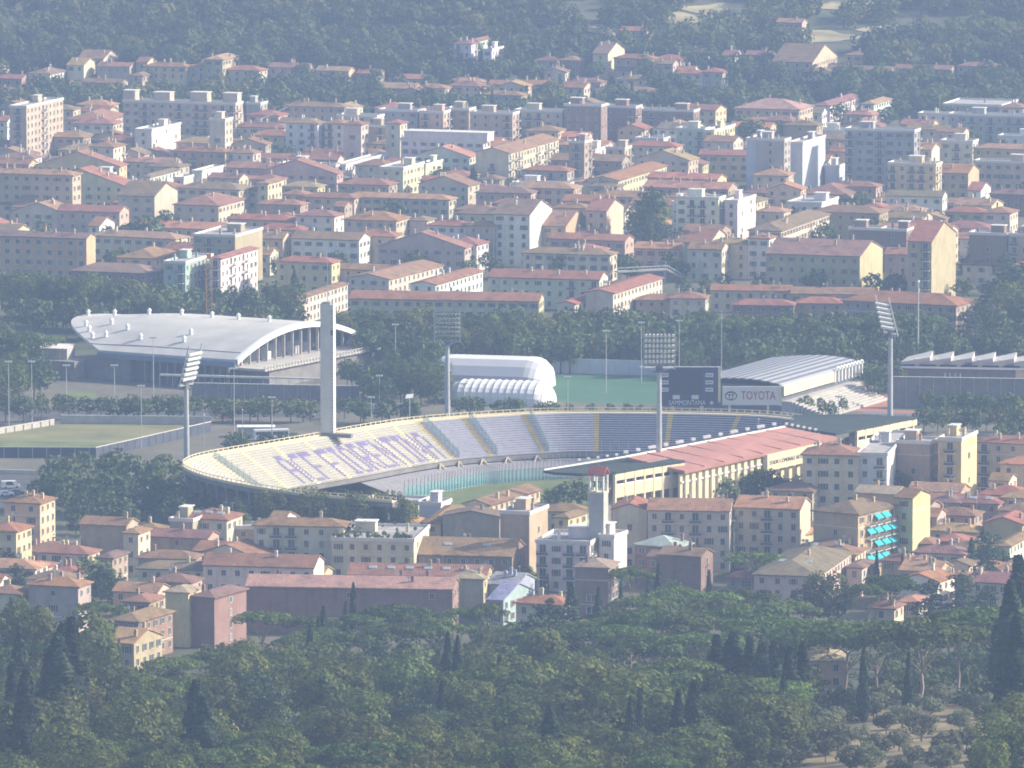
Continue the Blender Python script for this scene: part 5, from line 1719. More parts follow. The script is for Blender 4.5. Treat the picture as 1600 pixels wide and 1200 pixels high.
for k in range(60):
    s_ = sl0 + (s_of_px(900) - sl0) * k / 60
    p_, n_ = frame_at(s_)
    link('barrier_post', bpm, stad, None, L3(p_ + n_ * (of + 15.1), 0))
# glass fences with steel posts along three aisles and across the corner
gp = MB(); gp.box(-0.06, 0.06, -0.06, 0.06, 0, 4.2); gpm = gp.mesh('fence_post', ['metal'])
for px, sd in ((650, 1), (722, 1), (818, 1), (322, 1)):
    s = s_of_px(px)
    p, n = frame_at(s + 1.3)
    f = MB()
    hh = 2.4 if px > 400 else 1.8
    for k in range(0, ROWS, 1):
        a, c = p + n * row_off(k), p + n * row_off(k + 1)
        f.face([L3(a, row_z(k)), L3(c, row_z(k + 1)), L3(c, row_z(k + 1) + hh), L3(a, row_z(k) + hh)])
    f.build('glass_fence', 'teal', stad)
    for k in range(0, ROWS + 1, 2):
        link('fence_post', gpm, stad, None, L3(p + n * row_off(k), row_z(k)), 0, (1, 1, (hh + 0.8) / 4.2))
for k in range(14):
    s = s_of_px(800) + k * 2.6
    p, n = frame_at(s)
    link('fence_post', gpm, stad, None, L3(p + n * (of + 2.0), zf - 2.2), 0, (1, 1, 1.3))
# raking struts that carry the front edge
for px in (610, 650, 700, 745, 800):
    s = s_of_px(px)
    b = MB()
    for ds in (-3.2, 3.2):
        p, n = frame_at(s); q, m = frame_at(s + ds)
        b.bar(L3(p + n * (of + 0.6), zf - 0.4), L3(q + m * (of + 2.6), zf - 4.0), 0.28, 0, 4)
    b.build('raking_strut', 'cream', stad)
# purple lettering made of coloured seats
FONT5 = {'A': ('01110', '10001', '10001', '11111', '10001', '10001', '10001'), 'C': ('01111', '10000', '10000', '10000', '10000', '10000', '01111'), 'F': ('11111', '10000', '10000', '11110', '10000', '10000', '10000'),
         'I': ('111', '010', '010', '010', '010', '010', '111'), 'O': ('01110', '10001', '10001', '10001', '10001', '10001', '01110'), 'R': ('11110', '10001', '10001', '11110', '10100', '10010', '10001'),
         'E': ('11111', '10000', '10000', '11110', '10000', '10000', '11111'), 'N': ('10001', '11001', '10101', '10101', '10011', '10001', '10001'), 'T': ('11111', '00100', '00100', '00100', '00100', '00100', '00100')}
def lettering():
    # photo columns of the rim above each letter's left edge
    sA, sB = s_of_px(398), s_of_px(630)
    word = 'ACF FIORENTINA'
    cols = sum(2 if ch == ' ' else len(FONT5[ch][0]) + 1 for ch in word) - 1
    du = (sB - sA) / cols
    u = sA
    for ch in word:
        if ch == ' ':
            u += 2 * du; continue
        g = FONT5[ch]
        b = MB()
        for kk in range(4, 16):
            for c, bit in enumerate(g[int((kk - 4) / 12.01 * 7)]):
                if bit != '1': continue
                s0, s1 = u + c * du, u + (c + 1.0) * du
                (p, n), (q, m) = frame_at(s0), frame_at(s1)
                if True:
                    z = row_z(kk) + 0.05
                    o0, o1 = row_off(kk), row_off(kk + 1) + 0.04
                    z2 = row_z(kk + 1) + 0.05
                    b.face([L3(p + n * o0, z), L3(q + m * o0, z), L3(q + m * o1, z), L3(p + n * o1, z)])
                    b.face([L3(p + n * o1, z), L3(q + m * o1, z), L3(q + m * o1, z2), L3(p + n * o1, z2)])
        o = b.build('seat_letter', 'seat_purple', stad)
        o['label'] = 'letter ' + ch + ' in purple seats'
        u += (len(g[0]) + 1) * du
lettering()
# pitch inside
fr = ring_pts(0, TOT, 8)
pp = [p + n * (of + 15.4 if i > 14 else 20) for i, (p, n) in enumerate(fr)]
tip = [at(1240, 760, 0), at(900, 800, 0), at(700, 815, 0)]
sheet('pitch', pp + tip, 0.03, 'turf', 'green football pitch inside the stadium')

# ------------------------------------------------------------------ tower behind the stand
tp = at(512, 684, RIMZ - 1.0); tp = Vector((tp.x, tp.y + 3.0, 0))
tw = empty('stadium_tower', tp, R(-14))
tag(tw, 'tall slender concrete tower rising behind the lettered seats', 'tower')
TH = 285 - (473 + 880 - 5) * (tp.y + 35) / 12000 * 1.0
def z_at(px, py, Y):
    d = ray(px, py); t = Y / d.y
    return CAMZ + d.z * t
TH = z_at(512, 474, tp.y)
b = MB(); b.box(-1.75, 1.2, -1.3, 1.3, 0, TH); b.build('shaft', 'palecon', tw)
b = MB(); b.box(1.2, 1.9, -0.9, 1.3, 0, TH - 0.6); b.box(1.2, 1.95, -1.3, -0.9, 0, TH - 0.2); b.build('glazed_fin', ['palecon'], tw)
lm = MB(); lm.box(-0.3, 0.3, -0.05, 0.05, -0.05, 0.05); lme = lm.mesh('fin_bar', ['dkconcrete'])
for k in range(46):
    link('fin_bar', lme, tw, None, (1.55, -1.34, 6 + k * (TH - 7) / 46))
b = MB(); b.box(1.22, 1.9, -1.42, -1.32, TH - 8.5, TH - 7.2); b.build('slot_window', 'darkglass', tw)
b = MB(); b.bar((0, 0, TH), (0, 0, TH + 5), 0.16, 0, 6, 0.12); b.bar((0, 0, TH + 5), (0, 0, z_at(512, 402, tp.y)), 0.1, 0, 6, 0.05); b.build('flag_mast', 'metal', tw)
b = MB()
b.box(-1.2, 1.0, -1.0, 1.0, TH, TH + 0.5); b.box(1.2, 1.6, -0.2, 0.2, TH - 0.6, TH + 0.6); b.build('tower_cap', 'concrete', tw)
b = MB()
b.prism([(-1.5, -1.3), (7.4, -3.4), (7.4, -1.0), (2.0, 1.3)], RIMZ - 0.9, RIMZ + 0.1)
b.prism([(0.2, -5.5), (1.8, -5.5), (2.4, -1.3), (-1.6, -1.3)], [RIMZ - 5.8, RIMZ - 5.8, RIMZ - 4.6, RIMZ - 4.6], [RIMZ - 5.0, RIMZ - 5.0, RIMZ + 0.05, RIMZ + 0.05])
b.build('cantilever_balcony', 'dkconcrete', tw)

# ------------------------------------------------------------------ covered tribune
tb = at(1090, 760, 0)
trib = empty('covered_tribune', tb)
tag(trib, 'covered tribune with wide red roof and cream rear wall', 'grandstand')
def T3(p, z=None): return (p[0] - tb.x, p[1] - tb.y, p[2] if z is None else z)
ra, rb_, rc_, rd = at(978, 714, 19.0), at(1226, 667, 19.0), at(1308, 683, 15.5), at(1070, 736, 15.5)
def quadslab(a, b_, c, d, th, m, mb):
    top = [a, b_, c, d]
    mb.face([T3(p) for p in top][::-1], m)
    mb.face([T3(p, p.z - th) for p in top], m)
    for i in range(4):
        p, q = top[i], top[(i + 1) % 4]
        mb.face([T3(p), T3(q), T3(q, q.z - th), T3(p, p.z - th)], m)
b = MB(); quadslab(ra, rb_, rc_, rd, 0.8, 0, b); roof_o = b.build('roof', 'redroof', trib)
def lerp4(u, v): return ra.lerp(rb_, u).lerp(rd.lerp(rc_, u), v)
for k in range(1, 8):
    b = MB(); u = k / 8
    b.bar(T3(lerp4(u, 0.0) + Vector((0, 0, 0.12))), T3(lerp4(u, 1.0) + Vector((0, 0, 0.12))), 0.2, 0, 4)
    b.build('roof_rib', 'redroof', roof_o)
for v in (0.33, 0.66):
    b = MB(); b.bar(T3(lerp4(0, v) + Vector((0, 0, 0.1))), T3(lerp4(1, v) + Vector((0, 0, 0.1))), 0.14, 0, 4); b.build('roof_seam', 'dkconcrete', roof_o)
b = MB(); b.bar(T3(at(850, 734, 17.8)), T3(ra + Vector((0, 0, 0.1))), 0.3, 0, 4); b.bar(T3(ra + Vector((0, 0, 0.1))), T3(rb_ + Vector((0, 0, 0.1))), 0.3, 0, 4); b.build('white_front_edge', 'white', trib)
fl = MB(); fl.bar((0, 0, 0), (0, 0, 0.9), 0.08, 1, 5); fl.box(-0.55, 0.55, -0.3, 0.3, 0.9, 1.6, 0); flm = fl.mesh('roof_floodlight', ['white', 'metal'])
for k in range(17):
    u = (k + 0.3 * (k % 3)) / 17.5
    p = ra.lerp(rb_, u)
    link('roof_floodlight', flm, trib, None, T3(p, p.z + 0.1), R(20))
for k in range(6):
    p = rb_.lerp(rc_, (k + 0.3) / 9)
    link('roof_floodlight', flm, trib, None, T3(p, p.z + 0.1), R(20), (0.7, 0.7, 0.7))
for k in range(5):
    p = at(905, 724, 17.7).lerp(ra, k / 5)
    link('roof_floodlight', flm, trib, None, T3(p, p.z + 0.1), R(20), (0.7, 0.7, 0.7))
# rear wall under the red roof
inn = (ra + rb_ - rc_ - rd); inn.z = 0; inn.normalize()
def wallseg(name, p, q, z0, z1, off, mat, th=0.5):
    b = MB()
    a, c = p + inn * off, q + inn * off
    b.prism([T3(a)[:2], T3(c)[:2], T3(c + inn * th)[:2], T3(a + inn * th)[:2]], z0, z1)
    return b.build(name, mat, trib)
wallseg('rear_wall', rd, rc_, 0, 14.6, 1.2, 'cream')
wallseg('rear_cornice', rd, rc_, 12.2, 12.7, 0.8, 'cornice', 0.4)
p0, p1 = rd.lerp(rc_, 0.5), rd.lerp(rc_, 0.9)
portal = wallseg('name_panel', rd.lerp(rc_, 0.52), rd.lerp(rc_, 0.88), 10.6, 15.0, -0.6, 'cream', 1.2)
for k in range(7):
    u = 0.54 + 0.32 * k / 6
    p = rd.lerp(rc_, u) + inn * -0.4
    b = MB(); b.box(-0.45, 0.45, -0.45, 0.45, 0, 10.6)
    b.build('portal_pillar', 'cream', trib, None, T3(p, 0))
for k in range(12):
    u = 0.02 + 0.46 * k / 11
    p = rd.lerp(rc_, u) + inn * 0.9
    b = MB(); b.box(-0.3, 0.3, -0.3, 0.3, 0, 14.4)
    b.build('buttress', 'cream', trib, None, T3(p, 0))
tdir = (rc_ - rd); tdir.z = 0; tdir.normalize()
ang = math.atan2(tdir.y, tdir.x)
pm_ = rd.lerp(rc_, 0.70) - inn * 0.66
mt = Matrix.Translation(T3(pm_, 12.6)) @ Matrix.Rotation(ang, 4, 'Z') @ Matrix.Rotation(math.pi / 2, 4, 'X')
text_mesh('lettering', 'STADIO COMUNALE ARTEMIO FRANCHI', 1.5, 'letters', trib, mt, 0.04, width=(rc_ - rd).length * 0.33)
# dark wings either side with banded cream backs
def wing(poly, zt, back, side):
    b = MB(); b.prism([T3(at(x, y, zt))[:2] for x, y in poly][::-1], zt - 0.7, zt)
    b.build('dark_wing_roof', 'darkroof', trib)
    pts = [at(x, y, zt - 0.8) for x, y in back]
    path = catmull(pts, 5)
    for (z0, z1, m) in ((zt - 2.4, zt - 0.75, 'cream'), (zt - 6.9, zt - 3.7, 'cream'), (zt - 3.7, zt - 3.4, 'white')):
        b = MB()
        for i in range(len(path) - 1):
            p, q = path[i], path[i + 1]
            d = (q - p).normalized(); n = Vector((-d.y, d.x, 0)) * 0.5
            b.prism([T3(p)[:2], T3(q)[:2], T3(q + n)[:2], T3(p + n)[:2]], z0, z1)
        b.build('facade_band', m, trib)
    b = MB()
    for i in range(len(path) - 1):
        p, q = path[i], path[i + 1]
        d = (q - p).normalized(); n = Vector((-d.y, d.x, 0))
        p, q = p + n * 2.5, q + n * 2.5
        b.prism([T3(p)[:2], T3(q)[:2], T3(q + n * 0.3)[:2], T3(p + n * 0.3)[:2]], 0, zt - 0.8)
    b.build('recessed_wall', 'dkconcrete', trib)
    for i in range(0, len(path), 2):
        b = MB(); b.box(-0.3, 0.3, -0.4, 0.4, 0, zt - 0.75)
        d = (path[min(i + 1, len(path) - 1)] - path[max(0, i - 1)]).normalized()
        o = b.build('facade_post', 'cream', trib, None, T3(path[i] + Vector((d.y, -d.x, 0)) * -0.3, 0))
        o.rotation_euler = (0, 0, math.atan2(d.y, d.x))
wing([(849, 735), (905, 725), (968, 714), (1042, 716), (1070, 719), (1036, 724), (1000, 730), (962, 737), (910, 740), (868, 738)], 17.6, [(962, 742), (1000, 735), (1036, 729), (1070, 724)], 0)
wing([(1240, 648), (1330, 647), (1433, 651), (1404, 656), (1372, 663), (1340, 669), (1306, 677), (1230, 666)], 16.0, [(1340, 674), (1372, 668), (1404, 661), (1433, 655)], 1)

# ------------------------------------------------------------------ floodlight masts
def flood(px, yb, Y, ptop, pbot, wpx, rz, tilt, label, off=0.0):
    d = ray(px, 600); x = d.x / d.y * Y
    g = H(x, Y)
    zt, zb = z_at(px, ptop, Y), z_at(px, pbot, Y)
    hgt = zt - zb; w = wpx * Y * 1.01 / FPX
    e = empty('floodlight_mast', (x, Y, g), rz)
    tag(e, label, 'floodlight', 'stadium floodlight masts')
    b = MB(); b.bar((0, 0, 0), (0, 0, zb - g - 1.5), 0.95, 0, 12, 0.6); b.build('pole', 'metal', e)
    b = MB(); b.box(-1.6, 1.6, -0.8, 0.8, zb - g - 1.6, zb - g - 1.4); b.box(-0.9, 0.9, -0.5, 0.5, zb - g - 1.4, zb - g); b.build('service_platform', 'darkmetal', e)
    fr = empty('lamp_frame', (off, 0, zb - g)); fr.parent = e; fr.rotation_euler = (tilt, 0, 0)
    b = MB()
    for s in (-1, 1): b.box(s * w / 2 - 0.15, s * w / 2 + 0.15, -0.15, 0.15, -1.0, hgt + 0.8)
    b.build('frame_side', 'metal', fr)
    rows = 7
    for r in range(rows):
        b = MB(); z = hgt * (r + 0.6) / rows
        b.box(-w / 2, w / 2, -0.1, 0.1, z - 0.75, z - 0.55); b.build('crossbar', 'darkmetal', fr)
    lb = MB(); lb.bar((0, 0.1, 0), (0, 0.75, -0.12), 0.3, 1, 8, 0.45); lb.box(-0.2, 0.2, -0.25, 0.1, -0.2, 0.2, 0)
    lbm = lb.mesh('lamp', ['darkmetal', 'white'])
    for r in range(rows - 1):
        for c in range(8):
            link('lamp', lbm, fr, None, (-w / 2 + w * (c + 0.5) / 8, 0.05, hgt * (r + 1.0) / rows))
    b = MB()
    b.bar((-w / 2, -0.2, -0.5), (0, -0.4, -1.6), 0.12, 0, 4); b.bar((w / 2, -0.2, -0.5), (0, -0.4, -1.6), 0.12, 0, 4)
    b.box(-w / 2, w / 2, -0.5, 0.5, -0.6, -0.45); b.build('frame_bracket', 'metal', fr)
    return e
flood(291, 730, 2046, 540, 598, 40, R(-118), R(-16), 'floodlight mast at the curved left end of the stand')
flood(699, 650, 2150, 482, 530, 40, R(0), R(-8), 'floodlight mast behind the glass-fenced seats')
flood(1030, 760, 2012, 512, 572, 48, R(180), R(-12), 'floodlight mast left of the scoreboard, before the tribune')
flood(1391, 690, 2112, 464, 518, 40, R(118), R(-16), 'floodlight mast at the right tribune wing')

# ------------------------------------------------------------------ scoreboard and car sign on the far rim
def frame_face(px0, py0, px1, py1, Y):
    a, b_ = ray(px0, 600), ray(px1, 600)
    return a.x / a.y * Y, b_.x / b_.y * Y, z_at((px0 + px1) / 2, py1, Y), z_at((px0 + px1) / 2, py0, Y)
SY = 2140
x0, x1, z0, z1 = frame_face(1030, 574, 1122, 634, SY)
sb = empty('scoreboard', ((x0 + x1) / 2, SY, 0))
tag(sb, 'large dark scoreboard with sponsor panels on the far rim', 'scoreboard')
hw = (x1 - x0) / 2; hh = z1 - z0
b = MB(); b.box(-hw, hw, 0, 1.2, z0, z1); b.build('case', 'navy', sb)
b = MB(); b.box(hw, hw + 0.7, -0.1, 1.3, z0 + 1, z1 + 0.1); b.build('side_cheek', 'cream', sb)
b = MB(); b.box(-hw - 5.5, hw + 0.5, 0.1, 0.5, z1 + 0.01, z1 + 0.2); b.build('top_rail', 'white', sb)
b = MB(); b.box(-hw * 0.58, hw * 0.42, -0.08, -0.005, z0 + hh * 0.3, z1 - 0.5); b.build('screen', 'screen', sb)
for sx in (-0.82, 0.7):
    for k in range(3):
        b = MB(); zc = z0 + hh * (0.42 + 0.19 * k)
        b.box(hw * sx - 1.1, hw * sx + 1.1, -0.1, -0.005, zc - 0.55, zc + 0.55); b.build('sponsor_panel', 'panelwhite', sb)
        b = MB()
        for q in range(4): b.box(hw * sx - 0.85 + q * 0.44, hw * sx - 0.55 + q * 0.44, -0.13, -0.101, zc - 0.2, zc + 0.2)
        b.build('panel_mark', 'navy', sb)
for sx in (-0.42, 0.22):
    b = MB(); b.box(hw * sx - 1.0, hw * sx + 1.0, -0.1, -0.005, z0 + hh * 0.17, z0 + hh * 0.28); b.build('caption_panel', 'panelwhite', sb)
text_mesh('lettering', 'SAMMONTANA', 1.9, 'white', sb, Matrix.Translation((-0.4, -0.05, z0 + hh * 0.075)) @ Matrix.Rotation(math.pi / 2, 4, 'X'), 0.04, width=hw * 1.25)
b = MB(); b.bar((hw * 0.78, -0.04, z0 + hh * 0.075), (hw * 0.78, -0.08, z0 + hh * 0.075), 0.55, 0, 14); b.build('round_emblem', 'panelwhite', sb)
for sx in (-0.55, 0.45):
    b = MB(); b.box(hw * sx - 0.5, hw * sx + 0.5, 0.2, 1.0, 0, z0); b.build('leg', 'cream', sb)
x0, x1, z0, z1 = frame_face(1129, 604, 1217, 633, SY - 4)
ts = empty('advertising_sign', ((x0 + x1) / 2, SY - 4, 0))
tag(ts, 'white advertising sign with red car-maker lettering beside the scoreboard', 'sign')
hw = (x1 - x0) / 2; hh = z1 - z0; zc = (z0 + z1) / 2
b = MB(); b.box(-hw, hw, 0, 0.6, z0, z1); b.build('panel', 'panelwhite', ts)
b = MB(); b.box(hw, hw + 0.8, -0.1, 0.7, z0 - 0.2, z1 + 0.1); b.build('side_cheek', 'cream', ts)
text_mesh('lettering', 'TOYOTA', 3.4, 'redpaint', ts, Matrix.Translation((hw * 0.27, -0.05, zc)) @ Matrix.Rotation(math.pi / 2, 4, 'X'), 0.04, width=hw * 1.22)
def ring(b, cx, cz, rx, rz, t, y=-0.06, n=28):
    for k in range(n):
        a, c = 2 * math.pi * k / n, 2 * math.pi * (k + 1) / n
        b.face([(cx + math.cos(a) * rx, y, cz + math.sin(a) * rz), (cx + math.cos(c) * rx, y, cz + math.sin(c) * rz), (cx + math.cos(c) * (rx - t), y, cz + math.sin(c) * (rz - t)), (cx + math.cos(a) * (rx - t), y, cz + math.sin(a) * (rz - t))])
b = MB(); cx = -hw * 0.7
ring(b, cx, zc, 1.75, 1.3, 0.26); ring(b, cx, zc, 0.62, 1.2, 0.2, -0.075); ring(b, cx, zc + 0.62, 1.2, 0.52, 0.2, -0.09)
b.build('oval_emblem', 'letters', ts)
for sx in (-0.75, 0.62):
    b = MB(); b.box(hw * sx - 0.3, hw * sx + 0.3, 0.05, 0.5, 0, z0); b.build('leg', 'cream', ts)
# ------------------------------------------------------------------ the white hall with its vaulted roof
ZE = 8.0
hp0, hp1 = at(369, 567, ZE), at(567, 529, ZE)
av = hp1 - hp0; WA = av.length; av.normalize()
ev = Vector((-av.y, av.x, 0))
hall = empty('sports_hall', (hp0.x, hp0.y, 0), math.atan2(av.y, av.x))     # local x along the arch, local y along the length
tag(hall, 'sports hall with sweeping white vaulted roof and glazed arch', 'sports hall')
LEN = 80.0
def hall_len(v):
    e = 1.0
    if v < 0.5: e = 0.62 + 0.38 * math.sin(min(1, v / 0.5) * math.pi / 2)
    else: e = 0.80 + 0.2 * math.cos((v - 0.5) / 0.5 * math.pi / 2)
    return LEN * e
def hall_z(u, v):
    arch = 1 - (2 * v - 1) ** 2
    taper = 1 - 0.28 * sstep(0.55, 1.0, u)
    return ZE + 7.4 * arch * taper
NV, NU = 28, 20
def hall_roof(name, dz0, dz1, mat):
    b = MB()
    g = [[Vector((v * WA, hall_len(v) * u, hall_z(u, v))) for u in np.linspace(0, 1, NU + 1)] for v in np.linspace(0, 1, NV + 1)]
    def P2(i, j, dz): return (g[i][j].x, g[i][j].y, g[i][j].z + dz)
    for i in range(NV):
        for j in range(NU):
            b.face([P2(i, j, dz1), P2(i + 1, j, dz1), P2(i + 1, j + 1, dz1), P2(i, j + 1, dz1)])
            b.face([P2(i, j, dz0), P2(i, j + 1, dz0), P2(i + 1, j + 1, dz0), P2(i + 1, j, dz0)])
        for j in (0, NU):
            q = [P2(i, j, dz0), P2(i + 1, j, dz0), P2(i + 1, j, dz1), P2(i, j, dz1)]
            b.face(q if j == 0 else q[::-1])
    for j in range(NU):
        for i in (0, NV):
            q = [P2(i, j, dz0), P2(i, j + 1, dz0), P2(i, j + 1, dz1), P2(i, j, dz1)]
            b.face(q[::-1] if i == 0 else q)
    o = b.build(name, mat, hall)
    for p in o.data.polygons: p.use_smooth = False
    return o
hroof = hall_roof('roof', 0.0, 0.9, 'hallroof')
# rim band at the arch, gutter seam, fascia
b = MB()
vs = np.linspace(0, 1, 33)
for i in range(32):
    for (o0, o1) in ((-0.6, 0.0),):
        p, q = vs[i], vs[i + 1]
        zp, zq = hall_z(0, p), hall_z(0, q)
        b.face([(p * WA, -0.6, zp - 0.5), (q * WA, -0.6, zq - 0.5), (q * WA, -0.6, zq + 1.05), (p * WA, -0.6, zp + 1.05)])
        b.face([(p * WA, -0.6, zp + 1.05), (q * WA, -0.6, zq + 1.05), (q * WA, 0.8, zq + 1.05), (p * WA, 0.8, zp + 1.05)])
        b.face([(p * WA, 0.8, zp - 0.5), (q * WA, 0.8, zq - 0.5), (q * WA, -0.6, zq - 0.5), (p * WA, -0.6, zp - 0.5)])
b.build('arch_edge', 'white', hall)
b = MB()
for j in range(NU):
    u0, u1 = j / NU, (j + 1) / NU
    l = hall_len(0.0)
    b.box(-0.8, 0.1, u0 * l, u1 * l, ZE - 1.3, ZE + 0.2)
b.build('fascia', 'bluefascia', hall)
b = MB()
for j in range(NU):
    l = hall_len(0.06)
    b.box(0.06 * WA - 0.15, 0.06 * WA + 0.15, j / NU * l, (j + 1) / NU * l, hall_z(j / NU, 0.06) + 0.85, hall_z(j / NU, 0.06) + 1.0)
b.build('roof_gutter', 'dkconcrete', hroof)
# glazing behind the arch, mullions
b = MB()
for i in range(32):
    p, q = vs[i], vs[i + 1]
    b.face([(p * WA, 5, 0), (q * WA, 5, 0), (q * WA, 5, hall_z(0.1, q)), (p * WA, 5, hall_z(0.1, p))])
b.build('arch_glazing', 'darkglass', hall)
for k in range(1, 15):
    v = k / 15
    b = MB(); b.box(v * WA - 0.16, v * WA + 0.16, 1.0, 1.9, ZE - 1.5, hall_z(0.02, v) + 0.02); b.build('arch_column', 'dullwhite', hall)
for k in range(1, 17):
    if k % 4 != 1: continue
    v = (k + 0.5) / 18
    b = MB(); b.box(v * WA - 1.2, v * WA + 1.0, 2.2, 2.6, ZE - 1.4, ZE + 0.6 + (k % 4) * 0.5); b.build('arch_panel', 'cornice', hall)
# terrace deck before the arch
b = MB(); b.box(2, WA - 2, -9, 4.9, ZE - 2.4, ZE - 1.7); b.build('terrace_deck', 'concrete', hall)
b = MB(); b.box(6, WA - 6, -8, 4.8, 0, ZE - 2.41); b.build('terrace_base', 'dkconcrete', hall)
b = MB()
for k in range(40): b.box(2 + k * (WA - 4) / 40, 2 + k * (WA - 4) / 40 + 0.6, -9.1, -8.9, ZE - 2.3, ZE - 0.9)
b.box(2, WA - 2, -9.15, -8.85, ZE - 0.9, ZE - 0.75)
b.build('terrace_balustrade', 'dullwhite', hall)
# walls under the long eave
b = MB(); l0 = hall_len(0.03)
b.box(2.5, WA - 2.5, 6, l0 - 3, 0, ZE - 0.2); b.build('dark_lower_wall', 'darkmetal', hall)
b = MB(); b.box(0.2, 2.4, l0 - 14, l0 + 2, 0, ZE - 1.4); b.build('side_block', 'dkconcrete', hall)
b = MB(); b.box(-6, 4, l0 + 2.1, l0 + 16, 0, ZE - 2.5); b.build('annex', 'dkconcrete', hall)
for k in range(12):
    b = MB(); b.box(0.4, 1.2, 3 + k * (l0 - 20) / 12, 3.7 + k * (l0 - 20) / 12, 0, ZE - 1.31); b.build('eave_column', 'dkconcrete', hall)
vm = MB(); vm.bar((0, 0, 0), (0, 0, 1.3), 0.55, 0, 8); vm.bar((0, 0, 1.3), (0, 0, 2.0), 0.85, 0, 8, 0.2); vmm = vm.mesh('roof_vent', ['white'])
for (v, u) in ((0.5, 0.97), (0.52, 0.86), (0.52, 0.70), (0.52, 0.55), (0.5, 0.40), (0.5, 0.28), (0.5, 0.14), (0.27, 0.93), (0.3, 0.80), (0.2, 0.93), (0.22, 0.72), (0.14, 0.86), (0.12, 0.66), (0.2, 0.38), (0.12, 0.40), (0.12, 0.95)):
    link('roof_vent', vmm, hroof, None, (v * WA, hall_len(v) * u, hall_z(u, v) + 0.85))

# ------------------------------------------------------------------ air domes
def dome(name, c, ax, length, width, height, mats, label, quilt=0):
    e = empty(name, (c.x, c.y, 0), ax)
    tag(e, label, 'air dome', None)
    nu, nv = (60, 12) if quilt else (24, 8)
    def P2(i, j):
        u = i / nu * 2 - 1; t = math.pi * j / nv
        # superellipse plan: straight sides, rounded ends
        e_ = max(0.0, abs(u) - 0.62) / 0.38
        w = math.sqrt(max(0.0, 1 - e_ ** 2.4)) if e_ > 0 else 1.0
        z = height * math.sin(t) ** 0.8 * (w ** 0.8)
        y = -math.cos(t) * width / 2 * (0.3 + 0.7 * w if e_ > 0 else 1)
        x = u * length / 2
        if quilt:
            z *= 1 - 0.03 * abs(math.sin(i / nu * math.pi * quilt)) * (z > 0.5)
        return (x, y, z)
    b = MB(); cnt = 0
    for i in range(nu):
        for j in range(nv):
            zc = P2(i, j)[2]
            m = 1 if (j < 3 and not quilt) else 0
            if len(mats) > 2 and i > nu * 0.9 and j < 6 and zc < height * 0.5: m = 2
            b.face([P2(i, j), P2(i + 1, j), P2(i + 1, j + 1), P2(i, j + 1)], m)
    o = b.build('membrane', mats, e)
    for p in o.data.polygons: p.use_smooth = False
    if quilt:
        for k in range(1, quilt):
            sb_ = MB(); i = int(k * nu / quilt)
            for j in range(nv):
                sb_.bar(Vector(P2(i, j)) + Vector((0, 0, 0.03)), Vector(P2(i, j + 1)) + Vector((0, 0, 0.03)), 0.09, 0, 4)
            sb_.build('seam_cable', 'metal', e)
    b = MB()
    b.box(-length / 2 - 1.5, -length / 2 + 0.5, -1.4, 1.4, 0, 2.6); b.build('airlock', 'white', e)
    return e
c1 = at(768, 618, 0); c1 = Vector((c1.x, c1.y + 26, 0))
dome('air_dome', c1, R(-14), 38, 26, 9.0, ['pvc', 'greypvc'], 'tall smooth grey and white air dome beyond the stand')
c2 = at(784, 628, 0)
dome('air_dome', c2, R(-14), 32, 18, 6.6, ['pvc', 'pvc'], 'lower quilted white air dome in front of the tall one', quilt=15)

# ------------------------------------------------------------------ ground sheets of the sports area
sheet('sports_ground', [at(-40, 800, 0), at(1640, 800, 0), at(1640, 555, 0), at(-40, 555, 0)], 0.012, 'paving', 'dusty paving and roads around the stadium')
def quad(name, pts, z, mat, label):
    return sheet(name, [at(x, y, 0) for x, y in pts], z, mat, label)
quad('road', [(-40, 652), (520, 652), (520, 640), (-40, 640)], 0.02, 'asphalt', 'dark road behind the training pitch')
quad('training_pitch', [(-60, 700), (210, 697), (330, 664), (90, 662), (-60, 685)], 0.024, 'dryturf', 'dry brown and green training pitch at left')
quad('training_pitch_edge', [(-60, 703), (180, 702), (215, 692), (-60, 688)], 0.028, 'turf', 'greener near edge of the training pitch')
quad('artificial_pitch', [(862, 628), (1040, 632), (1035, 582), (868, 578)], 0.024, 'astro', 'green artificial turf pitch behind the stand')
quad('running_track', [(1270, 640), (1640, 655), (1640, 622), (1330, 612)], 0.024, 'track', 'red running track at right')
quad('track_infield', [(1370, 640), (1640, 648), (1640, 634), (1440, 628)], 0.03, 'turf', 'grass infield of the running track')
quad('lawn', [(100, 622), (150, 622), (150, 612), (100, 612)], 0.03, 'turf', 'small lawn before the hall')
quad('car_park', [(-40, 800), (90, 800), (100, 740), (-40, 735)], 0.02, 'asphalt', 'car park by the training pitch')
quad('stadium_forecourt', [(600, 840), (1250, 790), (1250, 770), (600, 815)], 0.022, 'asphalt', 'road before the stadium')

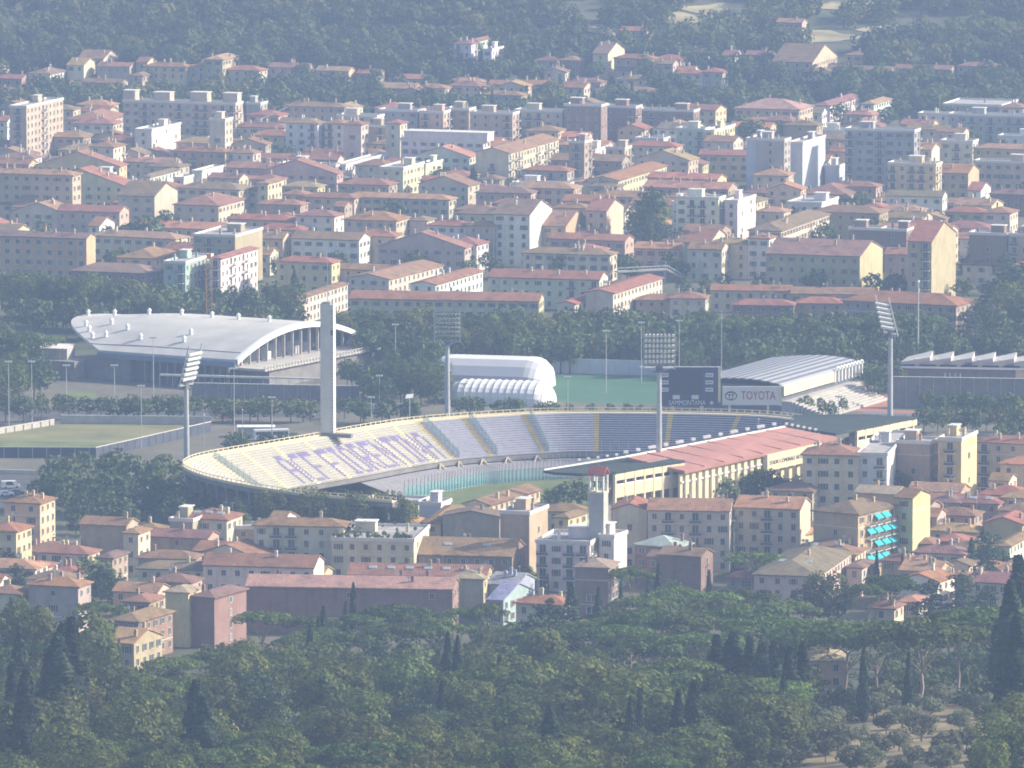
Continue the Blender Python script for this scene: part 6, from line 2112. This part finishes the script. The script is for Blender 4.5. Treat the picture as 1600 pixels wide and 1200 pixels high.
def wall_thing(pts, z0, h, th, mat, label, name='boundary_wall', cat='wall', rail=None):
    ps = [at(x, y, 0) for x, y in pts]
    o = ps[0]
    e = empty(name, (o.x, o.y, 0))
    tag(e, label, cat)
    for i in range(len(ps) - 1):
        p, q = ps[i] - o, ps[i + 1] - o
        d = (q - p).normalized(); n = Vector((-d.y, d.x, 0)) * th
        b = MB(); b.prism([p[:2], q[:2], (q + n)[:2], (p + n)[:2]], z0, z0 + h); b.build('wall_panel', mat, e)
        b = MB(); m = -n * 0.3; b.prism([(p + m)[:2], (q + m)[:2], (q + n * 1.3)[:2], (p + n * 1.3)[:2]], z0 + h, z0 + h + 0.15); b.build('coping', 'cornice' if mat != 'darkmetal' else 'metal', e)
        L = (q - p).length
        for k in range(int(L / 4) + 1):
            c = p + d * (k * 4.0) - n * 0.4
            b = MB(); b.box(c.x - 0.08, c.x + 0.08, c.y - 0.08, c.y + 0.08, 0, z0 + h + (rail or 0.0)); b.build('post', 'metal', e)
    return e
wall_thing([(-60, 715), (150, 716), (200, 705), (330, 675)], 0, 3.0, 0.2, 'screenblue', 'dark blue screen fence on the near side of training pitch', 'screen_fence', 'fence')
wall_thing([(95, 662), (330, 664)], 0, 2.4, 0.3, 'concrete', 'grey wall with faded panels behind the training pitch')
wall_thing([(-60, 688), (85, 664)], 0, 1.6, 0.3, 'concrete', 'low pale wall along the training pitch end')
wall_thing([(-60, 738), (75, 742)], 0, 1.0, 0.3, 'cream', 'low cream wall by the car park')
wall_thing([(300, 622), (560, 627)], 0, 4.5, 0.4, 'dkconcrete', 'long dark retaining wall before the white hall')
wall_thing([(250, 615), (505, 622)], 5.4, 0.4, 0.5, 'white', 'thin white crossbeam on posts before the hall', 'crossbeam', 'beam')
wall_thing([(862, 583), (1045, 588)], 0, 4.5, 0.15, 'net', 'high mesh fence behind the artificial pitch', 'mesh_fence', 'fence')
wall_thing([(1350, 660), (1440, 662)], 0, 2.6, 0.3, 'white', 'white hoarding between tribune wing and track', 'hoarding', 'hoarding')
wall_thing([(1395, 636), (1640, 640)], 0, 9.0, 0.4, 'dkconcrete', 'tall dark wall behind the running track')
wall_thing([(540, 640), (640, 641)], 0, 1.8, 0.2, 'white', 'white low hoarding between hall and dome', 'hoarding', 'hoarding')
wall_thing([(40, 588), (105, 590)], 0, 9, 8.0, 'grey' if False else 'concrete', 'plain grey shed left of the white hall', 'shed', 'shed')

# ------------------------------------------------------------------ small athletics stands
M['darkstrip'] = mat_simple('dark_roof_strip', (0.16, 0.165, 0.18), 0.7, 0.1)
def vault_stand():
    p0, p1 = at(1222, 604, 9), at(1348, 568, 9)
    d = (p1 - p0); L = d.length; d.normalize()
    e = empty('athletics_stand', (p0.x, p0.y, 0), math.atan2(d.y, d.x))
    tag(e, 'small grandstand with grey ribbed vault roof and white steps', 'grandstand')
    Wv = 30.0
    n = 22
    for k in range(n):
        b = MB(); y0, y1 = k * Wv / n, (k + 1) * Wv / n - 0.15
        z0, z1 = [9 + 1.5 * math.sin(math.pi * (q / Wv) ** 0.8) for q in (y0, y1)]
        b.box(0, L, y0, y1, min(z0, z1), min(z0, z1) + 0.35)
        b.face([(0, y0, z0 + 0.36), (L, y0, z0 + 0.36), (L, y1, z1 + 0.36), (0, y1, z1 + 0.36)])
        b.build('roof_strip', 'darkstrip' if k % 2 else 'greypvc', e)
    b = MB(); b.box(0.2, L * 0.62, -0.6, -0.02, 6.2, 9.1); b.build('front_fascia', 'cream', e)
    for k in range(9):
        x = L * 0.64 + k * L * 0.36 / 8.5
        b = MB(); b.box(x - 0.25, x + 0.25, -0.5, 0.0, 5.8, 9.3); b.build('arch_pier', 'white', e)
        if k < 8:
            x2 = x + L * 0.36 / 8.5; b = MB()
            for q in range(6):
                a, c = math.pi * q / 6, math.pi * (q + 1) / 6
                xm, r = (x + x2) / 2, (x2 - x) / 2
                b.bar((xm - math.cos(a) * r, -0.7, 9.3 + math.sin(a) * 1.1), (xm - math.cos(c) * r, -0.7, 9.3 + math.sin(c) * 1.1), 0.22, 0, 4)
            b.build('roof_arch', 'white', e)
    b = MB(); b.box(0.5, L, 0.5, Wv - 1, 0, 8.9); b.build('back_wall', 'darkmetal', e)
    for k in range(9):
        b = MB(); b.box(1 + k * 0.2, L * 0.8, -3 - k * 1.15 - 0.9, -3 - k * 1.15, 0, 4.4 - k * 0.45); b.build('step', 'dullwhite', e)
    b = MB(); b.box(0.5, L, -3, 0.4, 0, 4.6); b.build('walkway', 'concrete', e)
vault_stand()
def saw_stand():
    p0, p1 = at(1408, 566, 9), at(1640, 570, 9)
    L = p1.x - p0.x
    e = empty('track_stand', (p0.x, p0.y, 0), math.atan2(p1.y - p0.y, L))
    tag(e, 'low stand with stepped pale roof panels behind the track', 'grandstand')
    n = 7
    for k in range(n):
        x0, x1 = k * L / n, (k + 1) * L / n - 0.5
        b = MB(); b.prism([(x0, -1), (x1 + 3, -1), (x1 + 3, 9), (x0 + 1, 9)], [8.6, 8.6, 8.6, 8.6], [9.2, 10.8, 11.6, 9.6]); b.build('roof_panel', 'hallroof', e)
        b = MB(); b.box(x1 - 1.6, x1 - 0.4, -0.6, 2, 8.0, 10.2); b.build('roof_pier', 'cream', e)
    b = MB(); b.box(0, L, -1.3, -1.02, 7.4, 8.0); b.build('front_edge', 'white', e)
    b = MB(); b.box(0, L, 0, 8, 0, 7.9); b.build('body', 'dkconcrete', e)
    b = MB(); b.box(L * 0.78, L * 0.86, -0.3, -0.02, 4.5, 7.3); b.build('doorway_panel', 'cream', e)
saw_stand()
def cage():
    p = at(1489, 634, 0)
    e = empty('throwing_cage', (p.x, p.y, 0))
    tag(e, 'tall netted throwing cage with teal pads on the track', 'throwing cage')
    for k in range(8):
        a = math.pi * k / 7
        x, y = -math.cos(a) * 3.6, math.sin(a) * 3.0
        b = MB(); b.bar((x, y, 0), (x, y, 9.5 if 1 < k < 6 else 7.5), 0.12, 0, 5); b.build('post', 'metal', e)
        if k < 7:
            a2 = math.pi * (k + 1) / 7
            x2, y2 = -math.cos(a2) * 3.6, math.sin(a2) * 3.0
            b = MB(); b.face([(x, y, 0.2), (x2, y2, 0.2), (x2, y2, 3.6), (x, y, 3.6)]); b.build('pad', 'teal', e)
            b = MB(); b.bar((x, y, 7.4), (x2, y2, 7.4), 0.07, 0, 4); b.bar((x, y, 3.7), (x2, y2, 3.7), 0.07, 0, 4); b.build('rail', 'metal', e)
cage()

# ------------------------------------------------------------------ bell tower
def belfry():
    C = at(935, 868, 8)
    Yb = C.y
    x = ray(935, 800).x / ray(935, 800).y * Yb
    k = Yb * 1.01 / FPX
    e = empty('bell_tower', (x, Yb, 0), R(-22))
    tag(e, 'concrete bell tower with red gabled cap and open belfry', 'bell tower')
    zs, zt = z_at(935, 770, Yb), z_at(935, 742, Yb)
    a, d = 2.0, 1.6
    b = MB(); b.box(-a, a, -d, d, 0, zs); b.build('shaft', 'concrete', e)
    b = MB(); b.box(-a - 0.12, a + 0.12, -d - 0.12, d + 0.12, zs, zs + 0.4); b.build('ledge', 'cream', e)
    for sx in (-1, 1):
        for sy in (-1, 1):
            b = MB(); b.box(sx * a - (0.45 if sx > 0 else 0), sx * a + (0.45 if sx < 0 else 0), sy * d - (0.4 if sy > 0 else 0), sy * d + (0.4 if sy < 0 else 0), zs + 0.4, zt); b.build('pillar', 'white', e)
    b = MB(); b.box(-0.2, 0.2, -d + 0.02, -d + 0.4, zs + 0.4, zt - 0.3); b.build('mullion', 'white', e)
    b = MB(); b.box(-a, a, -0.12, 0.12, zs + 2.6, zs + 2.9); b.build('bell_beam', 'bark', e)
    for sx in (-0.9, 0.9):
        b = MB(); b.bar((sx, 0, zs + 2.6), (sx, 0, zs + 1.4), 0.25, 0, 10, 0.6); b.build('bell', 'darkmetal', e)
    b = MB()
    zr = zt + 1.9
    pr = [(-d - 0.4, zt), (0, zr), (d + 0.4, zt), (d + 0.4, zt + 0.25), (0, zr + 0.3), (-d - 0.4, zt + 0.25)]
    for (p, q) in ((0, 1), (1, 2), (2, 3), (3, 4), (4, 5), (5, 0)):
        b.face([(-a - 0.3, *pr[p]), (-a - 0.3, *pr[q]), (a + 0.3, *pr[q]), (a + 0.3, *pr[p])])
    for s in (-1, 1):
        for quad_ in ((0, 1, 4, 5), (1, 2, 3, 4)):
            b.face([(s * (a + 0.3), *pr[t]) for t in quad_])
    o = b.build('cap_roof', 'tiles', e, (0.5, 0.13, 0.1))
    b = MB(); b.bar((0, 0, zr), (0, 0, zr + 1.8), 0.06, 0, 5); b.box(-0.4, 0.4, -0.05, 0.05, zr + 1.2, zr + 1.32); b.build('cross', 'metal', e)
    b = MB(); b.bar((-a - 0.25, -d, zs), (-a - 0.25, -d, 0), 0.08, 0, 5); b.build('downpipe', 'metal', e)
belfry()

# ------------------------------------------------------------------ cranes, masts, lamps
def lattice(b, x, y, z0, z1, w, r=0.07):
    for sx in (-1, 1):
        for sy in (-1, 1):
            b.bar((x + sx * w, y + sy * w, z0), (x + sx * w, y + sy * w, z1), r, 0, 4)
    n = int((z1 - z0) / (2 * w))
    for k in range(n):
        a, c = z0 + (z1 - z0) * k / n, z0 + (z1 - z0) * (k + 1) / n
        for sy in (-1, 1):
            b.bar((x - w, y + sy * w, a), (x + w, y + sy * w, c), r * 0.7, 0, 4)
            b.bar((x + sy * w, y - w, a), (x + sy * w, y + w, c), r * 0.7, 0, 4)
def crane():
    p = at(327, 541, 0)
    e = empty('tower_crane', (p.x, p.y, 0)); tag(e, 'orange lattice crane mast behind the white hall', 'crane')
    zt = z_at(327, 404, p.y)
    b = MB(); lattice(b, 0, 0, 0, zt, 0.85, 0.16); b.build('mast', 'orangesteel', e)
    b = MB(); b.box(-2, 2, -2, 2, 0, 1.2); b.build('ballast', 'concrete', e)
    b = MB(); b.box(-0.7, 0.7, -0.9, 0.7, zt, zt + 1.6); b.build('cab', 'orangesteel', e)
crane()
def small_crane():
    p = at(408, 240, 0)
    e = empty('building_crane', (p.x, p.y, 0)); tag(e, 'small white crane with raised jib in the far rows', 'crane')
    z = z_at(408, 186, p.y)
    b = MB(); lattice(b, 0, 0, 0, z, 0.6, 0.1); b.build('mast', 'white', e)
    b = MB(); b.bar((0, 0, z), (10.5, 0, z + 4.8), 0.35, 0, 4, 0.2); b.build('jib', 'white', e)
    b = MB(); b.box(-1.4, -0.2, -0.6, 0.6, z - 1.2, z); b.build('counterweight', 'concrete', e)
small_crane()
def pole(px, ytop, ybase, label, head=True, r=0.16, cat='lamp post', group=None, name='lamp_post'):
    p = at(px, ybase, 0)
    e = empty(name, (p.x, p.y, H(p.x, p.y))); tag(e, label, cat, group)
    h = z_at(px, ytop, p.y) - H(p.x, p.y)
    b = MB(); b.bar((0, 0, 0), (0, 0, h), r, 0, 6, r * 0.6); b.build('pole', 'metal', e)
    if head:
        b = MB(); b.box(-0.9, 0.9, -0.12, 0.12, h - 0.1, h + 0.05); b.build('crossarm', 'metal', e)
        for s in (-0.75, 0.0, 0.75):
            b = MB(); b.box(s - 0.28, s + 0.28, -0.3, 0.2, h + 0.05, h + 0.4); b.build('lamp', 'white', e)
    else:
        b = MB(); b.ball((0, 0, h), r * 1.5); b.build('finial', 'white', e)
for (px, yt, yb, w) in ((14, 566, 668, 'leftmost, at the training pitch corner'), (50, 566, 662, 'second from left by the training pitch'), (221, 604, 700, 'on the near edge of the training pitch'), (104, 572, 640, 'left of the dark hall annex'), (240, 528, 640, 'in front of the white hall roof'), (366, 577, 690, 'right of the leftmost floodlight mast'), (179, 572, 640, 'before the hall side block'), (947, 518, 615, 'beside the artificial pitch'), (618, 508, 585, 'between hall and second floodlight'), (593, 588, 640, 'before the hoarding beyond the stand'), (1061, 502, 600, 'just above the scoreboard'), (425, 622, 695, 'left of the tall tower, by the bus'), (580, 622, 700, 'behind the lettered seats, right of tower'), (1310, 620, 660, 'beside the athletics stand steps'), (725, 600, 645, 'in front of the quilted dome'), (887, 590, 668, 'right of the quilted dome'), (1002, 505, 600, 'left of the scoreboard floodlight')):
    pole(px, yt, yb, 'slim grey lamp post ' + w)
for (px, yt, yb, w) in ((1434, 440, 588, 'tall tapering mast above the running track stand'), (1127, 487, 640, 'tall thin mast between scoreboard and car sign'), (1475, 335, 440, 'mast before the tall white flank, right'), (905, 352, 440, 'mast before the tall white house, centre'), (379, 640, 712, 'short mast behind the stand rim, left'), (319, 648, 716, 'short mast beside the left floodlight'), (1185, 655, 745, 'thin flagpole on the red tribune roof side'), (1238, 655, 745, 'second thin flagpole by the red roof')):
    pole(px, yt, yb, w, False, 0.3 if px in (1434,) else 0.13, 'mast', None, 'mast')
# telecom mast on the hill foot
def aerial_mast():
    p = at(1132, 172, 0)
    e = empty('telecom_mast', (p.x, p.y, 0)); tag(e, 'white telecom mast with panel antennas at the hill foot', 'mast')
    z = z_at(1132, 125, p.y)
    b = MB(); b.bar((0, 0, 0), (0, 0, z), 0.4, 0, 6, 0.25); b.build('pole', 'white', e)
    for s in (-1, 1):
        for zz in (0.3, 3.2):
            b = MB(); b.box(s * 1.2 - 0.4, s * 1.2 + 0.4, -0.3, 0.3, z - zz - 2.2, z - zz); b.build('antenna_panel', 'white', e)
aerial_mast()
# railway gantries
RG = [(840, 402, 905, 408), (700, 398, 748, 394), (484, 384, 560, 380), (1110, 402, 1230, 412), (400, 366, 470, 370), (600, 396, 660, 392), (250, 352, 330, 362), (920, 412, 1040, 420)]
for k, (xa, ya, xb, yb_) in enumerate(RG):
    a, c = at(xa, ya + 22, 0), at(xb, yb_ + 22, 0)
    e = empty('railway_gantry', (a.x, a.y, 0)); tag(e, ['thin steel catenary gantry over the railway', 'steel gantry'][0] + ', ' + ORD[sorted(r[0] for r in RG).index(xa) + 1] + ' from left', 'gantry', 'railway gantries')
    d = c - a
    for q in (0.0, 1.0):
        b = MB(); b.bar((d.x * q, d.y * q, 0), (d.x * q, d.y * q, 7.5), 0.16, 0, 5); b.build('post', 'metal', e)
    b = MB(); b.bar((0, 0, 6.2), (d.x, d.y, 6.2), 0.12, 0, 4); b.bar((0, 0, 7.2), (d.x, d.y, 7.2), 0.12, 0, 4)
    n = 10
    for q in range(n): b.bar((d.x * q / n, d.y * q / n, 6.2), (d.x * (q + 1) / n, d.y * (q + 1) / n, 7.2), 0.07, 0, 4)
    b.build('truss_beam', 'metal', e)
quad('railway', [(-60, 380), (500, 402), (1000, 428), (1640, 462), (1640, 448), (1000, 415), (500, 389), (-60, 367)], 0.02, 'paving', 'railway yard running behind the houses')
# footbridge
def footbridge():
    a, m, c = at(965, 424, 5), at(1043, 420, 5), at(1078, 440, 0)
    e = empty('footbridge', (a.x, a.y, 0)); tag(e, 'pale footbridge over the railway with sloping ramp', 'footbridge')
    for (p, q) in ((a, m), (m, c)):
        p2, q2 = p - a + Vector((0, 0, a.z)), q - a + Vector((0, 0, a.z))
        d = (q2 - p2).normalized(); n = Vector((-d.y, d.x, 0)).normalized() * 2.4
        b = MB(); b.prism([p2[:2], q2[:2], (q2 + n)[:2], (p2 + n)[:2]], [p2.z - 0.5, q2.z - 0.5, q2.z - 0.5, p2.z - 0.5], [p2.z, q2.z, q2.z, p2.z]); b.build('deck', 'concrete', e)
        b = MB(); b.bar(p2 + Vector((0, 0, 1.1)), q2 + Vector((0, 0, 1.1)), 0.1, 0, 4)
        for k in range(12):
            z = p2.lerp(q2, k / 12); b.bar(z, z + Vector((0, 0, 1.1)), 0.08, 0, 4)
        b.build('railing', 'white', e)
    for f in (0.05, 0.5, 0.95):
        z = (m - a) * f; b = MB(); b.box(z.x - 0.4, z.x + 0.4, z.y + 0.6, z.y + 1.6, 0, 4.5); b.build('pier', 'concrete', e)
footbridge()

# ------------------------------------------------------------------ vehicles
M['car_white'] = mat_simple('white_car_paint', (0.75, 0.75, 0.75), 0.3, 0.03, spec=0.6)
M['car_red'] = mat_simple('red_car_paint', (0.45, 0.06, 0.05), 0.3, 0.03, spec=0.6)
M['car_grey'] = mat_simple('grey_car_paint', (0.22, 0.23, 0.25), 0.3, 0.03, spec=0.6)
M['tyre'] = mat_simple('rubber', (0.02, 0.02, 0.02), 0.8, 0.1)
def car_parts(paint, van=False):
    L, w, h = (5.2, 1.9, 2.1) if van else (4.2, 1.7, 1.42)
    body = MB()
    side = [(-L / 2, 0.35), (L / 2, 0.35), (L / 2, 0.75), (L / 2 - 0.15, 0.95), (L * 0.2 if not van else L * 0.36, 1.0 if not van else 1.2), (L * 0.06 if not van else L * 0.26, h), (-L * 0.3 if not van else -L / 2 + 0.1, h), (-L * 0.46, 0.98), (-L / 2, 0.9)]
    k = len(side)
    for s in (-1, 1): body.face([(x, s * w / 2, z) for x, z in (side if s < 0 else side[::-1])])
    for i in range(k):
        p, q = side[i], side[(i + 1) % k]
        body.face([(p[0], -w / 2, p[1]), (p[0], w / 2, p[1]), (q[0], w / 2, q[1]), (q[0], -w / 2, q[1])])
    gl = MB()
    for s in (-1, 1):
        gl.face([(x, s * (w / 2 + 0.01), z) for x, z in ((-L * 0.3, 1.02), (L * 0.14, 1.02), (L * 0.05, h - 0.1), (-L * 0.26, h - 0.1))][::s])
    wh = MB(); wh.bar((0, -0.11, 0), (0, 0.11, 0), 0.33, 0, 12)
    return body.mesh('body', [paint]), gl.mesh('side_windows', ['glass']), wh.mesh('wheel', ['tyre']), L, w
CARS = {(c, v): car_parts(c, v) for c in ('car_white', 'car_red', 'car_grey') for v in (False, True)}
def car(px, py, paint, rz, label, van=False):
    p = at(px, py, 0.03)
    bo, gl, wh, L, w = CARS[(paint, van)]
    e = empty('parked_van' if van else 'parked_car', p, rz); tag(e, label, 'van' if van else 'car')
    link('body', bo, e); link('side_windows', gl, e)
    for sx in (-0.3, 0.3):
        for sy in (-1, 1): link('wheel', wh, e, None, (sx * L, sy * (w / 2 - 0.08), 0.33))
car(17, 763, 'car_white', 0.2, 'white van in the car park at the left edge', True)
car(28, 772, 'car_grey', 0.1, 'grey car nearest the yellow house at left')
car(10, 775, 'car_white', 0.2, 'white car in front of the van at left edge')
car(178, 649, 'car_white', 0.1, 'white car on the road, left of three')
car(203, 650, 'car_white', 0.1, 'white car on the road, middle of three')
car(272, 650, 'car_white', 0.1, 'white van on the road beside the left floodlight', True)
car(354, 654, 'car_red', 0.1, 'small red car on the road left of the tower')
car(240, 764, 'car_white', 0.5, 'white van among the trees left of the stand', True)
car(298, 762, 'car_white', 0.5, 'white car tucked under the curved stand end')
car(482, 652, 'car_white', 0.1, 'white car on the road just left of the tower')
def bus():
    p = at(424, 688, 0.03)
    e = empty('coach', p, R(12)); tag(e, 'white coach parked behind the stand, left of the tower', 'coach')
    b = MB(); b.box(-5, 5, -1.25, 1.25, 0.5, 3.2); b.build('body', 'car_white', e)
    b = MB(); b.box(-4.7, 4.7, -1.27, -1.255, 1.7, 2.7); b.build('side_windows', 'glass', e)
    b = MB(); b.box(5.005, 5.02, -1.1, 1.1, 1.4, 2.8); b.build('windscreen', 'glass', e)
    for sx in (-3, 3):
        for sy in (-1, 1): link('wheel', CARS[('car_white', False)][2], e, None, (sx, sy * 1.15, 0.5), None, (1.5, 1, 1.5))
bus()
# boxes of the small car park behind the stand
for (px, py, w, lab) in ((400, 682, 5, 'small kiosk behind the stand beside the coach'), (640, 620, 3, 'square floodlight panel on a pole behind the rim')):
    p = at(px, py, 0)
    if px == 640:
        p = at(640, 672, 8); e = empty('panel_lamp', (p.x, p.y, 0)); tag(e, lab, 'lamp')
        z = z_at(640, 620, p.y)
        b = MB(); b.bar((0, 0, 0), (0, 0, z), 0.15, 0, 6); b.build('pole', 'metal', e)
        b = MB(); b.face([(-1.2, -0.7, z - 0.4), (0.9, -0.7, z - 0.2), (1.2, 0.7, z + 0.8), (-0.9, 0.7, z + 0.6)]); b.box(-0.2, 0.2, -0.2, 0.2, z - 0.3, z + 0.05); b.build('panel', 'white', e)
    else:
        e = empty('kiosk', (p.x, p.y, 0)); tag(e, lab, 'kiosk')
        b = MB(); b.box(-w, w, -2, 2, 0, 2.8); b.build('wall', 'concrete', e)
        b = MB(); b.box(-w - 0.4, w + 0.4, -2.5, 2.4, 2.8, 3.1); b.build('roof', 'white', e)
# grove soil on the lower right
gp_ = [(1180, 1225), (1640, 1225), (1640, 1105), (1470, 1095), (1340, 1108), (1250, 1150)]
b = MB()
gw = [atH(x, y, 0.15) for x, y in gp_]
cx = sum(p.x for p in gw) / 6; cy = sum(p.y for p in gw) / 6
rings = 10
for i in range(6):
    p, q = gw[i], gw[(i + 1) % 6]
    for r in range(rings):
        for t in range(6):
            def W2(rr, tt):
                x = (p.x + (q.x - p.x) * tt / 6); y = (p.y + (q.y - p.y) * tt / 6)
                x, y = cx + (x - cx) * rr / rings, cy + (y - cy) * rr / rings
                return (x, y, H(x, y) + 0.12)
            b.face([W2(r, t), W2(r + 1, t), W2(r + 1, t + 1), W2(r, t + 1)])
M['grovesoil'] = mat_simple('dry_grove_soil', (0.20, 0.16, 0.085), 0.95, 0.5, 0.10)
structure(b.build('grove_soil', 'grovesoil'), 'dry earth of the olive grove at the lower right')
plant_all()
